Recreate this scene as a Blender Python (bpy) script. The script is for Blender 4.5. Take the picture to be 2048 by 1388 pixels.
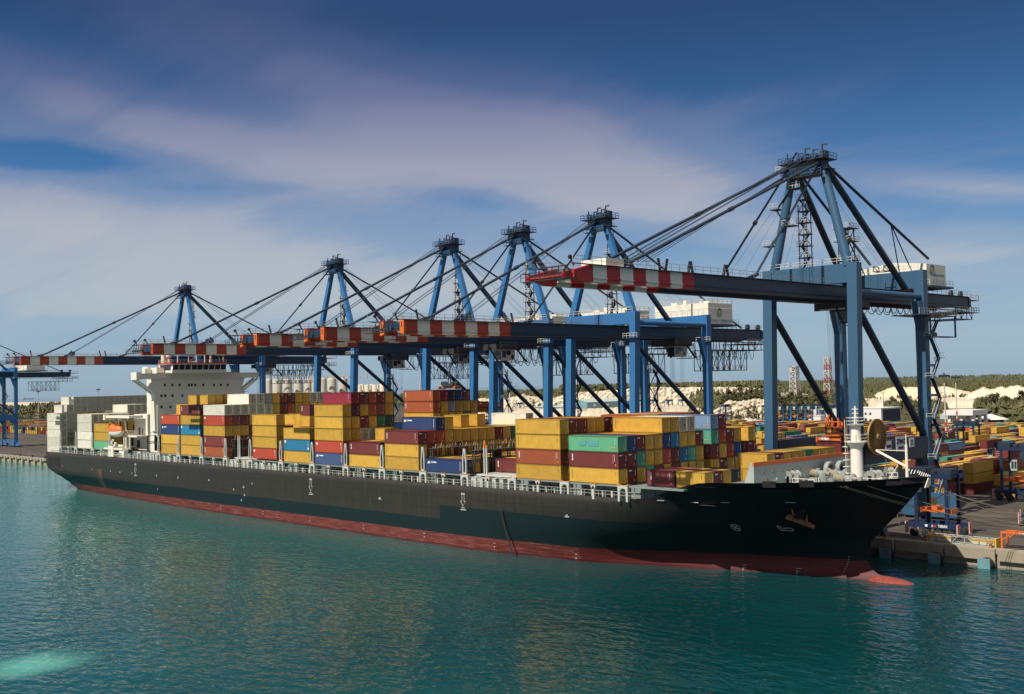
import bpy, math, random
import numpy as np
from mathutils import Matrix, Vector, Quaternion
R = math.radians
random.seed(7)
SKX, SKY, SKYMIX = 4.3, 1.7, 0.12
BANKS = [(120, 450, 560, 110, -4, 1.0), (560, 290, 480, 75, -8, .8), (1080, 250, 400, 105, -6, 1.0), (1250, 360, 330, 70, -14, .8), (620, 110, 520, 110, -24, .55), (80, 150, 300, 60, -14, .45),
         (300, 580, 700, 70, 2, .8), (1000, 620, 800, 60, 0, .55), (950, 385, 150, 30, -8, -.45), (80, 300, 230, 34, 0, -.5), (420, 355, 200, 18, 2, -.25), (1850, 80, 500, 130, 0, -.3), (1950, 430, 200, 26, -8, .6), (1650, 180, 400, 60, 10, .35), (1500, 470, 300, 40, -10, .45), (1900, 560, 300, 60, -6, .5)]
SC = bpy.context.scene
for o in list(bpy.data.objects):
    bpy.data.objects.remove(o)
COL = SC.collection
# ---------------------------------------------------------------- camera
CAMZ = 33.54
FPX, YAW, PIT, ROL = 2165.14, R(46.893), R(1.9419), R(-1.2994)
fw = np.array([-math.sin(YAW) * math.cos(PIT), math.cos(YAW) * math.cos(PIT), math.sin(PIT)])
r0 = np.array([math.cos(YAW), math.sin(YAW), 0.0])
u0 = np.cross(r0, fw)
cr = math.cos(ROL) * r0 + math.sin(ROL) * u0
cu = -math.sin(ROL) * r0 + math.cos(ROL) * u0
cam = bpy.data.cameras.new("camera")
cam.sensor_width = 36.0
cam.lens = 36.0 * FPX / 2048.0
cam.clip_start = 1.0
cam.clip_end = 60000.0
camo = bpy.data.objects.new("camera", cam)
COL.objects.link(camo)
M = Matrix(((cr[0], cu[0], -fw[0], 0), (cr[1], cu[1], -fw[1], 0), (cr[2], cu[2], -fw[2], CAMZ), (0, 0, 0, 1)))
camo.matrix_world = M
SC.camera = camo
SC.render.resolution_x = 1024
SC.render.resolution_y = 694
# ---------------------------------------------------------------- light
SUN_EL, SUN_DX = 49.0, 0.03       # light travels towards +Y (landwards), a touch towards +X
sun = bpy.data.lights.new("sun", 'SUN')
sun.energy = 4.8
sun.angle = R(0.53)
sun.color = (1.0, 0.94, 0.84)
suno = bpy.data.objects.new("sun", sun)
COL.objects.link(suno)
ldir = Vector((-SUN_DX, 1.0, -math.tan(R(SUN_EL)) * math.hypot(SUN_DX, 1.0))).normalized()
suno.rotation_euler = ldir.to_track_quat('-Z', 'Y').to_euler()
suno.location = (-150, 60, 200)
SC.view_settings.view_transform = 'Standard'
SC.view_settings.look = 'None'
SC.view_settings.exposure = 0.12
SC.view_settings.gamma = 1.0
W = bpy.data.worlds.new("World")
SC.world = W
W.use_nodes = True
nt = W.node_tree
nt.nodes.clear()
def N(t, typ, **kw):
    n = t.nodes.new(typ)
    for k, v in kw.items():
        if k == 'inp':
            for a, b in v.items():
                n.inputs[a].default_value = b
        else:
            setattr(n, k, v)
    return n
def ramp(t, stops, interp='LINEAR'):
    n = t.nodes.new('ShaderNodeValToRGB')
    e = n.color_ramp
    e.interpolation = interp
    while len(e.elements) > 1:
        e.elements.remove(e.elements[-1])
    e.elements[0].position = stops[0][0]
    e.elements[0].color = (*stops[0][1], 1) if len(stops[0][1]) == 3 else stops[0][1]
    for p, c in stops[1:]:
        x = e.elements.new(p)
        x.color = (*c, 1)
    return n
def math_n(t, op, a, b=None, clamp=False):
    n = t.nodes.new('ShaderNodeMath')
    n.operation = op
    n.use_clamp = clamp
    for i, v in enumerate((a, b)):
        if v is None:
            continue
        if isinstance(v, (int, float)):
            n.inputs[i].default_value = v
        else:
            t.links.new(v, n.inputs[i])
    return n.outputs[0]
def mixc(t, f, a, b, blend='MIX'):
    n = t.nodes.new('ShaderNodeMix')
    n.data_type = 'RGBA'
    n.blend_type = blend
    for i, v in ((0, f), (6, a), (7, b)):
        if isinstance(v, (int, float)):
            n.inputs[i].default_value = v
        elif isinstance(v, tuple):
            n.inputs[i].default_value = (*v, 1)
        else:
            t.links.new(v, n.inputs[i])
    return n.outputs[2]
out = N(nt, 'ShaderNodeOutputWorld')
bg = N(nt, 'ShaderNodeBackground', inp={'Strength': 0.1})
sky = N(nt, 'ShaderNodeTexSky', sky_type='NISHITA', sun_disc=False, sun_elevation=R(SUN_EL),
        sun_rotation=math.atan2(SUN_DX, -1.0), altitude=20.0, air_density=1.0, dust_density=0.6, ozone_density=2.5)
tc = N(nt, 'ShaderNodeTexCoord')
sep = N(nt, 'ShaderNodeSeparateXYZ')
nt.links.new(tc.outputs['Generated'], sep.inputs[0])
elev = sep.outputs[2]
# deep polarised blue sky in view; stops above it brightened to add fill
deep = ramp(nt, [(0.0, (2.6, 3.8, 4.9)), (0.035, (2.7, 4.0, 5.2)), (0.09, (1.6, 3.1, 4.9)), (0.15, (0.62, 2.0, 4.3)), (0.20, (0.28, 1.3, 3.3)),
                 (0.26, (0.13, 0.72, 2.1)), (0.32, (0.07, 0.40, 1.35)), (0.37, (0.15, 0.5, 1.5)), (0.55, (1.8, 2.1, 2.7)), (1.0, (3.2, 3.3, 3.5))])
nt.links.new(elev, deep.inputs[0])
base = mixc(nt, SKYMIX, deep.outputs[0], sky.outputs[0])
# cirrus veil: broad soft banks (bearing, elevation in degrees) broken up by streaky noise
az = math_n(nt, 'MULTIPLY', math_n(nt, 'ARCTAN2', math_n(nt, 'MULTIPLY', sep.outputs[0], -1.0), sep.outputs[1]), 57.2958)
el = math_n(nt, 'MULTIPLY', math_n(nt, 'ARCSINE', elev), 57.2958)
zc = math_n(nt, 'ADD', math_n(nt, 'MAXIMUM', elev, 0.0), 0.12)
cmb = N(nt, 'ShaderNodeCombineXYZ')
nt.links.new(math_n(nt, 'DIVIDE', sep.outputs[0], zc), cmb.inputs[0]); nt.links.new(math_n(nt, 'DIVIDE', sep.outputs[1], zc), cmb.inputs[1])
mp = N(nt, 'ShaderNodeMapping', inp={'Rotation': (0, 0, R(18)), 'Scale': (0.5, 1.5, 1.0), 'Location': (SKX, SKY, 0.0)})
nt.links.new(cmb.outputs[0], mp.inputs[0])
n1 = N(nt, 'ShaderNodeTexNoise', inp={'Scale': 0.8, 'Detail': 7.0, 'Roughness': 0.56, 'Distortion': 0.8})
nt.links.new(mp.outputs[0], n1.inputs['Vector'])
mp2 = N(nt, 'ShaderNodeMapping', inp={'Rotation': (0, 0, R(-30)), 'Scale': (0.35, 1.2, 1.0), 'Location': (3.0, 1.0, 0.0)})
nt.links.new(cmb.outputs[0], mp2.inputs[0])
n2 = N(nt, 'ShaderNodeTexNoise', inp={'Scale': 1.0, 'Detail': 8.0, 'Roughness': 0.62, 'Distortion': 1.2})
nt.links.new(mp2.outputs[0], n2.inputs['Vector'])
def bank(px, py, rx, ry, rot, w):
    a0 = 72.2 - px * 0.02495; e0 = 18.6 - py * 0.0229 + (px - 1024) * 0.0003
    dx = math_n(nt, 'SUBTRACT', a0, az); dy = math_n(nt, 'SUBTRACT', el, e0); c_, s_ = math.cos(R(rot)), math.sin(R(rot))
    u = math_n(nt, 'ADD', math_n(nt, 'MULTIPLY', dx, c_ / (rx * .025)), math_n(nt, 'MULTIPLY', dy, s_ / (rx * .025)))
    v = math_n(nt, 'ADD', math_n(nt, 'MULTIPLY', dx, -s_ / (ry * .0229)), math_n(nt, 'MULTIPLY', dy, c_ / (ry * .0229)))
    q = math_n(nt, 'ADD', math_n(nt, 'MULTIPLY', u, u), math_n(nt, 'MULTIPLY', v, v))
    return math_n(nt, 'MULTIPLY', math_n(nt, 'POWER', 2.718, math_n(nt, 'MULTIPLY', q, -1.0)), w)
acc = None
for b_ in BANKS:
    k = bank(*b_)
    acc = k if acc is None else math_n(nt, 'ADD', acc, k)
ns = math_n(nt, 'ADD', math_n(nt, 'MULTIPLY', n1.outputs[0], 1.5), math_n(nt, 'MULTIPLY', n2.outputs[0], 1.3))
cf = math_n(nt, 'MULTIPLY', acc, math_n(nt, 'ADD', math_n(nt, 'MULTIPLY', ns, 0.62), 0.10))
cf = math_n(nt, 'ADD', cf, math_n(nt, 'MULTIPLY', math_n(nt, 'SUBTRACT', ns, 1.22), 0.42))
cf = math_n(nt, 'MULTIPLY', cf, 0.85)
# bright cloud added outside the stretch in view, to fill the shaded faces
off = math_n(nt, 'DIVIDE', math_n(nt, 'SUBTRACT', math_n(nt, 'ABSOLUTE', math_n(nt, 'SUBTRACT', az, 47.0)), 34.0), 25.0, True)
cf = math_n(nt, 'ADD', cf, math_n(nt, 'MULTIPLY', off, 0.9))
cl_r = ramp(nt, [(0.0, (0, 0, 0)), (0.35, (0.33,) * 3), (0.75, (0.74,) * 3), (1.0, (0.85,) * 3)], 'EASE')
nt.links.new(math_n(nt, 'MINIMUM', math_n(nt, 'MAXIMUM', cf, 0.0), 1.0), cl_r.inputs[0])
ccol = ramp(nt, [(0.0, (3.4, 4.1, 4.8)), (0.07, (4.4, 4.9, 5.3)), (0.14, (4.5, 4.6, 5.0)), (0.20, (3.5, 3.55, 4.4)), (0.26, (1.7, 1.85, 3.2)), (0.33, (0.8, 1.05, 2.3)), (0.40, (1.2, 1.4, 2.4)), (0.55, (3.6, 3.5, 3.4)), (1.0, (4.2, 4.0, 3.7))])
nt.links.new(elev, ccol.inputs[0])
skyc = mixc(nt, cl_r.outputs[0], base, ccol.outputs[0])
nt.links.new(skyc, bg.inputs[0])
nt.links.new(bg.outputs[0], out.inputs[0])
SC.cycles.max_bounces = 5
SC.cycles.diffuse_bounces = 2
SC.cycles.glossy_bounces = 3
SC.cycles.transparent_max_bounces = 6
SC.cycles.use_denoising = True

# ---------------------------------------------------------------- helpers
def ray(px, py):
    return fw * FPX + cr * (px - 1024.0) - cu * (py - 694.0)
def atY(px, py, y):
    d = ray(px, py); t = y / d[1]
    return (d[0] * t, y, CAMZ + d[2] * t)
def atX(px, py, x):
    d = ray(px, py); t = x / d[0]
    return (x, d[1] * t, CAMZ + d[2] * t)
def atZ(px, py, z):
    d = ray(px, py); t = (z - CAMZ) / d[2]
    return (d[0] * t, d[1] * t, z)
class MB:
    """collects shapes in world coordinates, linked as ONE mesh object"""
    def __init__(s):
        s.v = []; s.f = []; s.m = []; s.cm = 0; s.sm = []; s.smooth = False
    def add(s, vs, fs, m=None):
        b = len(s.v)
        s.v.extend([tuple(map(float, p)) for p in vs])
        m = s.cm if m is None else m
        for f in fs:
            s.f.append(tuple(i + b for i in f)); s.m.append(m); s.sm.append(s.smooth)
        return s
    def box(s, x0, x1, y0, y1, z0, z1, m=None):
        return s.add([(x0, y0, z0), (x1, y0, z0), (x1, y1, z0), (x0, y1, z0), (x0, y0, z1), (x1, y0, z1), (x1, y1, z1), (x0, y1, z1)],
                     [(0, 3, 2, 1), (4, 5, 6, 7), (0, 1, 5, 4), (1, 2, 6, 5), (2, 3, 7, 6), (3, 0, 4, 7)], m)
    def cb(s, c, d, m=None):
        return s.box(c[0] - d[0] / 2, c[0] + d[0] / 2, c[1] - d[1] / 2, c[1] + d[1] / 2, c[2] - d[2] / 2, c[2] + d[2] / 2, m)
    def bar(s, p, q, w, h=None, w2=None, h2=None, up=(0, 0, 1), m=None):
        h = w if h is None else h; w2 = w if w2 is None else w2; h2 = h if h2 is None else h2
        p = Vector(p); q = Vector(q); d = (q - p).normalized(); u = Vector(up)
        if abs(d.dot(u)) > 0.98: u = Vector((0, 1, 0))
        a = d.cross(u).normalized(); b = a.cross(d)
        vs = []
        for c, ww, hh in ((p, w, h), (q, w2, h2)):
            for i, j in ((-1, -1), (1, -1), (1, 1), (-1, 1)):
                vs.append(c + a * (i * ww / 2) + b * (j * hh / 2))
        return s.add(vs, [(0, 1, 2, 3), (7, 6, 5, 4), (0, 4, 5, 1), (1, 5, 6, 2), (2, 6, 7, 3), (3, 7, 4, 0)], m)
    def tube(s, p, q, r, r2=None, n=8, m=None, caps=True):
        r2 = r if r2 is None else r2
        p = Vector(p); q = Vector(q); d = (q - p).normalized()
        u = Vector((0, 0, 1)) if abs(d.z) < 0.98 else Vector((0, 1, 0))
        a = d.cross(u).normalized(); b = a.cross(d)
        vs = []
        for c, rr in ((p, r), (q, r2)):
            for i in range(n):
                t = 2 * math.pi * i / n
                vs.append(c + a * (math.cos(t) * rr) + b * (math.sin(t) * rr))
        sm = s.smooth; s.smooth = n >= 8
        s.add(vs, [(i, i + n, (i + 1) % n + n, (i + 1) % n) for i in range(n)], m)
        s.smooth = sm
        if caps: s.add(vs, [tuple(range(n)), tuple(range(2 * n - 1, n - 1, -1))], m)
        return s
    def path(s, pts, r, n=5, m=None):
        for a, b in zip(pts[:-1], pts[1:]):
            s.tube(a, b, r, r, n, m, False)
        return s
    def prism(s, pts, axis, a, b, m=None):
        """polygon of 2D points (in the other two axes) pushed along axis from a to b"""
        def mk(p, t):
            return (t, p[0], p[1]) if axis == 'x' else ((p[0], t, p[1]) if axis == 'y' else (p[0], p[1], t))
        n = len(pts)
        vs = [mk(p, a) for p in pts] + [mk(p, b) for p in pts]
        return s.add(vs, [tuple(range(n)), tuple(range(2 * n - 1, n - 1, -1))] + [(i, i + n, (i + 1) % n + n, (i + 1) % n) for i in range(n)], m)
    def lathe(s, prof, c, n=16, m=None, axis='z'):
        vs = []
        for r, z in prof:
            for i in range(n):
                t = 2 * math.pi * i / n
                if axis == 'z': vs.append((c[0] + r * math.cos(t), c[1] + r * math.sin(t), c[2] + z))
                elif axis == 'y': vs.append((c[0] + r * math.cos(t), c[1] + z, c[2] + r * math.sin(t)))
                else: vs.append((c[0] + z, c[1] + r * math.cos(t), c[2] + r * math.sin(t)))
        fs = []
        for k in range(len(prof) - 1):
            for i in range(n):
                j = (i + 1) % n
                fs.append((k * n + i, k * n + j, (k + 1) * n + j, (k + 1) * n + i))
        sm = s.smooth; s.smooth = True
        s.add(vs, fs, m); s.smooth = sm
        s.add(vs, [tuple(range(n - 1, -1, -1)), tuple(range((len(prof) - 1) * n, len(prof) * n))], m)
        return s
    def rail(s, pts, h=1.1, r=0.035, step=1.8, mid=True, m=None):
        """guard rail along a polyline"""
        for a, b in zip(pts[:-1], pts[1:]):
            a = Vector(a); b = Vector(b); L = (b - a).length
            k = max(1, int(L / step))
            for i in range(k + 1):
                p = a.lerp(b, i / k)
                s.bar(p, p + Vector((0, 0, h)), r * 1.6, m=m)
            for z in ((h, h * 0.5) if mid else (h,)):
                s.bar(a + Vector((0, 0, z)), b + Vector((0, 0, z)), r * 1.7, m=m)
        return s
    def build(s, name, mats, parent=None, loc=None, fix=True):
        me = bpy.data.meshes.new(name)
        if loc is None:
            loc = WLOC.get(parent.name, (0, 0, 0)) if parent else (0, 0, 0)
        me.from_pydata([(x - loc[0], y - loc[1], z - loc[2]) for x, y, z in s.v], [], s.f)
        if not isinstance(mats, (list, tuple)): mats = [mats]
        for mm in mats: me.materials.append(mm)
        me.polygons.foreach_set('material_index', s.m)
        me.polygons.foreach_set('use_smooth', s.sm)
        me.validate(); me.update()
        if fix:
            import bmesh
            bm = bmesh.new(); bm.from_mesh(me)
            bmesh.ops.recalc_face_normals(bm, faces=bm.faces); bm.to_mesh(me); bm.free()
        o = bpy.data.objects.new(name, me)
        COL.objects.link(o)
        if parent:
            o.parent = parent; WLOC[o.name] = loc
        else:
            o.location = loc; WLOC[o.name] = loc
        return o
WLOC = {}
def tag(o, label=None, cat=None, group=None, kind=None):
    if label: o['label'] = label
    if cat: o['category'] = cat
    if group: o['group'] = group
    if kind: o['kind'] = kind
    return o
def thing(name, label, cat, loc=(0, 0, 0), group=None):
    o = bpy.data.objects.new(name, None)
    o.empty_display_size = 0.5
    COL.objects.link(o); o.location = loc; WLOC[o.name] = tuple(loc)
    return tag(o, label, cat, group)
def copy_tree(root, loc=None, rot=None, label=None, color=None):
    r = root.copy(); COL.objects.link(r)
    if loc is not None: r.location = loc
    if rot is not None: r.rotation_euler = (0, 0, rot)
    if label: r['label'] = label
    if color: r.color = color
    for ch in list(root.children):
        c = ch.copy(); COL.objects.link(c); c.parent = r
        if color: c.color = color
        for g in list(ch.children):
            d = g.copy(); COL.objects.link(d); d.parent = c
            if color: d.color = color
    return r
def text_mesh(name, body, size, mat, parent, loc, rot, ext=0.02, bold=0.0, sx=1.0):
    cu_ = bpy.data.curves.new(name, 'FONT')
    cu_.body = body; cu_.size = size; cu_.extrude = ext; cu_.align_x = 'CENTER'; cu_.align_y = 'CENTER'; cu_.offset = bold
    t = bpy.data.objects.new('tmp', cu_)
    COL.objects.link(t)
    me = bpy.data.meshes.new_from_object(t)
    bpy.data.objects.remove(t)
    me.materials.clear(); me.materials.append(mat)
    o = bpy.data.objects.new(name, me); COL.objects.link(o)
    pl = WLOC.get(parent.name, (0, 0, 0))
    o.parent = parent
    o.location = (loc[0] - pl[0], loc[1] - pl[1], loc[2] - pl[2]); o.rotation_euler = rot; o.scale = (sx, 1, 1)
    return o
# ---------------------------------------------------------------- materials
def new_mat(name):
    m = bpy.data.materials.new(name); m.use_nodes = True
    t = m.node_tree; b = t.nodes['Principled BSDF']
    return m, t, b
def paint(name, col, rough=0.5, dirt=0.25, dcol=None, scale=0.6, metal=0.0, objcol=False, streak=True, bump=0.0, rust=0.0):
    """painted steel: base colour, blotches, run-down streaks and specks of rust in object space"""
    m, t, b = new_mat(name)
    tc = t.nodes.new('ShaderNodeTexCoord')
    if objcol:
        oi = t.nodes.new('ShaderNodeObjectInfo'); c0 = oi.outputs['Color']
        add = t.nodes.new('ShaderNodeVectorMath'); add.operation = 'ADD'
        t.links.new(tc.outputs['Object'], add.inputs[0])
        mul = t.nodes.new('ShaderNodeVectorMath'); mul.operation = 'SCALE'; mul.inputs['Scale'].default_value = 57.0
        t.links.new(oi.outputs['Random'], mul.inputs[0]); t.links.new(mul.outputs[0], add.inputs[1])
        vec = add.outputs[0]
    else:
        c0 = col; vec = tc.outputs['Object']
    n = N(t, 'ShaderNodeTexNoise', inp={'Scale': scale, 'Detail': 6.0, 'Roughness': 0.65})
    t.links.new(vec, n.inputs['Vector'])
    mpn = N(t, 'ShaderNodeMapping', inp={'Scale': (2.2, 2.2, 0.16)})
    t.links.new(vec, mpn.inputs[0])
    n2 = N(t, 'ShaderNodeTexNoise', inp={'Scale': 1.4, 'Detail': 4.0, 'Roughness': 0.7})
    t.links.new(mpn.outputs[0], n2.inputs['Vector'])
    rp = ramp(t, [(0.35, (0, 0, 0)), (0.75, (1, 1, 1))]); t.links.new(n.outputs[0], rp.inputs[0])
    rp2 = ramp(t, [(0.5, (0, 0, 0)), (0.8, (1, 1, 1))]); t.links.new(n2.outputs[0], rp2.inputs[0])
    f = math_n(t, 'MAXIMUM', math_n(t, 'MULTIPLY', rp.outputs[0], 0.7), rp2.outputs[0] if streak else 0.0)
    f = math_n(t, 'MULTIPLY', f, dirt)
    dk = dcol or (0.10, 0.075, 0.05)
    c = mixc(t, f, c0, dk)
    if rust > 0:
        n3 = N(t, 'ShaderNodeTexNoise', inp={'Scale': 2.6, 'Detail': 8.0, 'Roughness': 0.75})
        t.links.new(vec, n3.inputs['Vector'])
        rr = ramp(t, [(0.60, (0, 0, 0)), (0.70, (1, 1, 1))]); t.links.new(n3.outputs[0], rr.inputs[0])
        c = mixc(t, math_n(t, 'MULTIPLY', rr.outputs[0], rust), c, (0.16, 0.055, 0.02))
    if objcol:
        mv = math_n(t, 'ADD', math_n(t, 'MULTIPLY', oi.outputs['Random'], 0.30), 0.84)
        hsv = t.nodes.new('ShaderNodeHueSaturation'); t.links.new(c, hsv.inputs['Color']); t.links.new(mv, hsv.inputs['Value'])
        c = hsv.outputs[0]
    if isinstance(c, tuple): b.inputs['Base Color'].default_value = (*c, 1)
    else: t.links.new(c, b.inputs['Base Color'])
    b.inputs['Roughness'].default_value = rough
    b.inputs['Metallic'].default_value = metal
    if bump > 0:
        bp = N(t, 'ShaderNodeBump', inp={'Strength': 0.3, 'Distance': bump}); t.links.new(n.outputs[0], bp.inputs['Height'])
        t.links.new(bp.outputs[0], b.inputs['Normal'])
    return m
MT = {}
def P_(k, *a, **kw):
    MT[k] = paint(k, *a, **kw)
P_('container_paint', (1, 1, 1), 0.62, 0.42, objcol=True, rust=0.75)
P_('container_frame_paint', (1, 1, 1), 0.62, 0.55, dcol=(0.03, 0.025, 0.02), objcol=True, rust=0.5)
P_('reefer_grey', (0.50, 0.48, 0.36), 0.5, 0.35)
P_('dark_gap', (0.010, 0.010, 0.012), 0.9, 0.0)
P_('hull_mark', (0.45, 0.45, 0.42), 0.6, 0.4)
P_('mark_white', (0.78, 0.78, 0.76), 0.6, 0.1)
P_('mark_orange', (0.75, 0.30, 0.05), 0.6, 0.1)
P_('mark_dark', (0.12, 0.09, 0.03), 0.7, 0.1)
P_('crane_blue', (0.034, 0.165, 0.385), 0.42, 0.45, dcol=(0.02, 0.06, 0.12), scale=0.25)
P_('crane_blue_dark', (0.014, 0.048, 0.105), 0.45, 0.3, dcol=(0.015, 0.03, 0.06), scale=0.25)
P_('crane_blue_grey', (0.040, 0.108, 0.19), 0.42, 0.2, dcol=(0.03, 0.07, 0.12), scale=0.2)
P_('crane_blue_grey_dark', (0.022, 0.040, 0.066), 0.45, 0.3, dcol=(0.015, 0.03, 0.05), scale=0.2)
P_('stay_dark', (0.018, 0.032, 0.055), 0.5, 0.2)
P_('machine_dark', (0.03, 0.035, 0.045), 0.6, 0.3)
P_('boom_red', (0.50, 0.022, 0.025), 0.55, 0.25)
P_('boom_red_faded', (0.48, 0.065, 0.035), 0.6, 0.35)
P_('boom_white', (0.80, 0.80, 0.70), 0.55, 0.22)
P_('boom_orange', (0.80, 0.16, 0.03), 0.55, 0.3)
P_('white_steel', (0.82, 0.78, 0.66), 0.5, 0.12, dcol=(0.3, 0.25, 0.18))
P_('cream_steel', (0.62, 0.58, 0.47), 0.5, 0.2)
P_('ship_white', (0.80, 0.75, 0.64), 0.5, 0.14, dcol=(0.35, 0.25, 0.15), rust=0.15)
P_('winch_grey', (0.30, 0.32, 0.30), 0.6, 0.4, rust=0.5)
P_('ship_grey_green', (0.40, 0.46, 0.43), 0.55, 0.3, rust=0.5)
P_('deck_grey', (0.22, 0.27, 0.26), 0.6, 0.4, rust=0.5)
P_('post_grey', (0.55, 0.57, 0.52), 0.55, 0.3, rust=0.6)
P_('railing_pale', (0.60, 0.56, 0.47), 0.6, 0.2)
P_('lash_dark', (0.075, 0.075, 0.07), 0.7, 0.4, rust=0.7)
P_('orange_paint', (0.72, 0.16, 0.03), 0.5, 0.25)
P_('yellow_paint', (0.75, 0.42, 0.04), 0.5, 0.25)
P_('red_paint', (0.50, 0.045, 0.03), 0.5, 0.2)
P_('rust_steel', (0.42, 0.17, 0.07), 0.8, 0.5)
P_('brass_reel', (0.34, 0.19, 0.045), 0.5, 0.3)
P_('rubber', (0.018, 0.018, 0.018), 0.85, 0.2)
P_('carrier_blue', (0.010, 0.030, 0.085), 0.4, 0.2)
P_('glass_dark', (0.02, 0.03, 0.04), 0.12, 0.0)
P_('rope_tan', (0.30, 0.24, 0.15), 0.9, 0.3)
P_('concrete', (0.36, 0.31, 0.23), 0.9, 0.5, dcol=(0.10, 0.08, 0.06), scale=0.35, bump=0.05)
P_('fender_blue', (0.16, 0.34, 0.38), 0.7, 0.5)
P_('silo_cream', (0.55, 0.50, 0.40), 0.7, 0.2)
P_('shed_blue', (0.16, 0.29, 0.34), 0.7, 0.2)
P_('roof_pale', (0.45, 0.52, 0.50), 0.7, 0.2)
P_('wall_white', (0.75, 0.73, 0.68), 0.7, 0.1)
P_('dark_opening', (0.03, 0.04, 0.07), 0.6, 0.1)
P_('door_green', (0.05, 0.25, 0.2), 0.6, 0.1)
P_('skin', (0.45, 0.25, 0.16), 0.6, 0.0)
P_('hivis_orange', (0.85, 0.16, 0.03), 0.8, 0.0)
P_('cloth_dark', (0.04, 0.05, 0.08), 0.8, 0.0)
P_('lattice_white', (0.55, 0.50, 0.45), 0.6, 0.2)
P_('lattice_red', (0.45, 0.18, 0.14), 0.6, 0.2)
P_('pale_pink', (0.70, 0.38, 0.33), 0.6, 0.2)
P_('dark_green_steel', (0.03, 0.06, 0.05), 0.6, 0.2)

def mat_hull():
    m, t, b = new_mat('hull_paint')
    tc = t.nodes.new('ShaderNodeTexCoord')
    sp = t.nodes.new('ShaderNodeSeparateXYZ'); t.links.new(tc.outputs['Object'], sp.inputs[0])
    X, Z = sp.outputs[0], sp.outputs[2]
    n = N(t, 'ShaderNodeTexNoise', inp={'Scale': 0.35, 'Detail': 8.0, 'Roughness': 0.7}); t.links.new(tc.outputs['Object'], n.inputs['Vector'])
    ms = N(t, 'ShaderNodeMapping', inp={'Scale': (0.9, 0.9, 0.08)}); t.links.new(tc.outputs['Object'], ms.inputs[0])
    st = N(t, 'ShaderNodeTexNoise', inp={'Scale': 1.1, 'Detail': 5.0, 'Roughness': 0.7}); t.links.new(ms.outputs[0], st.inputs['Vector'])
    mh = N(t, 'ShaderNodeMapping', inp={'Scale': (0.12, 0.12, 2.2)}); t.links.new(tc.outputs['Object'], mh.inputs[0])
    sc_ = N(t, 'ShaderNodeTexNoise', inp={'Scale': 1.6, 'Detail': 8.0, 'Roughness': 0.75}); t.links.new(mh.outputs[0], sc_.inputs['Vector'])
    # grey topsides
    g = ramp(t, [(0.3, (0.026, 0.025, 0.022)), (0.7, (0.042, 0.039, 0.033))]); t.links.new(st.outputs[0], g.inputs[0])
    # fresher blue-black band above the boot top
    bt = math_n(t, 'GREATER_THAN', X, 62.5)
    lim = math_n(t, 'ADD', 5.6, math_n(t, 'MULTIPLY', bt, 2.9))
    band = math_n(t, 'LESS_THAN', Z, lim)
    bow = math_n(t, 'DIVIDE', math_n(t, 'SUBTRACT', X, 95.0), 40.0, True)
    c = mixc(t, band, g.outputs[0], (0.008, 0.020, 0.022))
    c = mixc(t, math_n(t, 'MULTIPLY', bow, 0.8), c, (0.003, 0.006, 0.010))  # shade of the flared bow painted into the hull colour
    # plate seams
    for zz in (7.7, 10.2):
        d = math_n(t, 'ABSOLUTE', math_n(t, 'SUBTRACT', Z, zz))
        k = math_n(t, 'MULTIPLY', math_n(t, 'LESS_THAN', d, 0.05), 0.6)
        c = mixc(t, k, c, (0.014, 0.014, 0.015))
    # rust weeps
    rr = ramp(t, [(0.66, (0, 0, 0)), (0.76, (1, 1, 1))]); t.links.new(st.outputs[0], rr.inputs[0])
    c = mixc(t, math_n(t, 'MULTIPLY', rr.outputs[0], 0.30), c, (0.14, 0.07, 0.03))
    # one tall rust stain low on the quarter
    dx = math_n(t, 'SUBTRACT', X, -112.5)
    a = math_n(t, 'MULTIPLY', math_n(t, 'LESS_THAN', dx, 0.0), math_n(t, 'ADD', 1.0, math_n(t, 'DIVIDE', dx, 5.0)), True)
    zf = math_n(t, 'MULTIPLY', math_n(t, 'LESS_THAN', Z, 8.6), math_n(t, 'SUBTRACT', 1.0, math_n(t, 'DIVIDE', math_n(t, 'SUBTRACT', 8.6, Z), 14.0)), True)
    near = math_n(t, 'LESS_THAN', sp.outputs[1], 0.0)
    k = math_n(t, 'MULTIPLY', math_n(t, 'MULTIPLY', a, zf), near)
    k = math_n(t, 'MULTIPLY', k, math_n(t, 'ADD', 0.35, st.outputs[0]), True)
    k = math_n(t, 'MAXIMUM', k, 0.0)
    c = mixc(t, math_n(t, 'MULTIPLY', k, 0.7), c, (0.20, 0.10, 0.035))
    # red boot top, scuffed
    zb = math_n(t, 'ADD', Z, math_n(t, 'MULTIPLY', math_n(t, 'SUBTRACT', n.outputs[0], 0.5), 0.25))
    boot = math_n(t, 'LESS_THAN', zb, math_n(t, 'ADD', 2.55, math_n(t, 'MULTIPLY', X, 0.0024)))
    red = ramp(t, [(0.34, (0.060, 0.018, 0.016)), (0.50, (0.15, 0.034, 0.028)), (0.60, (0.20, 0.075, 0.06)), (0.70, (0.30, 0.21, 0.17))])
    t.links.new(sc_.outputs[0], red.inputs[0])
    rb = ramp(t, [(0.60, (0, 0, 0)), (0.72, (1, 1, 1))]); t.links.new(n.outputs[0], rb.inputs[0])
    redc = mixc(t, math_n(t, 'MULTIPLY', rb.outputs[0], 0.5), red.outputs[0], (0.24, 0.11, 0.05))
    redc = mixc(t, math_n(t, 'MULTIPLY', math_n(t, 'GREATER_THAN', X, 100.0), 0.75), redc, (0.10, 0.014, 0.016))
    wet = math_n(t, 'LESS_THAN', zb, 0.45)
    redc = mixc(t, math_n(t, 'MULTIPLY', wet, 0.6), redc, (0.05, 0.012, 0.015))
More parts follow.
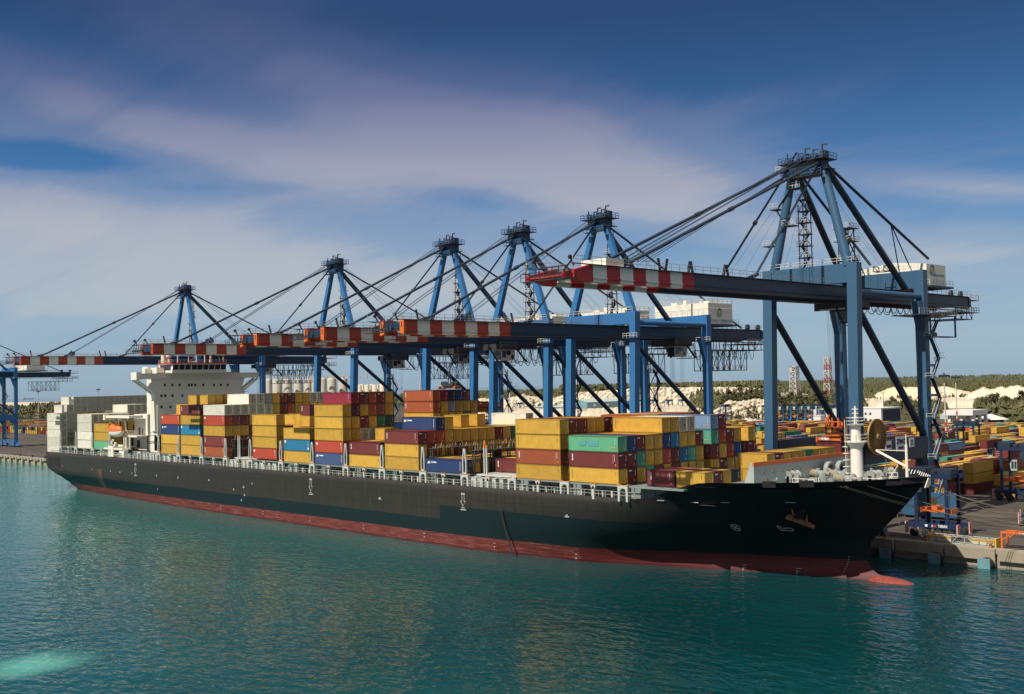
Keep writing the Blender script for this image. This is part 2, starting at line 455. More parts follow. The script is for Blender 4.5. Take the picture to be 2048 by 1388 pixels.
    sct = ramp(t, [(0.64, (0, 0, 0)), (0.70, (1, 1, 1))]); t.links.new(sc_.outputs[0], sct.inputs[0])
    edge = math_n(t, 'MULTIPLY', math_n(t, 'LESS_THAN', Z, 5.0), sct.outputs[0])
    c = mixc(t, math_n(t, 'MULTIPLY', edge, 0.25), c, (0.25, 0.2, 0.16))
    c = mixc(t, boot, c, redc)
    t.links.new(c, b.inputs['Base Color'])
    b.inputs['Roughness'].default_value = 0.55
    b.inputs['Specular IOR Level'].default_value = 0.25
    bp = N(t, 'ShaderNodeBump', inp={'Strength': 0.25, 'Distance': 0.12}); t.links.new(n.outputs[0], bp.inputs['Height'])
    t.links.new(bp.outputs[0], b.inputs['Normal'])
    return m
MT['hull'] = mat_hull()

def mat_water():
    m, t, b = new_mat('water')
    ge = t.nodes.new('ShaderNodeNewGeometry')
    P = ge.outputs['Position']
    sp = t.nodes.new('ShaderNodeSeparateXYZ'); t.links.new(P, sp.inputs[0])
    big = N(t, 'ShaderNodeTexNoise', inp={'Scale': 0.012, 'Detail': 3.0, 'Roughness': 0.5}); t.links.new(P, big.inputs['Vector'])
    c = ramp(t, [(0.30, (0.002, 0.030, 0.034)), (0.55, (0.003, 0.050, 0.052)), (0.72, (0.006, 0.078, 0.076))])
    t.links.new(big.outputs[0], c.inputs[0])
    # water colour gets paler to the west, open sea beyond the spit is deep blue
    w = math_n(t, 'DIVIDE', math_n(t, 'SUBTRACT', -110.0, sp.outputs[0]), 300.0, True)
    c1 = mixc(t, math_n(t, 'MULTIPLY', w, 0.75), c.outputs[0], (0.035, 0.22, 0.20))
    d = N(t, 'ShaderNodeVectorMath', operation='LENGTH'); t.links.new(P, d.inputs[0])
    far = math_n(t, 'DIVIDE', math_n(t, 'SUBTRACT', d.outputs['Value'], 1750.0), 250.0, True)
    c1 = mixc(t, far, c1, (0.012, 0.060, 0.135))
    # pale sand churned up by a propeller
    wob = N(t, 'ShaderNodeTexNoise', inp={'Scale': 0.10, 'Detail': 4.0}); t.links.new(P, wob.inputs['Vector'])
    q0 = atZ(58, 1330, 0.0)
    ddx = math_n(t, 'DIVIDE', math_n(t, 'SUBTRACT', sp.outputs[0], q0[0]), 8.0)
    ddy = math_n(t, 'DIVIDE', math_n(t, 'SUBTRACT', sp.outputs[1], q0[1]), 8.0)
    rr = math_n(t, 'SQRT', math_n(t, 'ADD', math_n(t, 'MULTIPLY', ddx, ddx), math_n(t, 'MULTIPLY', ddy, ddy)))
    rr = math_n(t, 'ADD', rr, math_n(t, 'MULTIPLY', math_n(t, 'SUBTRACT', wob.outputs[0], 0.5), 1.1))
    pr = ramp(t, [(0.1, (1, 1, 1)), (1.0, (0, 0, 0))], 'EASE'); t.links.new(rr, pr.inputs[0])
    c1 = mixc(t, math_n(t, 'MULTIPLY', pr.outputs[0], 0.8), c1, (0.12, 0.42, 0.33))
    t.links.new(c1, b.inputs['Base Color'])
    b.inputs['Roughness'].default_value = 0.06
    b.inputs['IOR'].default_value = 1.33
    b.inputs['Specular IOR Level'].default_value = 0.32
    m1 = N(t, 'ShaderNodeMapping', inp={'Rotation': (0, 0, R(-47)), 'Scale': (0.75, 1.35, 1.0)}); t.links.new(P, m1.inputs[0])
    w1 = N(t, 'ShaderNodeTexNoise', inp={'Scale': 0.5, 'Detail': 2.2, 'Roughness': 0.5, 'Distortion': 0.3}); t.links.new(m1.outputs[0], w1.inputs['Vector'])
    w2 = N(t, 'ShaderNodeTexNoise', inp={'Scale': 0.11, 'Detail': 3.0, 'Roughness': 0.5}); t.links.new(m1.outputs[0], w2.inputs['Vector'])
    bp1 = N(t, 'ShaderNodeBump', inp={'Strength': WSTR, 'Distance': 1.0}); t.links.new(w1.outputs[0], bp1.inputs['Height'])
    bp2 = N(t, 'ShaderNodeBump', inp={'Strength': 0.28, 'Distance': 1.0}); t.links.new(w2.outputs[0], bp2.inputs['Height'])
    t.links.new(bp1.outputs[0], bp2.inputs['Normal'])
    t.links.new(bp2.outputs[0], b.inputs['Normal'])
    return m
WSTR = 0.28
MT['water'] = mat_water()
def mat_ground(name, stops, scale, rough=0.95, lines=None, bump=0.0, extra=None):
    m, t, b = new_mat(name)
    ge = t.nodes.new('ShaderNodeNewGeometry')
    n = N(t, 'ShaderNodeTexNoise', inp={'Scale': scale, 'Detail': 8.0, 'Roughness': 0.65}); t.links.new(ge.outputs['Position'], n.inputs['Vector'])
    c = ramp(t, stops); t.links.new(n.outputs[0], c.inputs[0])
    cc = c.outputs[0]
    if lines:
        mp = N(t, 'ShaderNodeMapping', inp={'Scale': lines}); t.links.new(ge.outputs['Position'], mp.inputs[0])
        n2 = N(t, 'ShaderNodeTexNoise', inp={'Scale': 1.0, 'Detail': 4.0, 'Roughness': 0.6}); t.links.new(mp.outputs[0], n2.inputs['Vector'])
        r2 = ramp(t, [(0.45, (1, 1, 1)), (0.62, (0.45, 0.43, 0.42))]); t.links.new(n2.outputs[0], r2.inputs[0])
        cc = mixc(t, 1.0, cc, r2.outputs[0], 'MULTIPLY')
    t.links.new(cc, b.inputs['Base Color']); b.inputs['Roughness'].default_value = rough
    if bump:
        bp = N(t, 'ShaderNodeBump', inp={'Strength': 0.6, 'Distance': bump}); t.links.new(n.outputs[0], bp.inputs['Height']); t.links.new(bp.outputs[0], b.inputs['Normal'])
    return m
MT['asphalt'] = mat_ground('quay_asphalt', [(0.3, (0.060, 0.048, 0.038)), (0.6, (0.105, 0.085, 0.066)), (0.8, (0.16, 0.13, 0.10))], 0.08, lines=(0.02, 0.9, 1.0))
MT['scrub'] = mat_ground('scrub_ground', [(0.35, (0.035, 0.045, 0.014)), (0.6, (0.085, 0.085, 0.035)), (0.8, (0.26, 0.21, 0.13))], 0.02)
MT['sand'] = mat_ground('pale_sand', [(0.3, (0.46, 0.38, 0.27)), (0.6, (0.66, 0.56, 0.42)), (0.85, (0.76, 0.69, 0.56))], 0.06, bump=0.2)
MT['sand_smooth'] = mat_ground('aragonite_sand', [(0.3, (0.62, 0.50, 0.34)), (0.7, (0.74, 0.63, 0.46))], 0.02)
MT['cliff'] = mat_ground('limestone_cut', [(0.30, (0.50, 0.40, 0.26)), (0.45, (0.70, 0.60, 0.44)), (0.75, (0.80, 0.72, 0.58))], 0.16, lines=(0.35, 0.35, 0.05), bump=0.3)
def mat_leaf(name, a, b_, c_):
    m, t, b = new_mat(name)
    ge = t.nodes.new('ShaderNodeNewGeometry')
    n = N(t, 'ShaderNodeTexNoise', inp={'Scale': 0.12, 'Detail': 4.0, 'Roughness': 0.7}); t.links.new(ge.outputs['Position'], n.inputs['Vector'])
    c = ramp(t, [(0.3, a), (0.52, b_), (0.72, c_)]); t.links.new(n.outputs[0], c.inputs[0])
    t.links.new(c.outputs[0], b.inputs['Base Color']); b.inputs['Roughness'].default_value = 0.8
    return m
MT['leaf'] = mat_leaf('casuarina_foliage', (0.042, 0.044, 0.014), (0.088, 0.086, 0.028), (0.15, 0.135, 0.055))
MT['leaf_far'] = mat_leaf('far_foliage', (0.060, 0.072, 0.036), (0.090, 0.100, 0.050), (0.125, 0.130, 0.070))  # distance haze put into a paler leaf colour
MT['bark'] = paint('bark', (0.12, 0.09, 0.06), 0.9, 0.3)
# ================================================================ setting
def sheet(name, pts, z, mat, kind='structure'):
    mb = MB(); mb.add([(x, y, z) for x, y in pts], [tuple(range(len(pts)))])
    o = mb.build(name, mat, fix=False); tag(o, None, None, None, kind); return o
sheet('water', [(-9800, -2000), (3000, -2000), (3000, 7000), (-9800, 12000)], 0.0, MT['water'])
QY, QZ = 188.0, 3.3
# terminal ground: quay apron and container yard on one slab, open water to its west
e1 = atZ(-60, 846, 0); e2 = atZ(112, 843.0, 0)
TERM = [(-1900, QY + 1.2), (60, QY + 1.2), (60, 1500), (-900, 1700), (-1240, 900), (e2[0], e2[1]), (e1[0], e1[1]), (-1900, 250)]
g = MB(); g.prism(TERM, 'z', -3.0, QZ)
tag(g.build('yard_pavement', MT['asphalt']), kind='structure')
# scrub land inland
LAND = [(60, 640), (3000, 640), (3000, 6500), (-3000, 9000), (-4200, 4300), (-1640, 1560), (-1180, 930), (-640, 800), (-300, 720)]
g = MB(); g.prism(LAND, 'z', -3.0, QZ + 0.25)
tag(g.build('scrub_land', MT['scrub']), kind='structure')
# low sand spit across the lagoon
s0, s1, s2, s3 = atZ(-80, 842, 0), atZ(330, 831, 0), atZ(330, 800, 0), atZ(-80, 806, 0)
nn = 40
def spit_pt(u, v):
    a = [s0[i] * (1 - u) + s1[i] * u for i in range(2)]; b_ = [s3[i] * (1 - u) + s2[i] * u for i in range(2)]
    return a[0] * (1 - v) + b_[0] * v, a[1] * (1 - v) + b_[1] * v
g = MB(); vs = []; rows = 5
for j in range(rows + 1):
    for i in range(nn + 1):
        v = j / rows
        if j == 0: v += 0.01 * math.sin(i * 1.7) + 0.006 * math.sin(i * 4.1)
        x, y = spit_pt(i / nn, v)
        vs.append((x, y, -0.5 if j in (0, rows) else (2.2 + 0.5 * math.sin(i * 0.9))))
fs = [(j * (nn + 1) + i, j * (nn + 1) + i + 1, (j + 1) * (nn + 1) + i + 1, (j + 1) * (nn + 1) + i) for j in range(rows) for i in range(nn)]
g.add(vs, fs); tag(g.build('sand_spit', MT['sand']), kind='structure')

# quay wall with cope, fender recesses and piles
q = thing('quay_wall', 'weathered concrete quay wall with hanging blue fender panels along the berth', 'quay wall', (-80, QY, 0))
def quay_x(x0, x1): return x0, x1
cope = MB()
cope.box(-1500, 20, QY, QY + 1.2, QZ - 0.9, QZ + 0.012)
cope.box(-1500, 20, QY + 0.5, QY + 1.2, -3, QZ - 0.9)
cope.build('cope', MT['concrete'], q)
FX = [-81.7, -90.6, -99.9]
pan = MB()
xs = [20] + [-72.4 - 9.3 * i for i in range(0, 38)]
for a in xs[1:]:
    pan.box(a - 7.6, a - 0.4, QY - 0.28, QY, QZ - 2.0, QZ - 0.16)
    pan.box(a - 0.4, a + 1.3, QY - 0.5, QY, QZ - 3.0, QZ - 0.06)
pan.build('fascia_panels', MT['concrete'], q)
pan = MB()
x = -428.0
while x > -770:
    pan.box(x - 1.0, x + 1.0, QY - 0.6, QY + 0.4, -1.0, QZ - 0.3)
    pan.box(x - 0.2, x + 4.3, QY - 0.25, QY + 0.4, QZ - 1.3, QZ - 0.04)
    x -= 8.4
pan.build('pile_caps', MT['concrete'], q)
for i, fx in enumerate(FX + [-109.2, -118.5]):
    f = thing('quay_fender', ['pale blue fender panel under the orange trestle, nearest of the quay', 'blue fender panel on the quay wall below the yellow crate rack', 'shaded blue fender panel on the quay nearest the bow',
                              'blue fender panel on the quay behind the ship bow', 'blue fender panel on the quay hidden furthest behind the bow'][i], 'fender', (fx, QY - 0.3, 0.7), 'fenders hanging on the quay wall')
    m = MB(); m.box(fx - 1.05, fx + 1.05, QY - 2.0, QY - 1.78, -0.3, 1.75)
    for k in range(5): m.box(fx - 1.07, fx + 1.07, QY - 2.02, QY - 1.76, -0.22 + k * 0.45, -0.16 + k * 0.45)
    for k in range(3): m.box(fx - 0.6 + k * 0.6, fx - 0.54 + k * 0.6, QY - 2.03, QY - 1.76, -0.3, 1.75)
    m.build('panel', MT['fender_blue'], f)
    m = MB(); m.lathe([(0.95, 0), (1.15, 0.25), (1.15, 0.9), (0.9, 1.45)], (fx + 0.2, QY - 1.77, 0.75), 18, axis='y'); m.build('rubber_cone', MT['rubber'], f)
for i, (bx_, lab) in enumerate([(-81.5, 'rusty red mooring bollard on the quay edge beside the orange trestle'), (-100.9, 'rusty mooring bollard on the quay edge close to the ship bow'),
                                (-71.4, 'rusty mooring bollard at the right end of the quay edge')]):
    m = MB(); m.lathe([(0.34, 0), (0.26, 0.15), (0.24, 0.55), (0.42, 0.72), (0.40, 0.88), (0.1, 0.95)], (bx_, QY + 0.55, QZ + 0.01), 14)
    o = m.build('bollard', MT['rust_steel'], None, (bx_, QY + 0.55, QZ)); tag(o, lab, 'bollard', 'bollards on the quay edge')
for k in range(9):
    bx_ = -425.0 - 16.8 * k
    m = MB(); m.lathe([(0.4, 0), (0.3, 0.2), (0.28, 0.6), (0.5, 0.8), (0.45, 1.0)], (bx_, QY + 0.6, QZ + 0.01), 10)
    tag(m.build('bollard', MT['rubber'], None, (bx_, QY + 0.6, QZ)), 'small black bollard on the quay edge behind the ship stern', 'bollard', 'black bollards behind the stern')
# crane rails in the apron
m = MB()
for y in (192.2, 219.5):
    m.box(-1500, 40, y - 0.45, y - 0.35, QZ + 0.004, QZ + 0.05); m.box(-1500, 40, y + 0.35, y + 0.45, QZ + 0.004, QZ + 0.05)
tag(m.build('crane_rails', MT['machine_dark']), 'pair of steel crane rails let into the quay apron', 'rails')

# ================================================================ ship
CL = 165.5
HB = 21.2
ship = thing('container_ship', 'long black and red cargo ship loaded with stacked containers alongside the quay', 'ship', (-240, CL, 0))
LV = [0.0, 2.9, 6.4, 10.4, 17.4]
TB = [([0, .143, .286, .43, .61, .83, .91, 1], [17.6, 14.3, 11.6, 8.9, 5.4, 2.2, 1.1, 0]),
      ([0, .146, .29, .437, .624, .83, .91, 1], [18.8, 15.8, 12.7, 9.6, 5.9, 2.4, 1.2, 0]),
      ([0, .143, .286, .43, .61, .82, .90, 1], [20.3, 19.4, 17.4, 14.2, 9.3, 4.2, 2.3, 0]),
      ([0, .13, .26, .4, .566, .755, .83, .9, 1], [21.2, 20.9, 19.9, 17.9, 14.0, 8.6, 6.1, 3.7, 0]),
      ([0, .5, .6, .675, .742, .81, .877, .944, .978, 1], [21.2, 21.2, 20.7, 19.6, 17.6, 15.2, 12.0, 6.9, 4.0, 0])]
def stem(z): return float(np.interp(z, [-3, 0, 0.5, 1.0, 1.6, 2.9, 6.4, 10.4, 14, 17.4], [-84.5, -86.5, -88.4, -90.2, -91.2, -91.9, -91.1, -87.0, -83.6, -80.7]))
def ztop(X):
    if X < -124: return 12.9
    t = min(1, (X + 124) / 16.0); t = t * t * (3 - 2 * t) if t < 1 else 1
    return 12.9 + t * 3.65 + max(0, (X + 108) / 27.3) * 0.85
def hb(X, z):
    z = max(0.0, min(17.4, z))
    k = max(i for i in range(5) if LV[i] <= z + 1e-9); k = min(k, 3)
    f = (z - LV[k]) / (LV[k + 1] - LV[k])
    if X <= -140:
        v = [TB[i][1][0] for i in (k, k + 1)]; a = v[0] * (1 - f) + v[1] * f
        t = min(1, max(0, (X + 172) / 32)); t = t * t * (3 - 2 * t)
        h = HB * (1 - t) + a * t
    else:
        s = (X + 140) / (stem(z) + 140); s = min(1, s)
        v = [float(np.interp(s, *TB[i])) for i in (k, k + 1)]
        h = v[0] * (1 - f) + v[1] * f
    if X < -290:
        xs_ = float(np.interp(z, [0, 1.5, 3, 4.5], [-395, -398.5, -401, -401.7]))
        h0 = float(np.interp(z, [3, 4.5, 6, 7.5, 9], [0, 15.5, 19.3, 20.8, 21.2]))
        bs = float(np.interp(z, [0, 3, 6], [17.2, 18.9, 21.2])); bs = min(21.2, bs + (21.2 - bs) * max(0, X + 390) / 100)
        t = min(1, max(0, (X - xs_) / float(np.interp(z, [0, 3, 6, 9], [16, 14, 12, 5]))))
        h = h0 + (bs - h0) * (1 - (1 - t) ** 2.5)
    return max(0.0, h)
mb = MB(); mb.smooth = True
colx = [-401.7, -400.9, -400, -398.6, -397, -395, -393, -390, -386, -382, -376, -370, -360, -350, -338, -325, -300, -270, -240, -210, -190, -172, -164, -156, -148]
bows = [0, .03, .06, .1, .14, .18, .22, .26, .3, .34, .38, .42, .46, .5, .54, .58, .62, .66, .7, .74, .78, .82, .86, .89, .92, .945, .965, .985, 1.0]
zf = [-2.0, -0.2, 0.5, 1.0, 1.7, 2.9, 3.8, 4.8, 6.0, 7.4, 8.8, 10.4, 11.7, 12.9]
nz = len(zf) + 2
def colpts(kind, val, side):
    pts = []
    xn = val if kind == 'x' else -140 + val * (59.3)
    zt = ztop(xn)
    zl = zf[:-1] + [12.9 if zt < 13.0 else 12.9, 12.9 + (zt - 12.9) * 0.5, zt]
    for z in zl:
        if kind == 'x':
            X = val
            if z < 3: X = max(val, float(np.interp(z, [-2, 0, 1.4, 2.9], [-390, -395, -398.4, -400.8])))
        else: X = -140 + val * (stem(z) + 140)
        pts.append((X, CL + side * hb(X, z) if not (kind == 's' and val == 1.0) else CL, z))
    return pts
cols = [('x', x) for x in colx] + [('s', s_) for s_ in bows]
for side in (-1, 1):
    g = [colpts(k, v, side) for k, v in cols]
    vs = [p for c in g for p in c]
    fs = [(i * nz + j, (i + 1) * nz + j, (i + 1) * nz + j + 1, i * nz + j + 1) for i in range(len(cols) - 1) for j in range(nz - 1)]
    mb.add(vs, fs)
ta = colpts('x', colx[0], -1); tb = colpts('x', colx[0], 1)
mb.smooth = False
mb.add(ta + tb, [(j, j + 1, nz + j + 1, nz + j) for j in range(nz - 1)])
hull = mb.build('hull', MT['hull'], ship)
# bulbous bow
m = MB(); m.smooth = True
vs = []; ns = 20; na = 20
for i in range(ns + 1):
    t = i / ns; X = -97 + t * 15.9
    rr_ = (1 - max(0, (t - 0.45) / 0.55) ** 2.6) ** 0.5 if t > 0.45 else 1.0
    cz = -2.75 - 0.3 * max(0, t - 0.4)
    for j in range(na):
        a = 2 * math.pi * j / na
        vs.append((X, CL + 2.9 * rr_ * min(1, .25 + t * 1.7) * math.cos(a), cz + ((1.6 + 2.0 * min(1, t * 2.2)) if math.sin(a) > 0 else 3.4) * rr_ * math.sin(a)))
m.add(vs, [(i * na + j, i * na + (j + 1) % na, (i + 1) * na + (j + 1) % na, (i + 1) * na + j) for i in range(ns) for j in range(na)])
MT['bulb'] = paint('bulb_red', (0.24, 0.034, 0.026), 0.5, 0.5, dcol=(0.45, 0.22, 0.14), scale=1.4, rust=0.2)
m.build('bulbous_bow', MT['bulb'], ship)
# decks
m = MB()
pl = [(-401.4, CL - 21.0), (-124, CL - 21.1)]; pr = [(-124, CL + 21.1), (-401.4, CL + 21.0)]
m.add([(-401.4, CL - 21.0, 12.35), (-132, CL - 20.6, 12.35), (-132, CL + 20.6, 12.35), (-401.4, CL + 21.0, 12.35)], [(0, 1, 2, 3)])
m.add([(-132, CL - 20.4, 12.34), (-110, CL - 17.0, 12.35), (-110, CL + 17.0, 12.35), (-132, CL + 20.4, 12.34)], [(0, 1, 2, 3)])
xsn = [-112, -108, -104, -100, -96, -92, -88, -85, -83, -81.6]
vs = []
for X in xsn:
    h = max(0.15, hb(X, 16.0) - 0.15); vs += [(X, CL - h, 15.7), (X, CL + h, 15.7)]
m.add(vs, [(2 * i, 2 * i + 2, 2 * i + 3, 2 * i + 1) for i in range(len(xsn) - 1)])
m.build('deck', MT['deck_grey'], ship)
# coaming, hatch covers
m = MB(); m.box(-398, -114, 148.0, 148.3, 12.36, 14.85); m.box(-398, -114, 182.8, 183.1, 12.36, 14.85)
for x in np.arange(-396, -114, 2.38): m.box(x, x + 0.12, 147.78, 148.0, 12.36, 14.8)
m.box(-398, -114, 147.75, 148.0, 13.6, 13.72)
m.build('hatch_coaming', MT['deck_grey'], ship)
BX = {-1: -125.6, 0: -139.9, 1: -154.2, 2: -168.5, 3: -182.5, 4: -197.0, 5: -211.0, 6: -225.5, 7: -239.8, 8: -255.3, 9: -268.9, 10: -282.3, 11: -296.4, 12: -309.1, 14: -359.2, 15: -373.4, 16: -387.4, 17: -401.4}
for k, x in BX.items():
    m = MB(); zt_ = 15.16 if k != 17 else 12.36
    if k == 17: continue
    m.box(x + 0.05, x + 12.1, 144.75 if k not in (2, 9) else 146.9, 187 - (0.4 if k > -1 else 4), 14.86, zt_)
    for j in range(5): m.box(x + 0.4 + j * 2.8, x + 0.6 + j * 2.8, 147, 184, zt_, zt_ + 0.03)
    m.build('hatch_cover', MT['deck_grey'] if k not in (2, 9) else MT['post_grey'], ship)
# deck side furniture: arched pedestals in each bay gap, T posts between, tapered lashing masts, vents, rail
def arch(mbx, xc, w=2.3, z0=12.36, z1=15.15, y=144.42):
    mbx.box(xc - w / 2, xc - w / 2 + 0.42, y, y + 0.6, z0, z1); mbx.box(xc + w / 2 - 0.42, xc + w / 2, y, y + 0.6, z0, z1)
    mbx.box(xc - w / 2 + 0.42, xc + w / 2 - 0.42, y, y + 0.6, z1 - 0.5, z1)
    for s_ in (-1, 1):
        mbx.prism([(xc + s_ * (w / 2 - 0.42), z1 - 0.5), (xc + s_ * (w / 2 - 0.42), z1 - 0.95), (xc + s_ * (w / 2 - 0.85), z1 - 0.5)], 'y', y + 0.05, y + 0.55)
    mbx.box(xc - w / 2 - 0.1, xc - w / 2 + 0.5, y - 0.06, y + 0.7, z1, z1 + 0.16, 1); mbx.box(xc + w / 2 - 0.5, xc + w / 2 + 0.1, y - 0.06, y + 0.7, z1, z1 + 0.16, 1)
def mast(mbx, xc, z0=15.3, z1=20.3, y=144.6):
    zm = z0 + (z1 - z0) * 0.42
    for s_ in (-1, 1):
        mbx.bar((xc + s_ * 0.46, y, z0), (xc + s_ * 0.5, y, zm), 0.26, 0.3); mbx.bar((xc + s_ * 0.5, y, zm), (xc + s_ * 0.16, y, z1), 0.26, 0.3)
    mbx.box(xc - 0.26, xc + 0.26, y - 0.14, y + 0.14, z1 - 0.5, z1 + 0.15); mbx.box(xc - 0.5, xc + 0.5, y - 0.12, y + 0.12, z0, z0 + 0.3)
gaps = [-126.7, -141.0, -155.3, -169.5, -183.2, -197.9, -212.2, -226.5, -241.0, -256.3, -269.6, -283.3, -297.5, -310.6, -324.0, -346.2, -360.2, -374.4, -388.4]
keys = sorted(BX)
for i, gx in enumerate(gaps):
    m = MB(); arch(m, gx); m.build('arched_pedestal', [MT['post_grey'], MT['mark_orange']], ship)
    if i >= 3 and i != 14 or i in (13,):
        m = MB(); mast(m, gx); m.build('lashing_mast', MT['post_grey'], ship)
for k in keys:
    x = BX[k]
    if k in (17, -1): continue
    xm = x + 6.1; m = MB(); m.box(xm - 0.25, xm + 0.25, 144.45, 145.0, 12.36, 14.7)
    m.prism([(xm - 0.25, 14.2), (xm - 0.6, 14.75), (xm - 0.6, 15.0), (xm + 0.6, 15.0), (xm + 0.6, 14.75), (xm + 0.25, 14.2)], 'y', 144.45, 145.0)
    m.box(xm - 0.62, xm - 0.2, 144.4, 145.05, 15.0, 15.17, 1); m.box(xm + 0.2, xm + 0.62, 144.4, 145.05, 15.0, 15.17, 1)
    m.build('deck_post', [MT['post_grey'], MT['mark_orange']], ship)
m = MB(); rnd = random.Random(3)
x = -394.0
while x < -126:
    w = rnd.uniform(0.22, 0.5); h = rnd.uniform(0.5, 1.25)
    m = MB(); m.box(x, x + w, 145.6, 146.3, 12.36, 13.0 + h)
    m.box(x - .06, x + w + .06, 145.5, 146.4, 13.0 + h, 13.1 + h); m.build('deck_vent', MT['post_grey'], ship)
    x += rnd.uniform(1.9, 4.0)
m = MB(); m.rail([(-398, 144.5, 12.6), (-124, 144.5, 12.9)], 1.15, 0.03, 1.7); m.build('side_railing', MT['railing_pale'], ship)
m = MB()
for x0, x1 in ((-268.5, -256.9), (-255, -243.2), (-168.4, -156.4), (-309, -298), (-323, -311.5)):
    n = int((x1 - x0) / 2.2)
    for i in range(n):
        a = x0 + i * 2.2 + rnd.random() * 0.3
        w = rnd.uniform(1.0, 1.9); zz = 14.5 + rnd.random() * 0.2
        m = MB(); m.box(a, a + w, 145.1, 146.7, 12.36, zz); m.box(a - .08, a + w + .08, 145.0, 146.8, zz, zz + .1); m.box(a + .2, a + .75, 145.05, 145.1, 12.5, 14.1, 1); m.build('deck_locker', [MT['post_grey'], MT['deck_grey']], ship)
m = MB(); m.lathe([(0.42, 0), (0.42, 0.14), (0.26, 0.14), (0.26, 0)], (-205.6, 145.3, 13.4), 14, axis='y'); m.build('lifebuoy', MT['red_paint'], ship)
# lashing bridges across the deck beside empty bays
def lash(xc, y0, y1, boards, z0=15.16, h=4.7, rods=True):
    m = MB(); yy = y0
    while yy <= y1 + 0.01:
        m.box(xc - 0.45, xc - 0.25, yy - 0.12, yy + 0.12, z0, z0 + h); m.box(xc + 0.25, xc + 0.45, yy - 0.12, yy + 0.12, z0, z0 + h)
        yy += 2.48
    m.box(xc - 0.6, xc + 0.6, y0 - 0.3, y1 + 0.3, z0 + h * 0.62, z0 + h * 0.62 + 0.15); m.box(xc - 0.6, xc + 0.6, y0 - 0.3, y1 + 0.3, z0 + h, z0 + h + 0.12)
    m.box(xc + 0.5, xc + 0.58, y0, y1, z0 + h + 1.0, z0 + h + 1.08); m.box(xc + 0.5, xc + 0.58, y0, y1, z0 + h * 0.5, z0 + h * 0.5 + 0.3)
    for j in boards: m.box(xc + 0.3, xc + 0.42, y0 + j * 2.48 + 0.1, y0 + j * 2.48 + 2.3, z0, z0 + h * 0.95, 1)
    o = m.build('lashing_bridge', [MT['lash_dark'], MT['dark_gap']], ship)
    if rods:
        m = MB(); rn = random.Random(int(xc)); yy = y0
        while yy < y1:
            m.bar((xc + 0.5, yy, z0 + h), (xc + 0.6 + rn.uniform(-.5, .5), yy + rn.uniform(-0.5, 0.5), z0 + h + rn.uniform(0.5, 1.4)), 0.05)
            yy += rn.uniform(0.4, 1.0)
        m.build('lashing_rods', MT['railing_pale'], o)
lash(-269.7, 147.2, 187, (0, 3)); lash(-256.3, 147.2, 187, (1,)); lash(-283.4, 150, 187, ()); lash(-169.6, 147.2, 187, (2,)); lash(-155.3, 150, 187, (), rods=False)
lash(-310.5, 147.2, 187, (0,)); lash(-323.8, 147.2, 187, (1, 2)); lash(-388.2, 147.2, 187, (1, 2)); lash(-183.4, 147.2, 187, ()); lash(-198, 150, 187, (), rods=False)
for xx in (-267.2, -266.4, -166.2, -165.5, -243, -242.4):
    m = MB(); m.box(xx - .14, xx + .14, 147.0, 147.3, 15.16, 20.6); m.box(xx - .15, xx + .15, 146.98, 147.32, 20.6, 21.1, 1); m.build('guide_post', [MT['post_grey'], MT['mark_orange']], ship)
# ---- accommodation block
HX = -325.0
m = MB()
m.box(-332.4, HX, 151.0, 180.2, 26.6, 37.6); m.box(-330.2, HX, 151.0, 180.2, 12.36, 26.6)
m.box(-334.5, -330.4, 155, 177, 12.36, 37.0)
for z in (29.0, 32.0, 35.2): m.box(-333.1, -332.5, 151.2, 152.0, z, z + 0.4)
house = m.build('superstructure', MT['ship_white'], ship)
m = MB()
FW = [(x, 770) for x in (329.8, 344.6, 359.5, 378, 383.5, 390.3, 406.3, 428, 442, 455.7)] + [(x, 791.5) for x in (323, 330.4, 345, 364.8)] + [(x, 814) for x in (323, 341)]
for px, py in FW:
    p = atX(px, py, HX + 0.03)
    m.box(p[0] - 0.1, p[0], p[1] - 0.34, p[1] + 0.34, p[2] - 0.42, p[2] + 0.42)
for px, py in ((310.5, 859.5),):
    p = atY(px, py, 150.97); m.box(p[0] - 0.35, p[0] + 0.35, 150.97, 151.05, p[2] - 0.5, p[2] + 0.5)
m.build('cabin_windows', MT['glass_dark'], house)
m = MB()
m.box(-328.4, HX + 0.2, 144.3, 186.8, 37.62, 39.2); m.box(-329.0, HX + 0.35, 144.3, 186.8, 39.2, 39.32)
m.box(-328.6, HX + 0.45, 144.15, 145.6, 37.4, 39.75)
for (ya, yb) in ((144.4, 151.0), (186.7, 180.2)):
    s_ = 1 if yb > ya else -1
    m.bar((-325.3, ya, 37.4), (-325.3, yb, 32.6), 0.45, 1.15, up=(1, 0, 0)); m.bar((-328.0, ya, 37.4), (-328.0, yb, 32.6), 0.45, 1.15, up=(1, 0, 0))
    m.prism([(yb, 33.2), (yb, 37.6), (yb - s_ * 1.6, 37.6)], 'x', -326, -325.1)
m.prism([(151.0, 31.6), (149.4, 34.6), (149.9, 36.0), (151.0, 36.8)], 'x', -328.5, -325.05)
m.prism([(150.98, 31.9), (150.98, 20.6), (150.3, 21.2), (150.0, 30.6)], 'x', -327.4, -325.2)
wing = m.build('bridge_wing', MT['ship_white'], ship)
m = MB(); m.rail([(HX + 0.1, 146, 39.3), (HX + 0.1, 186, 39.3)], 0.9, 0.03, 2.0); m.build('wing_railing', MT['railing_pale'], wing)
m = MB()
m.add([(-331, 154.5, 39.3), (-322.6, 154.9, 39.3), (-322.6, 173.6, 39.3), (-331, 174, 39.3), (-331, 154.5, 42.3), (-321.9, 155.0, 42.3), (-321.9, 173.4, 42.3), (-331, 174, 42.3)],
      [(0, 3, 2, 1), (4, 5, 6, 7), (0, 1, 5, 4), (1, 2, 6, 5), (2, 3, 7, 6), (3, 0, 4, 7)])
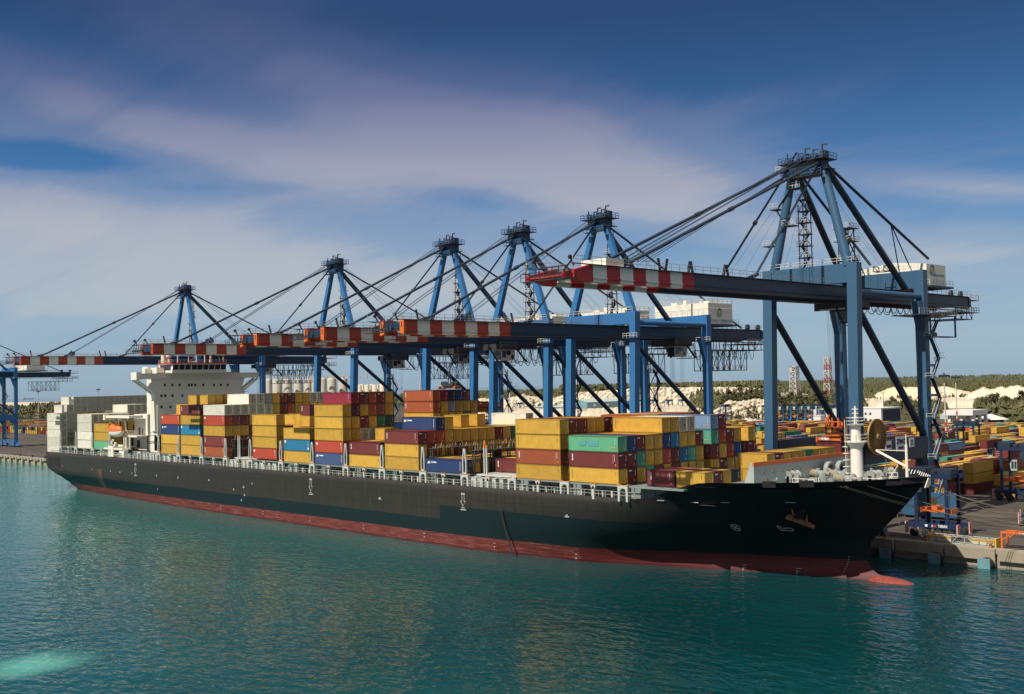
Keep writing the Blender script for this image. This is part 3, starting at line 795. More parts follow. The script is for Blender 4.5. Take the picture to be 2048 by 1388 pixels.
m.box(-333.5, -327, 151.8, 154.4, 39.32, 41.2); m.box(-331.6, -330.0, 149.4, 151.4, 39.32, 41.0)
wh = m.build('wheelhouse', MT['ship_white'], ship)
m = MB(); m.box(-331.4, -321.6, 154.2, 174.2, 42.3, 42.62); m.box(-323.2, -322.4, 150, 154.3, 39.32, 39.5); m.box(-324, -323, 174.2, 177.4, 39.32, 39.5)
m.build('red_deck_edge', MT['red_paint'], wh)
m = MB()
for i in range(9):
    y0 = 155.1 + i * 2.05 + (0.15 if i == 3 else 0)
    m.add([(-322.35, y0, 40.35), (-322.35, y0 + 1.8, 40.35), (-321.95, y0 + 1.8, 41.95), (-321.95, y0, 41.95)], [(0, 1, 2, 3)])
m.add([(-330, 154.42, 40.3), (-323.5, 154.75, 40.3), (-323.2, 154.8, 41.9), (-330, 154.42, 41.9)], [(0, 1, 2, 3)])
m.build('wheelhouse_windows', MT['glass_dark'], wh)
m = MB()
m.rail([(-322, 155, 42.6), (-322, 173.5, 42.6)], 1.0, 0.035, 1.2); m.rail([(-331, 154.4, 42.6), (-322, 154.6, 42.6)], 1.0, 0.035, 1.2)
for (x, y, h) in ((-326, 158.5, 4.4), (-326, 165, 5.2), (-325.5, 167.6, 4.2), (-326, 162.2, 3.4)):
    m.tube((x, y, 42.6), (x, y, 42.6 + h), 0.22, 0.14, 8)
m.box(-326.2, -325.8, 156.8, 160.4, 46.9, 47.1); m.box(-326.3, -325.8, 165.9, 170, 46.6, 46.8)
m.bar((-325, 169, 42.6), (-327, 170.5, 46.8), 0.25); m.bar((-327.6, 171, 42.6), (-327, 170.5, 46.8), 0.25); m.box(-327.5, -326.5, 170, 171, 46.4, 47.0)
m.rail([(-325, 161, 44.6), (-325, 166, 44.6)], 1.0, 0.03, 1.0); m.bar((-326, 162.2, 45), (-326, 165, 44.2), 0.15); m.bar((-326, 162.2, 42.7), (-326, 165, 45.4), 0.13)
rm = m.build('radar_mast', MT['railing_pale'], ship)
m = MB(); m.lathe([(0.3, 0), (0.8, 0.3), (0.9, 0.9), (0.6, 1.5), (0.1, 1.7)], (-327, 156.0, 44.2), 14); m.tube((-327, 156, 42.6), (-327, 156, 44.3), 0.2); m.build('radome', MT['ship_white'], rm)
m = MB(); m.box(-330, -328.2, 154.8, 156.3, 42.62, 46.0); m.build('funnel_casing', MT['cream_steel'], rm)
m = MB(); m.lathe([(1.2, 0), (1.2, 1.9), (0.9, 2.2)], (-332.4, 150.8, 39.32), 14); m.build('deck_tank', MT['ship_white'], wh)
# aft decks by the lifeboat
m = MB()
m.box(-352.8, -334.5, 146.0, 150.6, 25.3, 26.1); m.box(-353.8, -352.5, 145.6, 147.0, 24.6, 26.4)
m.box(-350.5, -333.5, 148.0, 152.4, 19.2, 19.7); m.box(-351.5, -350.2, 147.2, 148.6, 18.6, 20.0)
m.box(-343, -333.2, 151.5, 170, 14.9, 26.4); m.box(-351, -336.5, 144.6, 147.5, 15.2, 15.75)
m.box(-347.4, -343.3, 144.45, 144.9, 13.0, 16.4)
m.box(-347.0, -346.0, 144.5, 145.1, 10.9 + 1.5, 13.1); m.box(-344.8, -343.8, 144.5, 145.1, 12.4, 13.1)
m.box(-339.5, -336, 144.8, 146.2, 12.36, 15.2)
m.bar((-346.2, 145, 16.3), (-344.6, 145, 18.3), 0.5); m.bar((-343.6, 145, 16.3), (-342.6, 145, 17.5), 0.5)
aft = m.build('boat_deck', MT['ship_white'], ship)
m = MB(); m.rail([(-353, 146.0, 26.1), (-334.6, 146.0, 26.1)], 1.5, 0.05, 1.5); m.rail([(-350.8, 148.1, 19.7), (-334, 148.1, 19.7)], 1.5, 0.05, 1.4); m.rail([(-351, 144.8, 15.75), (-337, 144.8, 15.75)], 1.2, 0.05, 1.3)
m.rail([(-356, 144.6, 13.0), (-337.5, 144.6, 13.0)], 1.3, 0.07, 0.9)
m.build('deck_railing', MT['railing_pale'], aft)
m = MB()
for x in (-348.6, -341.8):
    m.bar((x, 148.5, 19.7), (x, 147.6, 24.6), 0.35); m.bar((x, 147.6, 24.6), (x, 145.6, 24.9), 0.3); m.tube((x, 145.7, 24.9), (x, 145.7, 23.0), 0.05, n=5)
for x in (-340, -338.6, -336): m.box(x, x + .4, 146.5, 147, 15.7, 19.2)
m.tube((-342, 146, 16.3), (-338.5, 146, 16.3), 0.55, n=10)
m.build('boat_davit', MT['ship_white'], aft)
m = MB()
for x, y, z, w, h in ((-344, 151.4, 21, .8, 2.0), (-339.6, 151.4, 20, 0.9, 2.1), (-337.2, 151.4, 20.2, .5, 1.6), (-346.5, 151.4, 16, 2.4, 2.6), (-341, 151.4, 15.6, 2, 2.4)):
    m.box(x, x + w, y - 0.03, y + 0.2, z, z + h)
m.build('doorway', MT['dark_opening'], aft)
# lifeboat (hangs from the davits)
lb = thing('lifeboat', 'orange and white enclosed lifeboat hanging in davits beside the white superstructure', 'lifeboat', (-345.2, 146, 20.5))
m = MB(); m.smooth = True
def boat(mbx, xs_, yc, zb, zt_, wid, n=12, top=False):
    vs = []
    for (x, w, zlo, zhi) in xs_:
        for j in range(n + 1):
            a = math.pi * j / n
            if not top: vs.append((x, yc - wid * w * math.cos(a), zhi + (zlo - zhi) * math.sin(a) ** 0.8))
            else: vs.append((x, yc - wid * w * math.cos(a), zlo + (zhi - zlo) * math.sin(a) ** 0.6))
    k = len(xs_)
    mbx.add(vs, [(i * (n + 1) + j, (i + 1) * (n + 1) + j, (i + 1) * (n + 1) + j + 1, i * (n + 1) + j + 1) for i in range(k - 1) for j in range(n)])
boat(m, [(-350.2, 0.05, 21.0, 21.2), (-349, 0.6, 19.9, 21.1), (-347, 0.95, 19.3, 21.0), (-344, 1, 19.1, 21.0), (-341.6, 0.9, 19.4, 21.05), (-340.3, 0.55, 20.0, 21.2), (-339.8, 0.05, 21.1, 21.3)], 146, 0, 0, 1.45)
m.build('boat_hull', MT['ship_white'], lb)
m = MB(); m.smooth = True
boat(m, [(-349.3, 0.1, 21.1, 21.3), (-348.6, 0.75, 21.05, 22.6), (-347.9, 0.9, 21.05, 23.3), (-346.8, 0.92, 21.05, 23.4), (-346.0, 0.92, 21.05, 22.9), (-343, 0.95, 21.05, 22.8), (-341, 0.75, 21.1, 22.6), (-340.2, 0.1, 21.2, 21.5)], 146, 0, 0, 1.45, top=True)
m.build('canopy', MT['orange_paint'], lb)
# ---- stern ports, hull marks
m = MB()
for (a, b_, c, d) in ((97.0, 104.6, 913, 930), (108.6, 119.4, 914, 932)):
    p0 = atY(a, d, 144.28); p1 = atY(b_, c, 144.28)
    m.box(p0[0], p1[0], 144.24, 144.9, max(7.6, p0[2]), p1[2])
m.build('mooring_ports', MT['dark_gap'], ship)
m = MB()
def hy(X, z): return CL - hb(X, z) - 0.04
def arrow(px, t, b_):
    p = atY(px, t, 144.26); q_ = atY(px, b_, 144.26); X = p[0]; z1 = p[2]; z0 = q_[2]; w = 0.42; th = 0.14; y0, y1 = 144.22, 144.28; H = z1 - z0
    m.box(X - w, X - w + th, y0, y1, z0 + H * 0.38, z1 - H * .18); m.box(X + w - th, X + w, y0, y1, z0 + H * 0.38, z1 - H * .18)
    m.box(X - w - 0.15, X + w + 0.15, y0, y1, z1 - H * .14, z1)
    for s_ in (-1, 1):
        m.bar((X + s_ * w * 1.9, 144.25, z0 + H * 0.38), (X, 144.25, z0), 0.06, 0.16, up=(0, 1, 0)); m.box(min(X + s_ * w, X + s_ * w * 1.9), max(X + s_ * w, X + s_ * w * 1.9), y0, y1, z0 + H * .35, z0 + H * .40)
    m.box(X - 0.9, X + 0.9, y0, y1, z0 - 0.75, z0 - 0.55); m.box(X - 0.6, X + 0.5, y0, y1, z0 - 0.35, z0 - 0.2)
arrow(621.5, 957, 983); arrow(926, 986, 1013); arrow(271, 927, 947)
for px, py, w in ((125, 933, .5), (184, 939.5, .5), (221, 943, .5), (240, 945, .7), (264, 947, .5), (313, 952, .7), (356, 956, .7), (418, 961, .7), (483, 1001, .6), (467.6, 980, .7), (504, 968, .5), (487.5, 975, .9), (489, 991, .8), (760, 998, 1.1), (1134, 1033.5, 1.1), (315, 979, .3), (206, 1007, 0)):
    if w == 0: continue
    p = atY(px, py, 144.26); X = p[0]
    yy = min(144.26, hy(X, p[2])) if X < -320 or X > -160 else 144.26
    if X > -172 or X < -330:
        yv = hy(X, p[2]); p = atY(px, py, yv); X = p[0]; yy = hy(X, p[2]) - 0.02
    m.box(X - w / 2, X + w / 2, yy - 0.03, yy + 0.03, p[2] - 0.1, p[2] + 0.1); m.box(X - w / 4, X + w / 5, yy - 0.03, yy + 0.03, p[2] + 0.16, p[2] + 0.42)
for i in range(7):
    X = -272 + i * 22.3; m.box(X - .12, X + .12, 144.22, 144.3, 1.2, 1.45); m.box(X - .3, X + .3, 144.22, 144.3, 2.0, 2.08)
m.build('hull_markings', MT['hull_mark'], ship)
# thruster and bulb signs on the flared bow, anchor
def onhull(px, py):
    y = 155.0
    for _ in range(40):
        p = atY(px, py, y); y = 0.6 * y + 0.4 * (CL - hb(p[0], p[2]))
    return atY(px, py, y)
m = MB()
def hp(p, dx, dz, off=0.08):
    X = p[0] + dx; z = p[2] + dz
    return (X, CL - hb(X, z) - off, z)
p = onhull(1472, 1055); R0 = 0.62
for i in range(20):
    a, b_ = 2 * math.pi * i / 20, 2 * math.pi * (i + 1) / 20
    m.bar(hp(p, R0 * math.cos(a), R0 * math.sin(a)), hp(p, R0 * math.cos(b_), R0 * math.sin(b_)), 0.09)
for a in (0.78, 2.36): m.bar(hp(p, R0 * math.cos(a), R0 * math.sin(a)), hp(p, -R0 * math.cos(a), -R0 * math.sin(a)), 0.16)
p = onhull(1570, 1057)
pts = [(-0.9, 0.45), (-0.55, 0.45), (-0.4, 0.05), (0.9, 0.12), (1.15, -0.15), (1.0, -0.4), (-0.75, -0.35), (-0.9, 0.45)]
for a, b_ in zip(pts[:-1], pts[1:]): m.bar(hp(p, *a), hp(p, *b_), 0.11)
for k in range(9):
    z = 0.9 + k * 0.42
    for px_ in (1718,): pass
for k in range(8):
    X = -95.6 + k * 0.13; z = 0.5 + k * 0.42; m.bar((X - .1, CL - hb(X, z) - .06, z), (X + .1, CL - hb(X, z) - .06, z), 0.12)
for px, py in ((1489, 1130), (1597, 1137)):
    p = onhull(px, py); m.bar(hp(p, -.4, 0), hp(p, .4, 0), .1); m.bar(hp(p, -.3, -.4), hp(p, .3, -.4), .1); m.bar(hp(p, 0, -.4), hp(p, 0, -0.9), .1)
for px, py in ((1323, 1001), (1391, 1005), (1452, 1005), (1583, 1005)):
    p = onhull(px, py); m.bar(hp(p, -.8, 0), hp(p, .6, 0), .1, m=0)
m.build('bow_signs', MT['hull_mark'], ship)
m = MB(); p = onhull(1601, 1038)
def ah(dx, dz, o=0.35): return hp(p, dx, dz, o)
m.bar(ah(-1.2, 0.35), ah(0.9, -1.05), 0.55, 0.8); m.bar(ah(0.5, -0.9), ah(1.25, -1.35), 0.9, 0.6)
for dx0, dz0, dx1, dz1 in ((-0.5, 0.1, 0.45, 2.0), (0.55, -0.7, 1.75, 1.0)):
    m.bar(ah(dx0, dz0, .3), ah(dx1, dz1, .35), 0.5, 0.9, 0.1, 0.12)
m.bar(ah(-1.5, 0.5), ah(-0.9, 0.2), 0.7, 0.9)
m.build('anchor', MT['rust_steel'], ship)
m = MB(); p = onhull(1597, 1022); m.lathe([(1.4, 0), (1.3, 0.35), (0.8, 0.4)], (p[0], p[1] - 0.2, p[2]), 16, axis='y'); m.build('hawse_recess', MT['dark_gap'], ship)
for (px, py) in ((1540, 970), (1615, 969), (1792, 965), (1822, 962)):
    m = MB(); p = onhull(px, py); y = CL - hb(p[0], p[2]); m.bar((p[0] - 1.0, hp(p, -1, 0, .1)[1], p[2] + .1), (p[0] + .8, hp(p, 1, 0, .1)[1], p[2] + .1), 0.9, .95); m.build('fairlead', MT['dark_gap'], ship)
# black rope hanging on the side amidships
m = MB(); m.path([atY(1002, 1018, 143.9), atY(1006, 1040, 143.9), atY(1012, 1062, 144.0), atY(1024, 1104, 144.0)], 0.16, 6)
m.build('hanging_rope', MT['rubber'], ship)
# ---- breakwater, foremast, forecastle machinery
bwk = MB()
yb = np.linspace(149.2, 181.8, 23)
bwk.box(-102.7, -102.5, 149.2, 181.8, 15.71, 19.1)
bwk.prism([(-104.6, 15.71), (-102.7, 15.71), (-102.7, 19.8), (-103.1, 19.8)], 'y', 149.2, 149.45)
for y in yb[2::3]: bwk.prism([(-104.4, 15.71), (-102.7, 15.71), (-102.7, 19.2)], 'y', y, y + 0.15)
bw = bwk.build('breakwater', MT['ship_grey_green'], ship)
m = MB(); m.box(-102.72, -102.46, 149.2, 181.8, 19.1, 19.8); m.build('orange_band', MT['orange_paint'], bw)
for i in range(11):
    y = 152.0 + i * 2.75
    m = MB(); m.lathe([(0.22, 0), (0.22, 0.08)], (-102.49, y, 18.0), 10, axis='x'); m.build('drain_hole', MT['rust_steel'], bw)
    m = MB(); m.lathe([(0.24, 0), (0.24, 0.08)], (-102.49, y + 1.0, 16.7), 10, axis='x'); m.build('drain_hole', MT['mark_white' if i % 3 else 'rust_steel'], bw)
fm = MB(); fx, fy = -93.3, CL
zl_ = atY(1713, 884, CL)[2]; zu = atY(1713, 851, CL)[2]; ztp = atY(1713, 812, CL)[2]
fm.tube((fx, fy, 15.7), (fx, fy, zl_ - 1.0), 1.05, 0.95, 20); fm.tube((fx, fy, zl_ - 1.0), (fx, fy, zl_), 0.95, 1.55, 20); fm.tube((fx, fy, zl_), (fx, fy, zu), 0.85, 0.8, 20)
fm.lathe([(1.9, 0), (1.9, 0.18)], (fx, fy, zl_), 20); fm.lathe([(1.35, 0), (1.55, 0.25)], (fx, fy, zu), 20); fm.tube((fx, fy, zu), (fx, fy, ztp), 0.25, 0.14, 8)
for zz in (zu + 1.3, zu + 2.0, zu + 2.7): fm.box(fx - 0.6, fx + 0.6, fy - 0.08, fy + 0.08, zz, zz + 0.1)
fmo = fm.build('foremast', MT['ship_white'], ship)
m = MB()
for zz, rr_ in ((zl_ + 0.18, 1.85), (zu + 0.25, 1.5)):
    for i in range(12):
        a, b_ = 2 * math.pi * i / 12, 2 * math.pi * (i + 1) / 12
        m.rail([(fx + rr_ * math.cos(a), fy + rr_ * math.sin(a), zz), (fx + rr_ * math.cos(b_), fy + rr_ * math.sin(b_), zz)], 1.05, 0.04, 5)
for s_ in (-0.3, 0.3): m.bar((fx - 1.3, fy - 0.9 + s_, 15.7), (fx - 1.3, fy - 0.9 + s_, zu + 1), 0.07)
for z in np.arange(16.2, zu, 0.45): m.bar((fx - 1.3, fy - 1.2, z), (fx - 1.3, fy - 0.6, z), 0.06)
for z in np.arange(16.2, zl_, 1.1): m.box(fx - 1.75, fx - 0.9, fy - 1.4, fy - 0.5, z, z + 0.09)
m.build('mast_ladder', MT['ship_white'], fmo)
def winch(x, y, sc=1.0, ax='y'):
    m = MB(); L = 3.2 * sc
    m.lathe([(0.9 * sc, -L / 2), (0.9 * sc, -L / 2 + .12), (0.5 * sc, -L / 2 + .13), (0.5 * sc, -0.2), (0.9 * sc, -.19), (0.9 * sc, 0), (.5 * sc, .01), (.5 * sc, L / 2 - .3), (.85 * sc, L / 2 - .29), (.85 * sc, L / 2 - .1), (.3, L / 2), (.3, L / 2 + .5)], (x, y, 16.9), 16, axis=ax)
    m.cb((x + 1.0, y, 16.3), (1.2, 1.4, 1.2)); m.cb((x - 0.2, y, 15.95), (1.6, L, 0.5)); m.cb((x + .9, y + 1.1, 16.7), (.7, .7, 1.3))
    for yy in (-L / 2 + .06, -.1, L / 2 - .2): m.cb((x, y + yy, 16.3) if ax == 'y' else (x + yy, y, 16.3), (0.7, .12, 1.2) if ax == 'y' else (.12, .7, 1.2))
    m.build('mooring_winch', MT['winch_grey'], ship)
    m = MB(); m.lathe([(0.62 * sc, -L / 2 + .2), (0.66 * sc, -L / 4), (.62 * sc, -.3)], (x, y, 16.9), 16, axis=ax); m.build('rope_drum', MT['rope_tan'], ship)
for (px, py, dy) in ((1585, 950, 0), (1632, 946, 3), (1690, 955, 0), (1745, 950, 2), (1765, 945, 5), (1660, 948, 8), (1610, 940, 9)):
    p = atZ(px, py, 17.0); winch(p[0], p[1] + dy * 0.3, 1.0, 'y' if (int(px) % 2) else 'x')
m = MB()
for (px, py) in ((1655, 935), (1678, 933)):
    p = atZ(px, py, 17.6); m = MB()
    m.lathe([(1.45, 0), (1.5, 0.1), (1.5, 0.7), (1.45, 0.8), (1.0, .8), (1.0, 0)], (p[0], p[1], 17.2), 20, axis='x'); m.build('windlass', MT['winch_grey'], ship)
m = MB()
rn = random.Random(12)
for i in range(26):
    x = rn.uniform(-101, -85); y = CL + rn.uniform(-0.9, 0.9) * max(1, hb(x, 16) - 2.5); h = rn.uniform(.4, 1.5); w = rn.uniform(.25, .9)
    m = MB()
    if rn.random() < .5: m.box(x, x + w, y, y + w * .8, 15.7, 15.9 + h)
    else: m.lathe([(w * .5, 0), (w * .4, h * .8), (w * .55, h)], (x, y, 15.7), 10)
    m.build('deck_fitting', MT['winch_grey'], ship)
m = MB()
for (x, y, x2, y2) in ((-99, 155, -95, 155), (-96, 158, -96, 163), (-92, 160, -87, 162), (-97, 171, -90, 173), (-90, 157.5, -90, 163), (-88, 163, -84, 164.5)): m.rail([(x, y, 15.7), (x2, y2, 15.7)], 1.3, 0.05, 1.0)
m.tube((-84.5, CL, 16), (-84.5, CL, 22.3), 0.28, 0.2, 8); m.tube((-84.5, CL, 22.3), (-84.5, CL, 24), 0.1, 0.07, 6)
m.bar((-84.6, CL, 18.8), (-90.0, CL + 0.5, 21.2), 0.3); m.bar((-84.6, CL, 21.3), (-90.0, CL + .5, 21.3), 0.1); m.bar((-88, CL, 16), (-86, CL, 19), .1)
m.build('jackstaff', MT['ship_white'], ship)
m = MB(); vs = []
for i, X in enumerate(np.linspace(-91, -80.9, 12)):
    for sgn in (1,): vs += [(X, CL + hb(X, 17.2) - 0.1, 15.7), (X, CL + hb(X, 17.2) - 0.6, 17.3)]
    m.prism([(CL + hb(X, 17) - .2, 15.7), (CL + hb(X, 17) - 1.6, 15.7), (CL + hb(X, 17) - .3, 17.2)], 'x', X, X + .12)
m.build('bulwark_stays', MT['ship_white'], ship)
# people on the ship
def person(px_, loc, heading, label, top, legs, arm=0.3, sc=1.0, stride=0.12):
    x, y, z = loc
    me = bpy.data.meshes.new('person'); H = 1.76 * sc
    V = [(0, 0, .93), (0, 0, 1.15), (0, 0, 1.42), (0, 0, 1.52), (0, 0.02, 1.66),
         (-.19, 0, 1.41), (-.25, .03, 1.13), (-.22, arm * .6, .92), (-.21, arm * .75, .84), (.19, 0, 1.41), (.25, -.02, 1.13), (.24, .06, .88), (.24, .08, .80),
         (-.09, 0, .9), (-.10, stride * .5, .49), (-.10, stride * .2, .08), (-.10, stride * .2 + .15, .03), (.09, 0, .9), (.10, -stride * .3, .49), (.10, -stride, .08), (.10, -stride + .15, .03)]
    E = [(0, 1), (1, 2), (2, 3), (3, 4), (2, 5), (5, 6), (6, 7), (7, 8), (2, 9), (9, 10), (10, 11), (11, 12), (0, 13), (13, 14), (14, 15), (15, 16), (0, 17), (17, 18), (18, 19), (19, 20)]
    rad = [.15, .145, .15, .06, .105, .06, .05, .036, .04, .06, .05, .036, .04, .09, .065, .042, .045, .09, .065, .042, .045]
    me.from_pydata([(a * sc, b * sc, c * sc) for a, b, c in V], E, []); o = bpy.data.objects.new('person', me); COL.objects.link(o)
    md = o.modifiers.new('skin', 'SKIN')
    for i, r_ in enumerate(rad): me.skin_vertices[0].data[i].radius = (r_ * sc, r_ * sc * (.78 if i < 3 else 1))
    me.skin_vertices[0].data[0].use_root = True
    md2 = o.modifiers.new('sub', 'SUBSURF'); md2.levels = 1; md2.render_levels = 1
    dg = bpy.context.evaluated_depsgraph_get(); me2 = bpy.data.meshes.new_from_object(o.evaluated_get(dg))
    o.modifiers.clear(); o.data = me2
    for mm in (top, legs, MT['skin']): me2.materials.append(mm)
    for f in me2.polygons:
        c = f.center.z / sc; f.material_index = 2 if c > 1.5 or (abs(f.center.x) > .2 * sc and c < .9) else (0 if c > .93 else 1); f.use_smooth = True
    o.location = loc; o.rotation_euler = (0, 0, heading); tag(o, label, 'person', 'people aboard the ship'); WLOC[o.name] = tuple(loc)
    mb_ = MB(); mb_.lathe([(.13 * sc, 1.66 * sc), (.14 * sc, 1.70 * sc), (.10 * sc, 1.82 * sc), (.02, 1.85 * sc)], (x, y, z), 10); mb_.build('hard_hat', px_, o)
    return o
person(MT['yellow_paint'], (-167.9 - 1.7, 150.2, 20.0), 0.4, 'worker in orange overalls on the walkway behind the dark blue container', MT['hivis_orange'], MT['hivis_orange'])
person(MT['red_paint'], (-169.6, 156.5, 20.0), 2.5, 'worker in orange overalls standing further in on the same walkway', MT['hivis_orange'], MT['cloth_dark'])
person(MT['cloth_dark'], (-323.0, 171.5, 42.62), 1.2, 'person in dark clothes on the wheelhouse roof near the right mast', MT['cloth_dark'], MT['cloth_dark'])
person(MT['yellow_paint'], (-323.0, 172.9, 42.62), 2.0, 'person in white shirt and yellow hat on the wheelhouse roof', MT['ship_white'], MT['ship_white'])
# ================================================================ containers
CC = {'y': ((0.62, 0.36, 0.045), 'yellow'), 'd': ((0.17, 0.026, 0.026), 'maroon'), 'r': ((0.46, 0.060, 0.028), 'bright red'), 'o': ((0.37, 0.085, 0.028), 'rust orange'),
      'n': ((0.012, 0.050, 0.17), 'navy blue'), 'b': ((0.02, 0.07, 0.24), 'blue'), 'B': ((0.055, 0.10, 0.23), 'faded blue'), 'c': ((0.012, 0.19, 0.36), 'bright blue'),
      'g': ((0.13, 0.46, 0.24), 'light green'), 'G': ((0.03, 0.20, 0.12), 'green'), 't': ((0.07, 0.36, 0.24), 'teal'), 'K': ((0.02, 0.07, 0.05), 'dark green'),
      'w': ((0.74, 0.70, 0.58), 'white'), 'e': ((0.25, 0.26, 0.26), 'grey'), 'm': ((0.26, 0.012, 0.045), 'crimson'), 'p': ((0.10, 0.018, 0.035), 'plum'),
      'l': ((0.16, 0.27, 0.42), 'pale blue'), 'k': ((0.018, 0.028, 0.045), 'dark slate'), 'q': ((0.24, 0.07, 0.055), 'brown'), 'a': ((0.10, 0.36, 0.36), 'aqua')}
ORD = ['', 'first', 'second', 'third', 'fourth', 'fifth', 'sixth', 'seventh', 'eighth', 'ninth', 'tenth', '11th', '12th', '13th', '14th', '15th', '16th', '17th', '18th', '19th', '20th',
       '21st', '22nd', '23rd', '24th', '25th', '26th', '27th', '28th', '29th', '30th', '31st', '32nd', '33rd', '34th', '35th', '36th', '37th', '38th', '39th', '40th']
CW = 2.44
def corr(mbx, L, y, yin, H, x0=0.14, n=None):
    """corrugated side wall in plane y, recesses at yin"""
    n = n or int((L - 2 * x0) / 0.36); p = (L - 2 * x0) / n; vs = []; zs = (0.16, H - 0.12)
    for i in range(n):
        a = x0 + i * p
        for dx, yy in ((0, y), (p * .36, y), (p * .5, yin), (p * .86, yin)): vs += [(a + dx, yy, zs[0]), (a + dx, yy, zs[1])]
    vs += [(L - x0, y, zs[0]), (L - x0, y, zs[1])]
    k = len(vs) // 2
    mbx.add(vs, [(2 * i, 2 * i + 2, 2 * i + 3, 2 * i + 1) for i in range(k - 1)])
def mk_body(L, H, kind):
    m = MB()
    if kind == 'reefer':
        m.box(0.03, L - 0.06, 0.03, CW - 0.03, 0.14, H - 0.03)
        for i in range(1, 24): m.box(i * L / 24 - 0.02, i * L / 24 + 0.02, 0.012, 0.05, 0.3, H - 0.2)
    else:
        corr(m, L, 0.02, 0.06, H); corr(m, L, CW - 0.02, CW - 0.06, H)
        vs = []; n = 7
        for xx, xi in ((L - 0.03, L - 0.07),):
            zs = (0.16, H - 0.12); p = (CW - .28) / n; vv = []
            for i in range(n):
                a = .14 + i * p
                for dx, q_ in ((0, xx), (p * .36, xx), (p * .5, xi), (p * .86, xi)): vv += [(q_, a + dx, zs[0]), (q_, a + dx, zs[1])]
            vv += [(xx, CW - .14, zs[0]), (xx, CW - .14, zs[1])]
            k = len(vv) // 2; m.add(vv, [(2 * i, 2 * i + 2, 2 * i + 3, 2 * i + 1) for i in range(k - 1)])
        m.box(0.05, L - 0.05, 0.08, CW - 0.08, 0.13, H - 0.05)
        nr = int(L / 0.6)
        for i in range(nr): m.box(0.3 + i * (L - .6) / nr, 0.3 + (i + .5) * (L - .6) / nr, 0.2, CW - 0.2, H - 0.05, H - 0.025)
    return m
def mk_frame(L, H):
    m = MB()
    for x in (0, L - 0.16):
        for y in (0, CW - 0.16): m.box(x, x + 0.16, y, y + 0.16, 0.0, H)
    for y in (0.004, CW - 0.104):
        m.box(0.16, L - 0.16, y, y + 0.10, 0.02, 0.18); m.box(0.16, L - 0.16, y, y + 0.10, H - 0.13, H - 0.004)
    for x in (0.004, L - 0.104):
        m.box(x, x + 0.10, 0.16, CW - 0.16, 0.02, 0.18); m.box(x, x + 0.10, 0.16, CW - 0.16, H - 0.14, H - 0.004)
    return m
def mk_door(H, x=0.0, s=-1, dark=False):
    """two door leaves with lock rods; s = -1 faces towards -x"""
    m = MB(); f = x + s * 0.0
    for a, b_ in ((0.17, CW / 2 - 0.02), (CW / 2 + 0.02, CW - 0.17)):
        m.box(min(f, f - s * 0.05), max(f, f - s * 0.05), a, b_, 0.19, H - 0.15)
        for k in range(4):
            z = 0.34 + k * (H - 0.6) / 4; m.box(min(f + s * .02, f - s * .03), max(f + s * .02, f - s * .03), a + .12, b_ - .12, z, z + (H - .6) / 4 - .14)
    for yy in (0.38, 0.82, CW - 0.82, CW - 0.38): m.box(min(f, f + s * .05), max(f, f + s * .05), yy, yy + .05, 0.10, H - .06, 1)
    return m
def mk_reefer_end(H, L):
    m = MB(); x = L - 0.06
    m.box(x, x + .03, .14, CW - .14, .16, H - .12)
    for yy in (.5, 1.0, CW / 2 - .02, 1.5, 1.95): m.box(x + .03, x + .05, yy, yy + (.04 if abs(yy - CW / 2) > .1 else .07), .14, H - .1, 1)
    m.box(x + .03, x + .05, .3, .8, .5, .8, 2); m.box(x + .03, x + .05, 1.6, 1.8, 1.1, 1.4, 1)
    return m
def link(me_o): return me_o
def proto(kind, L, H):
    t = MB(); c = mk_body(L, H, kind)
    MT_body = MT['container_paint']
    o = c.build('shipping_container', MT_body, None, (0, 0, 0))
    mk_frame(L, H).build('corner_frame', MT['container_frame_paint'], o)
    if kind == 'reefer': mk_reefer_end(H, L).build('end_door', [MT['reefer_grey'], MT['dark_gap'], MT['mark_orange']], o)
    elif kind == 'door': mk_door(H).build('end_door', [MT['container_paint'], MT['container_frame_paint']], o)
    return o
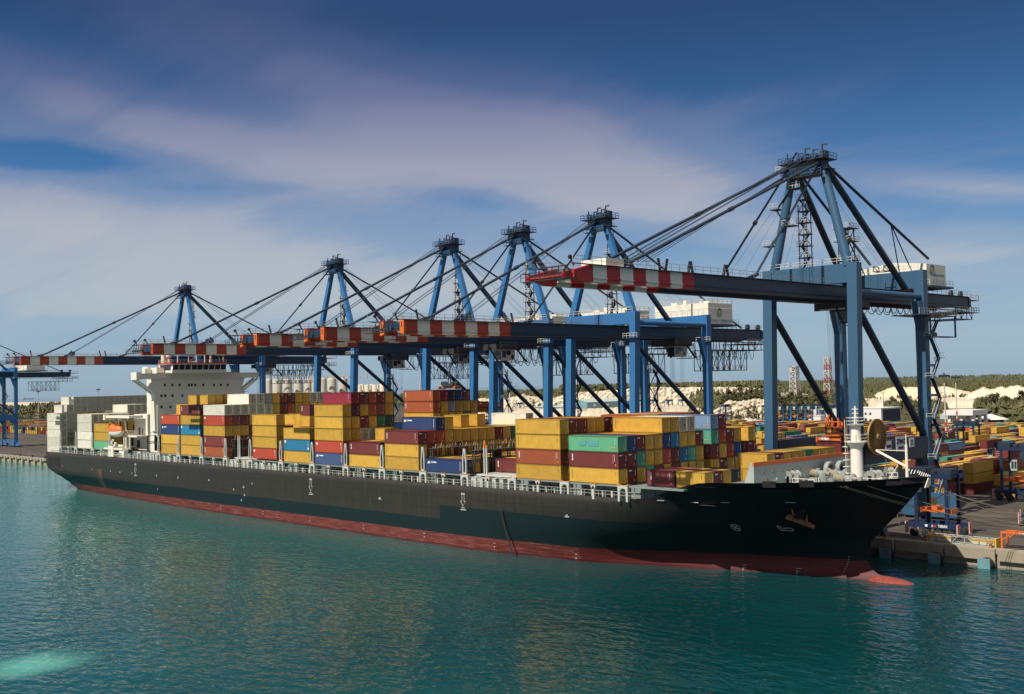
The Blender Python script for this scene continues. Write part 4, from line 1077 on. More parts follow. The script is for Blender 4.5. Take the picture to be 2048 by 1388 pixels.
# marks (own meshes), in container space
def marks(code, L, H, seed):
    rn = random.Random(seed); m = MB(); f = 0.0
    def row(x, z, w, h, n, vert, mi=0, gap=0.3):
        for i in range(n):
            if vert: m.box(x, x + w, -0.03, -0.004, z - i * (h * (1 + gap)), z - i * (h * (1 + gap)) + h, mi)
            else: m.box(x + i * w * (1 + gap), x + i * w * (1 + gap) + w, -0.03, -0.004, z, z + h, mi)
    if code in 'dmoq':
        row(0.85, H - 0.7, 0.26, 0.20, 5 if code != 'm' else 0, True, 0, .25); row(L - 1.0, H - .5, .10, .09, 9, True, 0, .5); row(L - 1.35, H - .5, .05, .05, 14, True, 0, 1.2)
        m.box(L - .8, L - .55, -.03, -.004, .5, .75, 1)
    elif code in 'nbB':
        m.prism([(0.7, H - .95), (1.0, H - .5), (1.25, H - .62), (1.7, H - .45), (1.5, H - .75), (1.75, H - .95), (1.2, H - .98), (1.0, H - 1.1)], 'y', -0.03, -.004, 0)
        row(2.0, H - .85, .26, .26, 6, False, 0, .12); row(L - 0.8, H - .55, .12, .2, 7, True, 0, .3)
    elif code == 'r':
        m.box(.6, .95, -.03, -.004, H - 1.0, H - .5, 0); m.box(1.05, 1.4, -.03, -.004, H - 1.0, H - .5, 0); row(L - 1.1, H - .5, .3, .1, 3, True); row(L - .9, H - 1.0, .12, .12, 6, True); m.box(L - .8, L - .55, -.03, -.004, .5, .75, 1)
    elif code == 'c':
        m.lathe([(.38, 0), (.38, .026)], (.85, -.03, H - .6), 14, 0, axis='y'); row(L - .9, H - .6, .14, .12, 8, True); m.lathe([(.3, 0), (.3, .026)], (L - .8, -.03, .7), 12, 0, axis='y')
    elif code == 'y':
        row(.75, H - .5, .09, .10, 11, True, 2, .55); row(L - .75, H - .6, .07, .07, 6, True, 2, .8)
    elif code in 'gtGl':
        row(L - .8, H - .5, .06, .12, 8, True, 0, .3); row(L - 1.7, .7, .14, .18, 6, False, 1, .3)
        if code == 'g' and seed == 777: m.box(2.6, 4.4, -.012, -.002, 1.05, 1.95, 3); m.box(4.9, 7.5, -.012, -.002, 1.0, 1.95, 3)
    elif code == 'w':
        row(.5, H - .5, .14, .16, 4 if seed % 2 else 2, False, 1 if seed % 3 else 2, .2); row(L - .7, .6, .12, .12, 2, True, 1)
    if not m.v: return None
    return m
def endmark(code, L, H, seed):
    m = MB(); rn = random.Random(seed); x = L - 0.004
    if code in 'dq' and rn.random() < .6:
        for i in range(3): m.box(x, x + .02, .35 + i * .25, .53 + i * .25, H - .62, H - .42, 0)
    for i in range(8): m.box(x, x + .02, CW - .42, CW - .37, H - .6 - i * .13, H - .53 - i * .13, 0)
    m.box(x, x + .02, CW - .75, CW - .55, .45, .68, 1)
    return m
MT['ghost_blue'] = paint('painted_out_patch', (0.10, 0.34, 0.34), 0.6, 0.2)
MKM = [MT['mark_white'], MT['mark_orange'], MT['mark_dark'], MT['ghost_blue']]
H0 = 2.82
PROTO = {('dry', 40): proto('dry', 12.19, H0), ('dry', 20): proto('dry', 6.06, H0), ('reefer', 40): proto('reefer', 12.19, H0), ('door', 40): proto('door', 12.19, 2.56), ('door', 20): proto('door', 6.06, 2.56)}
TEMPL = list(PROTO.values())
MARKS = {}
def mark_obj(code, L, H, seed, parent):
    key = (code, L, seed)
    if key not in MARKS:
        m = marks(code, L, H, seed)
        if m is None: MARKS[key] = None
        else:
            o = m.build('lettering', MKM, None, (0, 0, 0)); MARKS[key] = o.data; bpy.data.objects.remove(o)
    if MARKS[key] is None: return
    o = bpy.data.objects.new('lettering', MARKS[key]); COL.objects.link(o); o.parent = parent
ENDM = {}
def end_obj(code, L, H, seed, parent):
    key = (code, L, seed)
    if key not in ENDM:
        o = endmark(code, L, H, seed).build('end_marks', MKM, None, (0, 0, 0)); ENDM[key] = o.data; bpy.data.objects.remove(o)
    o = bpy.data.objects.new('end_marks', ENDM[key]); COL.objects.link(o); o.parent = parent
# ---- stowage plan: bay -> (bottom z, tier height, {row: colours bottom to top}); '.' = stowed but out of sight
ST = {
 0: (15.2, 2.86, {0: 'ydg', 1: 'ddb', 2: 'ytd', 3: 'tyy', 4: 'dyy', 5: 'yrny', 6: 'ddcy', 7: 'ycyw', 8: 'ytyw', 9: 'yyd', 11: 'ydtl', 12: 'dyrd', 13: 'yrd', 14: 'yby', 16: 'ydy'}),
 1: (15.2, 2.87, {0: 'yoyy', 1: '..yd', 2: '..yd', 3: '..yy', 4: '...y', 5: '...d', 6: '..y', 7: '..y', 8: '..y', 9: '..y', 10: '...o', 11: '...y', 12: '...y', 13: '...n', 14: '...r', 15: '...y', 16: '...d'}),
 2: (15.2, 2.87, {3: 'd', 4: 'y', 5: 'd', 6: 'y', 7: 'd', 8: 'o', 9: 'y', 10: 'd', 11: 'y', 12: 'd', 13: 'y', 14: 'o', 15: 'd', 16: 'y'}),
 3: (15.2, 2.87, {0: 'n', 1: 'y', 2: 'y', 3: 'd', 4: 'y', 5: 'd', 6: 'y', 7: 'y', 8: 'd', 9: 'y', 10: 'o', 11: 'y', 12: 'y', 13: 'd', 14: 'y', 15: 'y', 16: 'd'}),
 4: (15.2, 2.84, {0: 'yyd', 1: '.dr', 2: '.yrn', 3: '.yyy', 4: '.dy', 5: '.yy', 6: '.yy', 7: '.yy', 8: '.yy', 9: '.yd', 10: '.yy', 11: '.yG', 12: '..y', 13: '...w', 14: '..d', 15: '..y', 16: '..y'}),
 5: (15.2, 2.87, {0: 'yd', 1: '.o', 2: '.y', 4: '.y', 5: '.d', 6: '.y', 7: '..', 8: '..', 9: '..', 10: '..'}),
 6: (15.2, 2.87, {0: 'Bryyy', 1: '..yypm', 2: '..wydd'[:2] + 'wdyd', 3: '..wyoo', 4: '...Gqd', 5: '...Kyy', 6: '..', 7: '..', 8: '..', 9: '..', 10: '..', 11: '...yoo', 12: '...yym', 13: '...yek', 14: '...yyb', 15: '...Gyq', 16: '...yy'}),
 7: (15.2, 2.87, {0: 'ycy', 1: '..o', 2: '...yd', 3: '....y', 4: '..', 5: '..', 6: '...', 7: '...', 8: '...', 9: '...'}),
 8: (15.5, 2.89, {0: 'ryyy', 1: '..d', 2: '..', 3: '..', 4: '...', 5: '...'}),
 10: (15.2, 2.87, {0: 'odyrw', 1: 'ddyqw', 2: 'ddydw', 3: 'dddyww', 4: '..dyww', 5: '...dwe', 6: '....yy', 7: '...ddd', 8: '...yod', 9: '...yyy', 10: '....yy', 11: '.....w', 12: '.....w', 13: '.....w', 14: '....y', 15: '....y', 16: '....d'}),
 11: (15.2, 2.87, {0: 'yycyd', 1: '..yydy', 2: '.....y', 3: '.....y', 4: '.....', 5: '.....'}),
 12: (15.2, 2.87, {0: 'yynr', 1: '...y', 2: '....y', 3: '....'}),
 14: (15.0, 2.83, {0: 'gyy', 1: '.y', 2: '..'}),
 15: (15.0, 2.90, {0: 'wwww', 1: '...w', 2: '...w', 3: '...w', 4: '...w', 5: '...ww', 6: '...ww', 7: '...ww', 8: '...w', 9: '...w', 10: '...w', 11: '...w', 12: '...w'}),
 17: (12.45, 2.86, {0: 'wwwww', 1: 'wwwwww', 2: '.wwwwww', **{r: '.....ww' for r in range(3, 13)}, 13: '......', 14: '......', 15: '......', 16: '......'}),
}
CELLS = []   # dict(x,y,z,L,H,col,kind,label,axis)
BAYNAME = {12: 'bay against the bridge front', 11: 'second bay ahead of bridge', 10: 'third bay ahead of bridge', 8: 'fifth bay ahead of bridge', 7: 'sixth bay ahead of bridge',
           6: 'seventh bay ahead of bridge', 5: 'eighth bay ahead of bridge', 4: 'ninth bay ahead of bridge', 3: 'tenth bay ahead of bridge', 2: '11th bay ahead of bridge',
           1: '12th bay ahead of bridge', 0: '13th bay ahead of bridge', 14: 'bay beside the lifeboat', 15: 'bay just aft of the lifeboat', 17: 'bay at the stern'}
def add_cell(x, y, z, L, col, label, lit=False, kind=None, H=H0, axis='x', group='containers stacked on the ship'):
    k = kind or ('reefer' if col == 'w' and L > 7 else 'dry')
    CELLS.append(dict(x=x, y=y, z=z, L=L, H=H, col=col, kind=k, label=label, axis=axis, lit=lit, group=group))
for k, (zb, th, rows) in ST.items():
    for r, s_ in rows.items():
        for i, c in enumerate(s_):
            lab = None
            if c != '.': lab = '%s container, %s tier, %s row from the water, %s' % (CC[c][1], ORD[i + 1], ORD[r + 1], BAYNAME[k])
            above = len(rows.get(r - 1, '')) <= i
            add_cell(BX[k], 144.72 + 2.48 * r, zb + th * i, 12.19, c if c != '.' else 'y', lab, lit=(c != '.' and above), H=min(H0, th - 0.04))
# half-length boxes
for (x, y, z, c, lab) in [(-123.3, 147.1, 15.15, 'd', 'short maroon container alone on the deck, left of the short yellow one by the bow'),
                          (-123.3, 149.6, 15.15, 'd', 'short maroon container right behind the lone short one near the bow'), (-123.3, 152.1, 15.15, 'q', 'short brown container, third of the low row near the bow'),
                          (-116.8, 147.1, 15.15, 'y', 'short yellow container behind the deck camera post, nearest to the bow bulwark'), (-116.8, 149.6, 15.15, 'd', 'short maroon container second in the low row before the bow'),
                          (-116.8, 152.1, 15.15, 'y', 'short yellow container third in the low row before the bow'), (-116.8, 154.6, 15.15, 'k', 'short dark slate container, last of the low row before the bow'),
                          (-210.9, 152.2, 20.9, 'y', 'short stained yellow container behind the rust orange roof, eighth bay from bridge'),
                          (-256.3, 154.6, 23.9, 'y', 'short yellow container, left of a pair behind the tall yellow stack'), (-250.15, 154.6, 23.9, 'y', 'short yellow container, right of a pair behind the tall yellow stack'),
                          (-197.0, 162.1, 23.8, 'y', 'short yellow container atop the ninth bay, beside the dark blue one'), (-197.0, 167.1, 23.8, 'y', 'short yellow container atop the ninth bay, just left of the long white one')]:
    add_cell(x, y, z, 6.06, c, lab, lit=True)
ford = 'yd yy yy yy yG yy yy yy'.split()
cols_b = ['yy', 'yd', 'yy', 'yy', 'yy', 'yG', 'yy', 'yy', 'yy']
for i, s_ in enumerate(cols_b):
    for j, c in enumerate(s_):
        add_cell(-113.5, 160.5 + 2.48 * i, 14.95 + 2.60 * j, 6.06, c, '%s short container, %s tier, %s from the left, block behind the breakwater' % (CC[c][1], ('lower', 'upper')[j], ORD[i + 1]) if (j or i == 0) else None, lit=(i == 0), H=2.56)
# ---- yard: lanes run inland (long axis along y), doors face the quay
ry = random.Random(21)
YC = 'yyyyyyyddqqqoGnrtmyyKdqyaly'
def yard(x0, x1, y0, y1, maxh, lab):
    li = 0; x = x0
    while x > x1:
        y = y0; sl = 0; li += 1
        while y < y1:
            sl += 1
            if ry.random() < 0.94:
                n = ry.choice([1, 1, 2, 2, 2, 3][:3 + maxh])
                half = ry.random() < 0.25
                for j in range(n):
                    c = ry.choice(YC)
                    l_ = '%s yard container, %s tier, %s inland, %s lane left of %s' % (CC[c][1], ORD[j + 1], ORD[sl], ORD[min(li, 40)], lab)
                    if half:
                        add_cell(x, y, QZ + .02 + 2.6 * j, 6.06, c, l_, kind='door', H=2.56, axis='y', group='containers in the yard')
                        c = ry.choice(YC)
                        add_cell(x, y + 6.12, QZ + .02 + 2.6 * j, 6.06, c, 'short ' + l_[:], kind='door', H=2.56, axis='y', group='containers in the yard')
                    else:
                        add_cell(x, y, QZ + .02 + 2.6 * j, 12.19, c, l_, kind='door', H=2.56, axis='y', group='containers in the yard')
            y += 12.55
        x -= 3.75
yard(-92, -240, 268, 345, 3, 'the photo edge')
yard(-125, -330, 362, 462, 3, 'the far carrier')
yard(-170, -420, 480, 548, 2, 'the white canopy')
yard(-395, -640, 420, 545, 0, 'the far block')
yard(-590, -1120, 300, 425, 2, 'the stern')
def px_of(p):
    q_ = np.array([p[0], p[1], p[2] - CAMZ]); w = q_ @ fw
    return (1024 + FPX * (q_ @ cr) / w, 694 - FPX * (q_ @ cu) / w, w)
# which containers show, and how large (a small depth raster of the boxes alone)
RW, RH = 1024, 694
zbuf = np.full((RH, RW), 1e9); ibuf = np.full((RH, RW), -1, int)
keep = []
for i, c in enumerate(CELLS):
    dx, dy = (c['L'], CW) if c['axis'] == 'x' else (CW, c['L'])
    P8 = [px_of((c['x'] + a * dx, c['y'] + b_ * dy, c['z'] + e * c['H'])) for a in (0, 1) for b_ in (0, 1) for e in (0, 1)]
    xs_ = [p[0] for p in P8]; ys_ = [p[1] for p in P8]
    c['in'] = max(xs_) > 0 and min(xs_) < 2048 and min(p[2] for p in P8) > 5
    if not c['in']: continue
    for face in ((0, 4, 5, 1), (4, 6, 7, 5), (1, 5, 7, 3)):
        q_ = np.array([[P8[k][0] / 2, P8[k][1] / 2] for k in face]); w = np.mean([P8[k][2] for k in face])
        x0_, x1_ = int(max(0, q_[:, 0].min())), int(min(RW - 1, q_[:, 0].max() + 1)); y0_, y1_ = int(max(0, q_[:, 1].min())), int(min(RH - 1, q_[:, 1].max() + 1))
        if x1_ <= x0_ or y1_ <= y0_: continue
        gx_, gy_ = np.meshgrid(np.arange(x0_, x1_ + 1) + .5, np.arange(y0_, y1_ + 1) + .5)
        ins = None; sg = 0
        for e in range(4):
            a = q_[e]; b_ = q_[(e + 1) % 4]; cr_ = (b_[0] - a[0]) * (gy_ - a[1]) - (b_[1] - a[1]) * (gx_ - a[0])
            ins = (np.sign(cr_),) if ins is None else ins + (np.sign(cr_),)
        S_ = np.sum(ins, axis=0); msk = np.abs(S_) >= 4
        zz = zbuf[y0_:y1_ + 1, x0_:x1_ + 1]; ii = ibuf[y0_:y1_ + 1, x0_:x1_ + 1]
        u_ = msk & (w < zz); zz[u_] = w; ii[u_] = i
cnt = np.bincount(ibuf[ibuf >= 0].ravel(), minlength=len(CELLS))
order = sorted([i for i in range(len(CELLS)) if CELLS[i]['label'] and cnt[i] > 5], key=lambda i: -cnt[i])
single = set(order[:298])
print('containers', len(CELLS), 'showing', len(order), 'smallest single', cnt[order[min(297, len(order) - 1)]])
dirs = {}
STUFF = {}
for i, c in enumerate(CELLS):
    if i in single:
        src = PROTO[(c['kind'], 20 if c['L'] < 7 else 40)]
        r = src.copy(); COL.objects.link(r)
        col4 = (*CC[c['col']][0], 1); r.color = col4
        for ch in src.children:
            q_ = ch.copy(); COL.objects.link(q_); q_.parent = r; q_.color = (*[v * .62 for v in col4[:3]], 1) if ch.name.startswith('corner') and c['col'] != 'w' else col4
        if c['axis'] == 'x': r.location = (c['x'], c['y'], c['z'])
        else: r.location = (c['x'] + CW, c['y'], c['z']); r.rotation_euler = (0, 0, R(90))
        tag(r, c['label'], 'container', c['group'])
        c['obj'] = r
        if c['axis'] == 'x':
            if c['lit']: mark_obj(c['col'], c['L'], c['H'], 777 if (c['x'] == BX[0] and c['col'] == 'g') else i % 3, r)
            if c['kind'] == 'dry' and cnt[i] > 40: end_obj(c['col'], c['L'], c['H'], i % 5, r)
    elif (c['in'] and cnt[i] > 0) or c['axis'] == 'x':
        STUFF.setdefault(c['col'], []).append(c)
for t in TEMPL:
    for ch in list(t.children): bpy.data.objects.remove(ch)
    bpy.data.objects.remove(t)
m = MB(); ml = []
for k, (col_, cs) in enumerate(sorted(STUFF.items())):
    key = 'stack_' + CC[col_][1]; ml.append(paint(key, CC[col_][0], 0.62, 0.35, rust=0.4))
    for c in cs:
        dx, dy = (c['L'], CW) if c['axis'] == 'x' else (CW, c['L'])
        m.box(c['x'], c['x'] + dx, c['y'], c['y'] + dy, c['z'] + .05, c['z'] + c['H'], k)
        if c['axis'] == 'x':
            xx = c['x'] + dx
            if c['col'] == 'w': m.box(xx, xx + .02, c['y'] + .06, c['y'] + 2.38, c['z'] + .12, c['z'] + c['H'] - .08, len(STUFF) + 1)
            for yy in ((.14, .5, .98, 1.2, 1.5, 1.95, 2.22) if c['col'] == 'w' else (0.0, 2.30)): m.box(xx, xx + .03, c['y'] + yy, c['y'] + yy + (.05 if c['col'] == 'w' else .14), c['z'] + .15, c['z'] + c['H'] - .1, len(STUFF))
        if c['axis'] == 'y' and c['y'] < 480:
            for f_ in (.2, 1.24): m.box(c['x'] + f_, c['x'] + f_ + 1.0, c['y'] - .03, c['y'], c['z'] + .2, c['z'] + c['H'] - .15, k)
ml.append(MT['dark_gap']); ml.append(MT['reefer_grey'])
tag(m.build('shipping_containers', ml), 'remaining stacked containers deep in the bays and far across the yard', 'containers', None, 'stuff')
# ================================================================ ship-to-shore cranes
YW, YL = 192.3, 219.5
def loops(mbx, c, y0, y1, z, n, dep, r=0.09):
    for i in range(n):
        a = y0 + (y1 - y0) * i / n; b_ = y0 + (y1 - y0) * (i + 1) / n; pts = []
        for k in range(9):
            t = k / 8; pts.append((c, a + (b_ - a) * (0.5 - 0.5 * math.cos(math.pi * t)) if False else a + (b_ - a) * t, z - dep * (1 - abs(2 * t - 1) ** 3.0)))
        mbx.path(pts, r, 4)
def lattice(mbx, x0, x1, y0, y1, z0, z1, n=5, w=0.18):
    for x in (x0, x1):
        mbx.bar((x, y0, z0), (x, y1, z0), w); mbx.bar((x, y0, z1), (x, y1, z1), w)
        for i in range(n + 1):
            y = y0 + (y1 - y0) * i / n; mbx.bar((x, y, z0), (x, y, z1), w * .8)
            if i < n:
                ya = y0 + (y1 - y0) * (i + 1) / n
                mbx.bar((x, y, z0), (x, ya, z1), w * .6) if i % 2 else mbx.bar((x, y, z1), (x, ya, z0), w * .6)
    for i in range(n + 1):
        y = y0 + (y1 - y0) * i / n; mbx.bar((x0, y, z0), (x1, y, z0), w * .7)
def stairs(mbx, rl, x, y, z0, z1, run=3.2, rise=4.2):
    """zig-zag stair with landings up a leg"""
    z = z0; s_ = 1
    while z < z1 - 1:
        zn = min(z1, z + rise)
        a = (x, y - s_ * run / 2, z); b_ = (x, y + s_ * run / 2, zn)
        mbx.bar(a, b_, 0.75, 0.12)
        rl.bar((x - .35, a[1], z + 1), (x - .35, b_[1], zn + 1), .07); rl.bar((x + .35, a[1], z + 1), (x + .35, b_[1], zn + 1), .07)
        mbx.box(x - 1.0, x + .8, b_[1] - (.2 if s_ > 0 else 1.3), b_[1] + (1.3 if s_ > 0 else .2), zn, zn + .1)
        yb_ = b_[1] + s_ * 1.25
        rl.rail([(x - .9, yb_, zn), (x + .8, yb_, zn)], 1.1, .04, 0.9)
        for f in (.25, .5, .75):
            p = [a[k] * (1 - f) + b_[k] * f for k in range(3)]; rl.bar((p[0] - .35, p[1], p[2]), (p[0] - .35, p[1], p[2] + 1), .05)
        z = zn; s_ = -s_
def crane(c, label, big=False, cab_y=216, boom_col='boom_red_faded', tip_orange=False, detail=1, spreader=None, back=253, boom=True, text=None):
    A = MT['crane_blue_grey' if big else 'crane_blue']; B = MT['crane_blue_grey_dark' if big else 'crane_blue_dark']
    D = MT['stay_dark']; RL = MT['railing_pale'] if not big else MT['railing_pale']
    t = thing('gantry_crane', label, 'crane', (c, (YW + YL) / 2, QZ), 'ship-to-shore cranes along the quay')
    hw = 9.6 if big else 10.2
    gz0, gz1 = (48.9, 51.7) if big else (43.8, 46.8)       # girder
    pz0, pz1 = (51.8, 55.6) if big else (46.85, 49.6)       # upper portal beams
    yt0 = YW; yb0 = YW - 1.7
    ap = 76.0 if big else 71.6
    # legs
    lw, ld = (2.15, 1.9) if big else (1.75, 1.75)
    for sx in (-1, 1):
        for y in (YW, YL):
            m = MB(); x = c + sx * hw; yb_ = yb0 if y == YW else y
            m.bar((x, yb_, 7.0), (x, y, pz1), lw * .9, ld, lw, ld, up=(0, 1, 0))
            if y == YL: m.prism([(y - ld / 2, gz0 - 6), (y - ld / 2, gz0), (y - ld / 2 - 2.2, gz0)], 'x', x - lw / 2 + .2, x + lw / 2 - .2)
            m.build('leg', A, t)
    # sill beams along the rails, bogies
    for y in (YW - 1.7, YL):
        m = MB(); m.box(c - hw - 1, c + hw + 1, y - 0.8, y + .8, 5.6, 7.2); m.build('sill_beam', A, t)
        for sx in (-1, 1):
            for k in (-1, 1):
                xc = c + sx * hw + k * 3.1
                m = MB(); m.prism([(xc - 2.6, 4.1), (xc + 2.6, 4.1), (xc + 2.4, 5.0), (xc + .7, 5.9), (xc - .7, 5.9), (xc - 2.4, 5.0)], 'y', y - .7, y + .7)
                bo = m.build('bogie', A, t)
                m = MB()
                for q_ in (-1.9, -.65, .65, 1.9): m.lathe([(.42, -.3), (.42, .3)], (xc + q_, y, 3.78), 10, axis='y')
                m.build('rail_wheels', MT['machine_dark'], bo)
    # tie beams along y low down, portal beams up high
    sb = (16.3, 20.6) if big else (19.0, 22.2)
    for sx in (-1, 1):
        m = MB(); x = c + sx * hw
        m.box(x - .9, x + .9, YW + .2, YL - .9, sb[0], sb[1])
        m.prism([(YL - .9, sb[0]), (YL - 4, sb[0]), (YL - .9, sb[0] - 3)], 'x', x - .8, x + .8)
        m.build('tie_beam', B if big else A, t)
        m = MB(); m.rail([(x, YW + 1, sb[1]), (x, YL - 1, sb[1])], 1.1, .04, 1.5); m.build('walkway_railing', MT['crane_blue_dark'], t)
        m = MB(); tz = 50.0 if big else 47.1
        m.tube((x, YW + .8, tz), (x, YL - .8, tz), .62, n=12)
        m.build('upper_beam', A, t)
        m = MB(); m.tube((x, YW + .6, gz0 - 2.0), (x, YL - .8, sb[1] + .3), .72 if big else .55, n=12); m.build('diagonal_brace', B if big else MT['crane_blue_dark'], t)
    for y in (YW, YL):
        m = MB(); m.box(c - hw + lw / 2, c + hw - lw / 2, y - .8, y + .8, pz0, pz1 - .05); m.build('cross_beam', A, t)
        m = MB(); m.rail([(c - hw, y - .8, pz1), (c + hw, y - .8, pz1)], 1.1, .05, 1.6); m.build('platform_railing', RL, t)
    # girder with boom: twin boxes
    gx = 3.9 if big else 3.3
    y_tip = 122.9 if big else 130.2
    pitch = 3.15
    y_end_str = y_tip + 8 * pitch if big else y_tip + 9 * pitch
    gw = 1.3
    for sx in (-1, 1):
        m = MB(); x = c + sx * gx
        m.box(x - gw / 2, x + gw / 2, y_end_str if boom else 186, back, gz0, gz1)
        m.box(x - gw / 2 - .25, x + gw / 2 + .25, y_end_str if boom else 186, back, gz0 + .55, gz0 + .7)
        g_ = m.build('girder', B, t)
        if boom:
            m = MB()
            n = 9 if not big else 8
            for i in range(n):
                k = 0 if (i % 2 == 0) ^ big else 1
                if big: k = 1 if i % 2 == 0 else 0
                m.box(x - gw / 2, x + gw / 2, y_tip + i * pitch, y_tip + (i + 1) * pitch, gz0, gz1, k)
                m.box(x - gw / 2 - .24, x + gw / 2 + .24, y_tip + i * pitch + .02, y_tip + (i + 1) * pitch - .02, gz0 + .55, gz0 + .7, k)
            if big:
                m.prism([(y_tip, gz0), (y_tip, gz1), (y_tip - 4.2, gz0 + 1.7), (y_tip - 4.2, gz0 + .6), (y_tip - 2, gz0)], 'x', x - gw / 2, x + gw / 2, 0)
                m.bar((x, y_tip - 4.4, gz0 + 1.1), (x, y_tip - 5.9, gz0 + .9), .7, 1.0, m=0); [m.bar((x, y_tip - 4.4 - k * .7, gz0 + .9), (x - sx * 2 * gx, y_tip - 4.8 - k * .7, gz0 + .9), .22, m=0) for k in range(2)]
            elif tip_orange: m.box(x - gw / 2 - .02, x + gw / 2 + .02, y_tip - .3, y_tip + .3, gz0 - .02, gz1 + .02, 2)
            m.build('boom', [MT['boom_red' if big else boom_col], MT['boom_white'], MT['boom_orange']], g_)
    y0 = (y_tip - 5 if big else y_tip - 3) if boom else 186
    m = MB(); y = y0 + (5 if big else 3)
    while y < back: m.box(c - gx + gw / 2, c + gx - gw / 2, y, y + .5, gz0 + .9, gz1 - .6); y += 6.3
    m.box(c - gx - .8, c + gx + .8, back - .5, back + .6, gz0 + .5, gz1 - .4)
    m.build('girder_ties', B, t)
    m = MB()
    for sx in (-1, 1):
        x = c + sx * (gx + gw / 2 + .5); m.rail([(x, y0, gz1 - .1), (x, YW - 1.5, gz1 - .1)], 1.15, .04, 2.1); m.rail([(x, YL + 2, gz1 - .1), (x, back, gz1 - .1)], 1.15, .04, 2.1)
    m.build('girder_railing', RL, t)
    m = MB()
    for sx in (-1, 1):
        x = c + sx * (gx + gw / 2 + .3); m.box(x - .3, x + .3, y0, back, gz1 - .2, gz1 - .1)
    if boom:                                       # tip platform
        yy = y_tip - (6.6 if big else 4.2)
        m.box(c - gx - .8, c + gx + .8, yy, yy + 1.2, gz0 + .3, gz0 + .42); m.bar((c - gx, yy + 1.6, gz0 + 1), (c + gx, yy + 1.6, gz0 + 1), .5)
        for k in range(-2, 3): m.bar((c + k * 1.4, yy + 1.6, gz0 + .4), (c + k * 1.4 + .7, yy + 1.6, gz1 - .4), .14)
        m.bar((c - gx, yy + 1.6, gz1 - .4), (c + gx, yy + 1.6, gz1 - .4), .22)
        m.rail([(c - gx - .8, yy, gz0 + .42), (c + gx + .8, yy, gz0 + .42), (c + gx + .8, yy + 2.6, gz0 + .42)], 1.2, .05, 1.0)
        for sx in (-1, 1): m.bar((c + sx * gx, yy + 3, gz1 - .3), (c + sx * gx, yy + 2.2, gz1 + 1.0), .2); m.lathe([(.35, -.15), (.35, .15)], (c + sx * gx, yy + 2.2, gz1 + .9), 10, axis='x')
        if not big:
            m.box(c + gx - 1.2, c + gx + .8, y_tip - 3, y_tip - .2, gz0 - 1.2, gz0 - 1.08); m.rail([(c + gx + .6, y_tip - 3, gz0 - 1.0), (c + gx + .6, y_tip, gz0 - 1.0)], 1.1, .04, .8)
        for yv in ((134, 148, 158, 160) if not big else (140, 141.4, 147.5, 148.7, 157.5, 158.9)):
            m.bar((c + gx, yv, gz1), (c + gx, yv - (.5 if yv % 2 < 1 else -.5), gz1 + 2.0), .32, m=0)
    m.build('boom_fittings', MT['machine_dark'], t)
    # A-frame, apex, stays
    ah = 3.3 if big else 1.5
    for sx in (-1, 1):
        m = MB()
        if big: m.tube((c + sx * (hw - 1.2), YW, pz1 - .5), (c + sx * ah, YW + .2, ap), 1.0, .82, n=16)
        else: m.bar((c + sx * (hw - .6), YW, pz1 - .3), (c + sx * ah, YW + .2, ap), 1.7, 1.3, 1.2, 1.1, up=(0, 1, 0))
        m.build('a_frame_leg', A, t)
        ctr = (sx == 1) and not big
        if sx == -1 and not big: continue
        m = MB(); fy = 218 if not big else 218.5
        if big: m.tube((c + sx * ah, YW + .8, ap), (c + sx * (gx + 2.6), fy, pz0 + .3), .68, .68, n=14)
        else: m.bar((c, YW + .8, ap - .2), (c, fy, gz1 + 1.4), .95, 1.0, up=(0, 0, 1)); m.box(c - gx - .5, c + gx + .5, fy - .4, fy + .4, gz1, gz1 + 1.5)
        m.build('back_leg', B if not big else MT['crane_blue_grey_dark'], t)
        m = MB(); by = back - 4 if not big else 229
        m.tube((c + (sx * ah if big else 0), YW + .8, ap + .4), (c + (sx * (gx + 3) if big else 0), by, gz1 + (7.2 if big else .6)), .26 if not big else .30, n=8)
        if big:
            a_ = Vector((c + sx * ah, YW + .8, ap + .4)); b_ = Vector((c + sx * (gx + 3), by, gz1 + 7.2)); k_ = a_.lerp(b_, .62)
            m.tube(k_, (k_.x, k_.y + 3.0, pz1), .14, n=6); m.tube(k_, (k_.x, k_.y + 9.0, pz1), .14, n=6)
        m.build('back_stay', D, t)
        if boom:
            m = MB(); ys = [138.5, 168.0] if not big else [131, 167]
            for q_, yy in enumerate(ys):
                a_ = Vector((c + (sx * (ah + .2) if big else 0), YW - .9, ap + .2)); b_ = Vector((c + (sx * gx if big else 0), yy, gz1 + .3))
                m.tube(a_, b_, (.30, .21)[q_], n=8)
                k_ = a_.lerp(b_, .5); k2 = a_.lerp(b_, .52); m.tube(k_, k2, .42, n=8)
                m.bar(b_ + Vector((0, -1.6, -.2)), b_ + Vector((0, 1, .5)), .7, .5)
            m.build('forestay', D, t)
    if boom:
        m = MB(); ye = 149 if not big else 134
        for i, dx in enumerate((-1.2, -.7, .7, 1.2)):
            m.tube((c + dx, YW - 1, ap + 1.6), (c + dx, ye, gz1 + 1.1), .05 if not big else .06, n=4)
            m.tube((c + dx, YW + 1, ap + 1.6), (c + dx * 1.5, 226, pz1 + 1), .03, n=4)
        if big:
            for i in range(5): m.tube((c - 2 + i * .8, YW - 1, ap - 2), (c - 1.5 + i * .7, 166 + i * 3.4, gz1 + .6), .03, n=4)
            for i in range(4): m.tube((c + gx - .4, YW - 1.5, ap + .6 + i * .3), (c + gx - .5, 134 + i, gz1 + 1.2), .05, n=4)
        m.build('hoist_ropes', D, t)
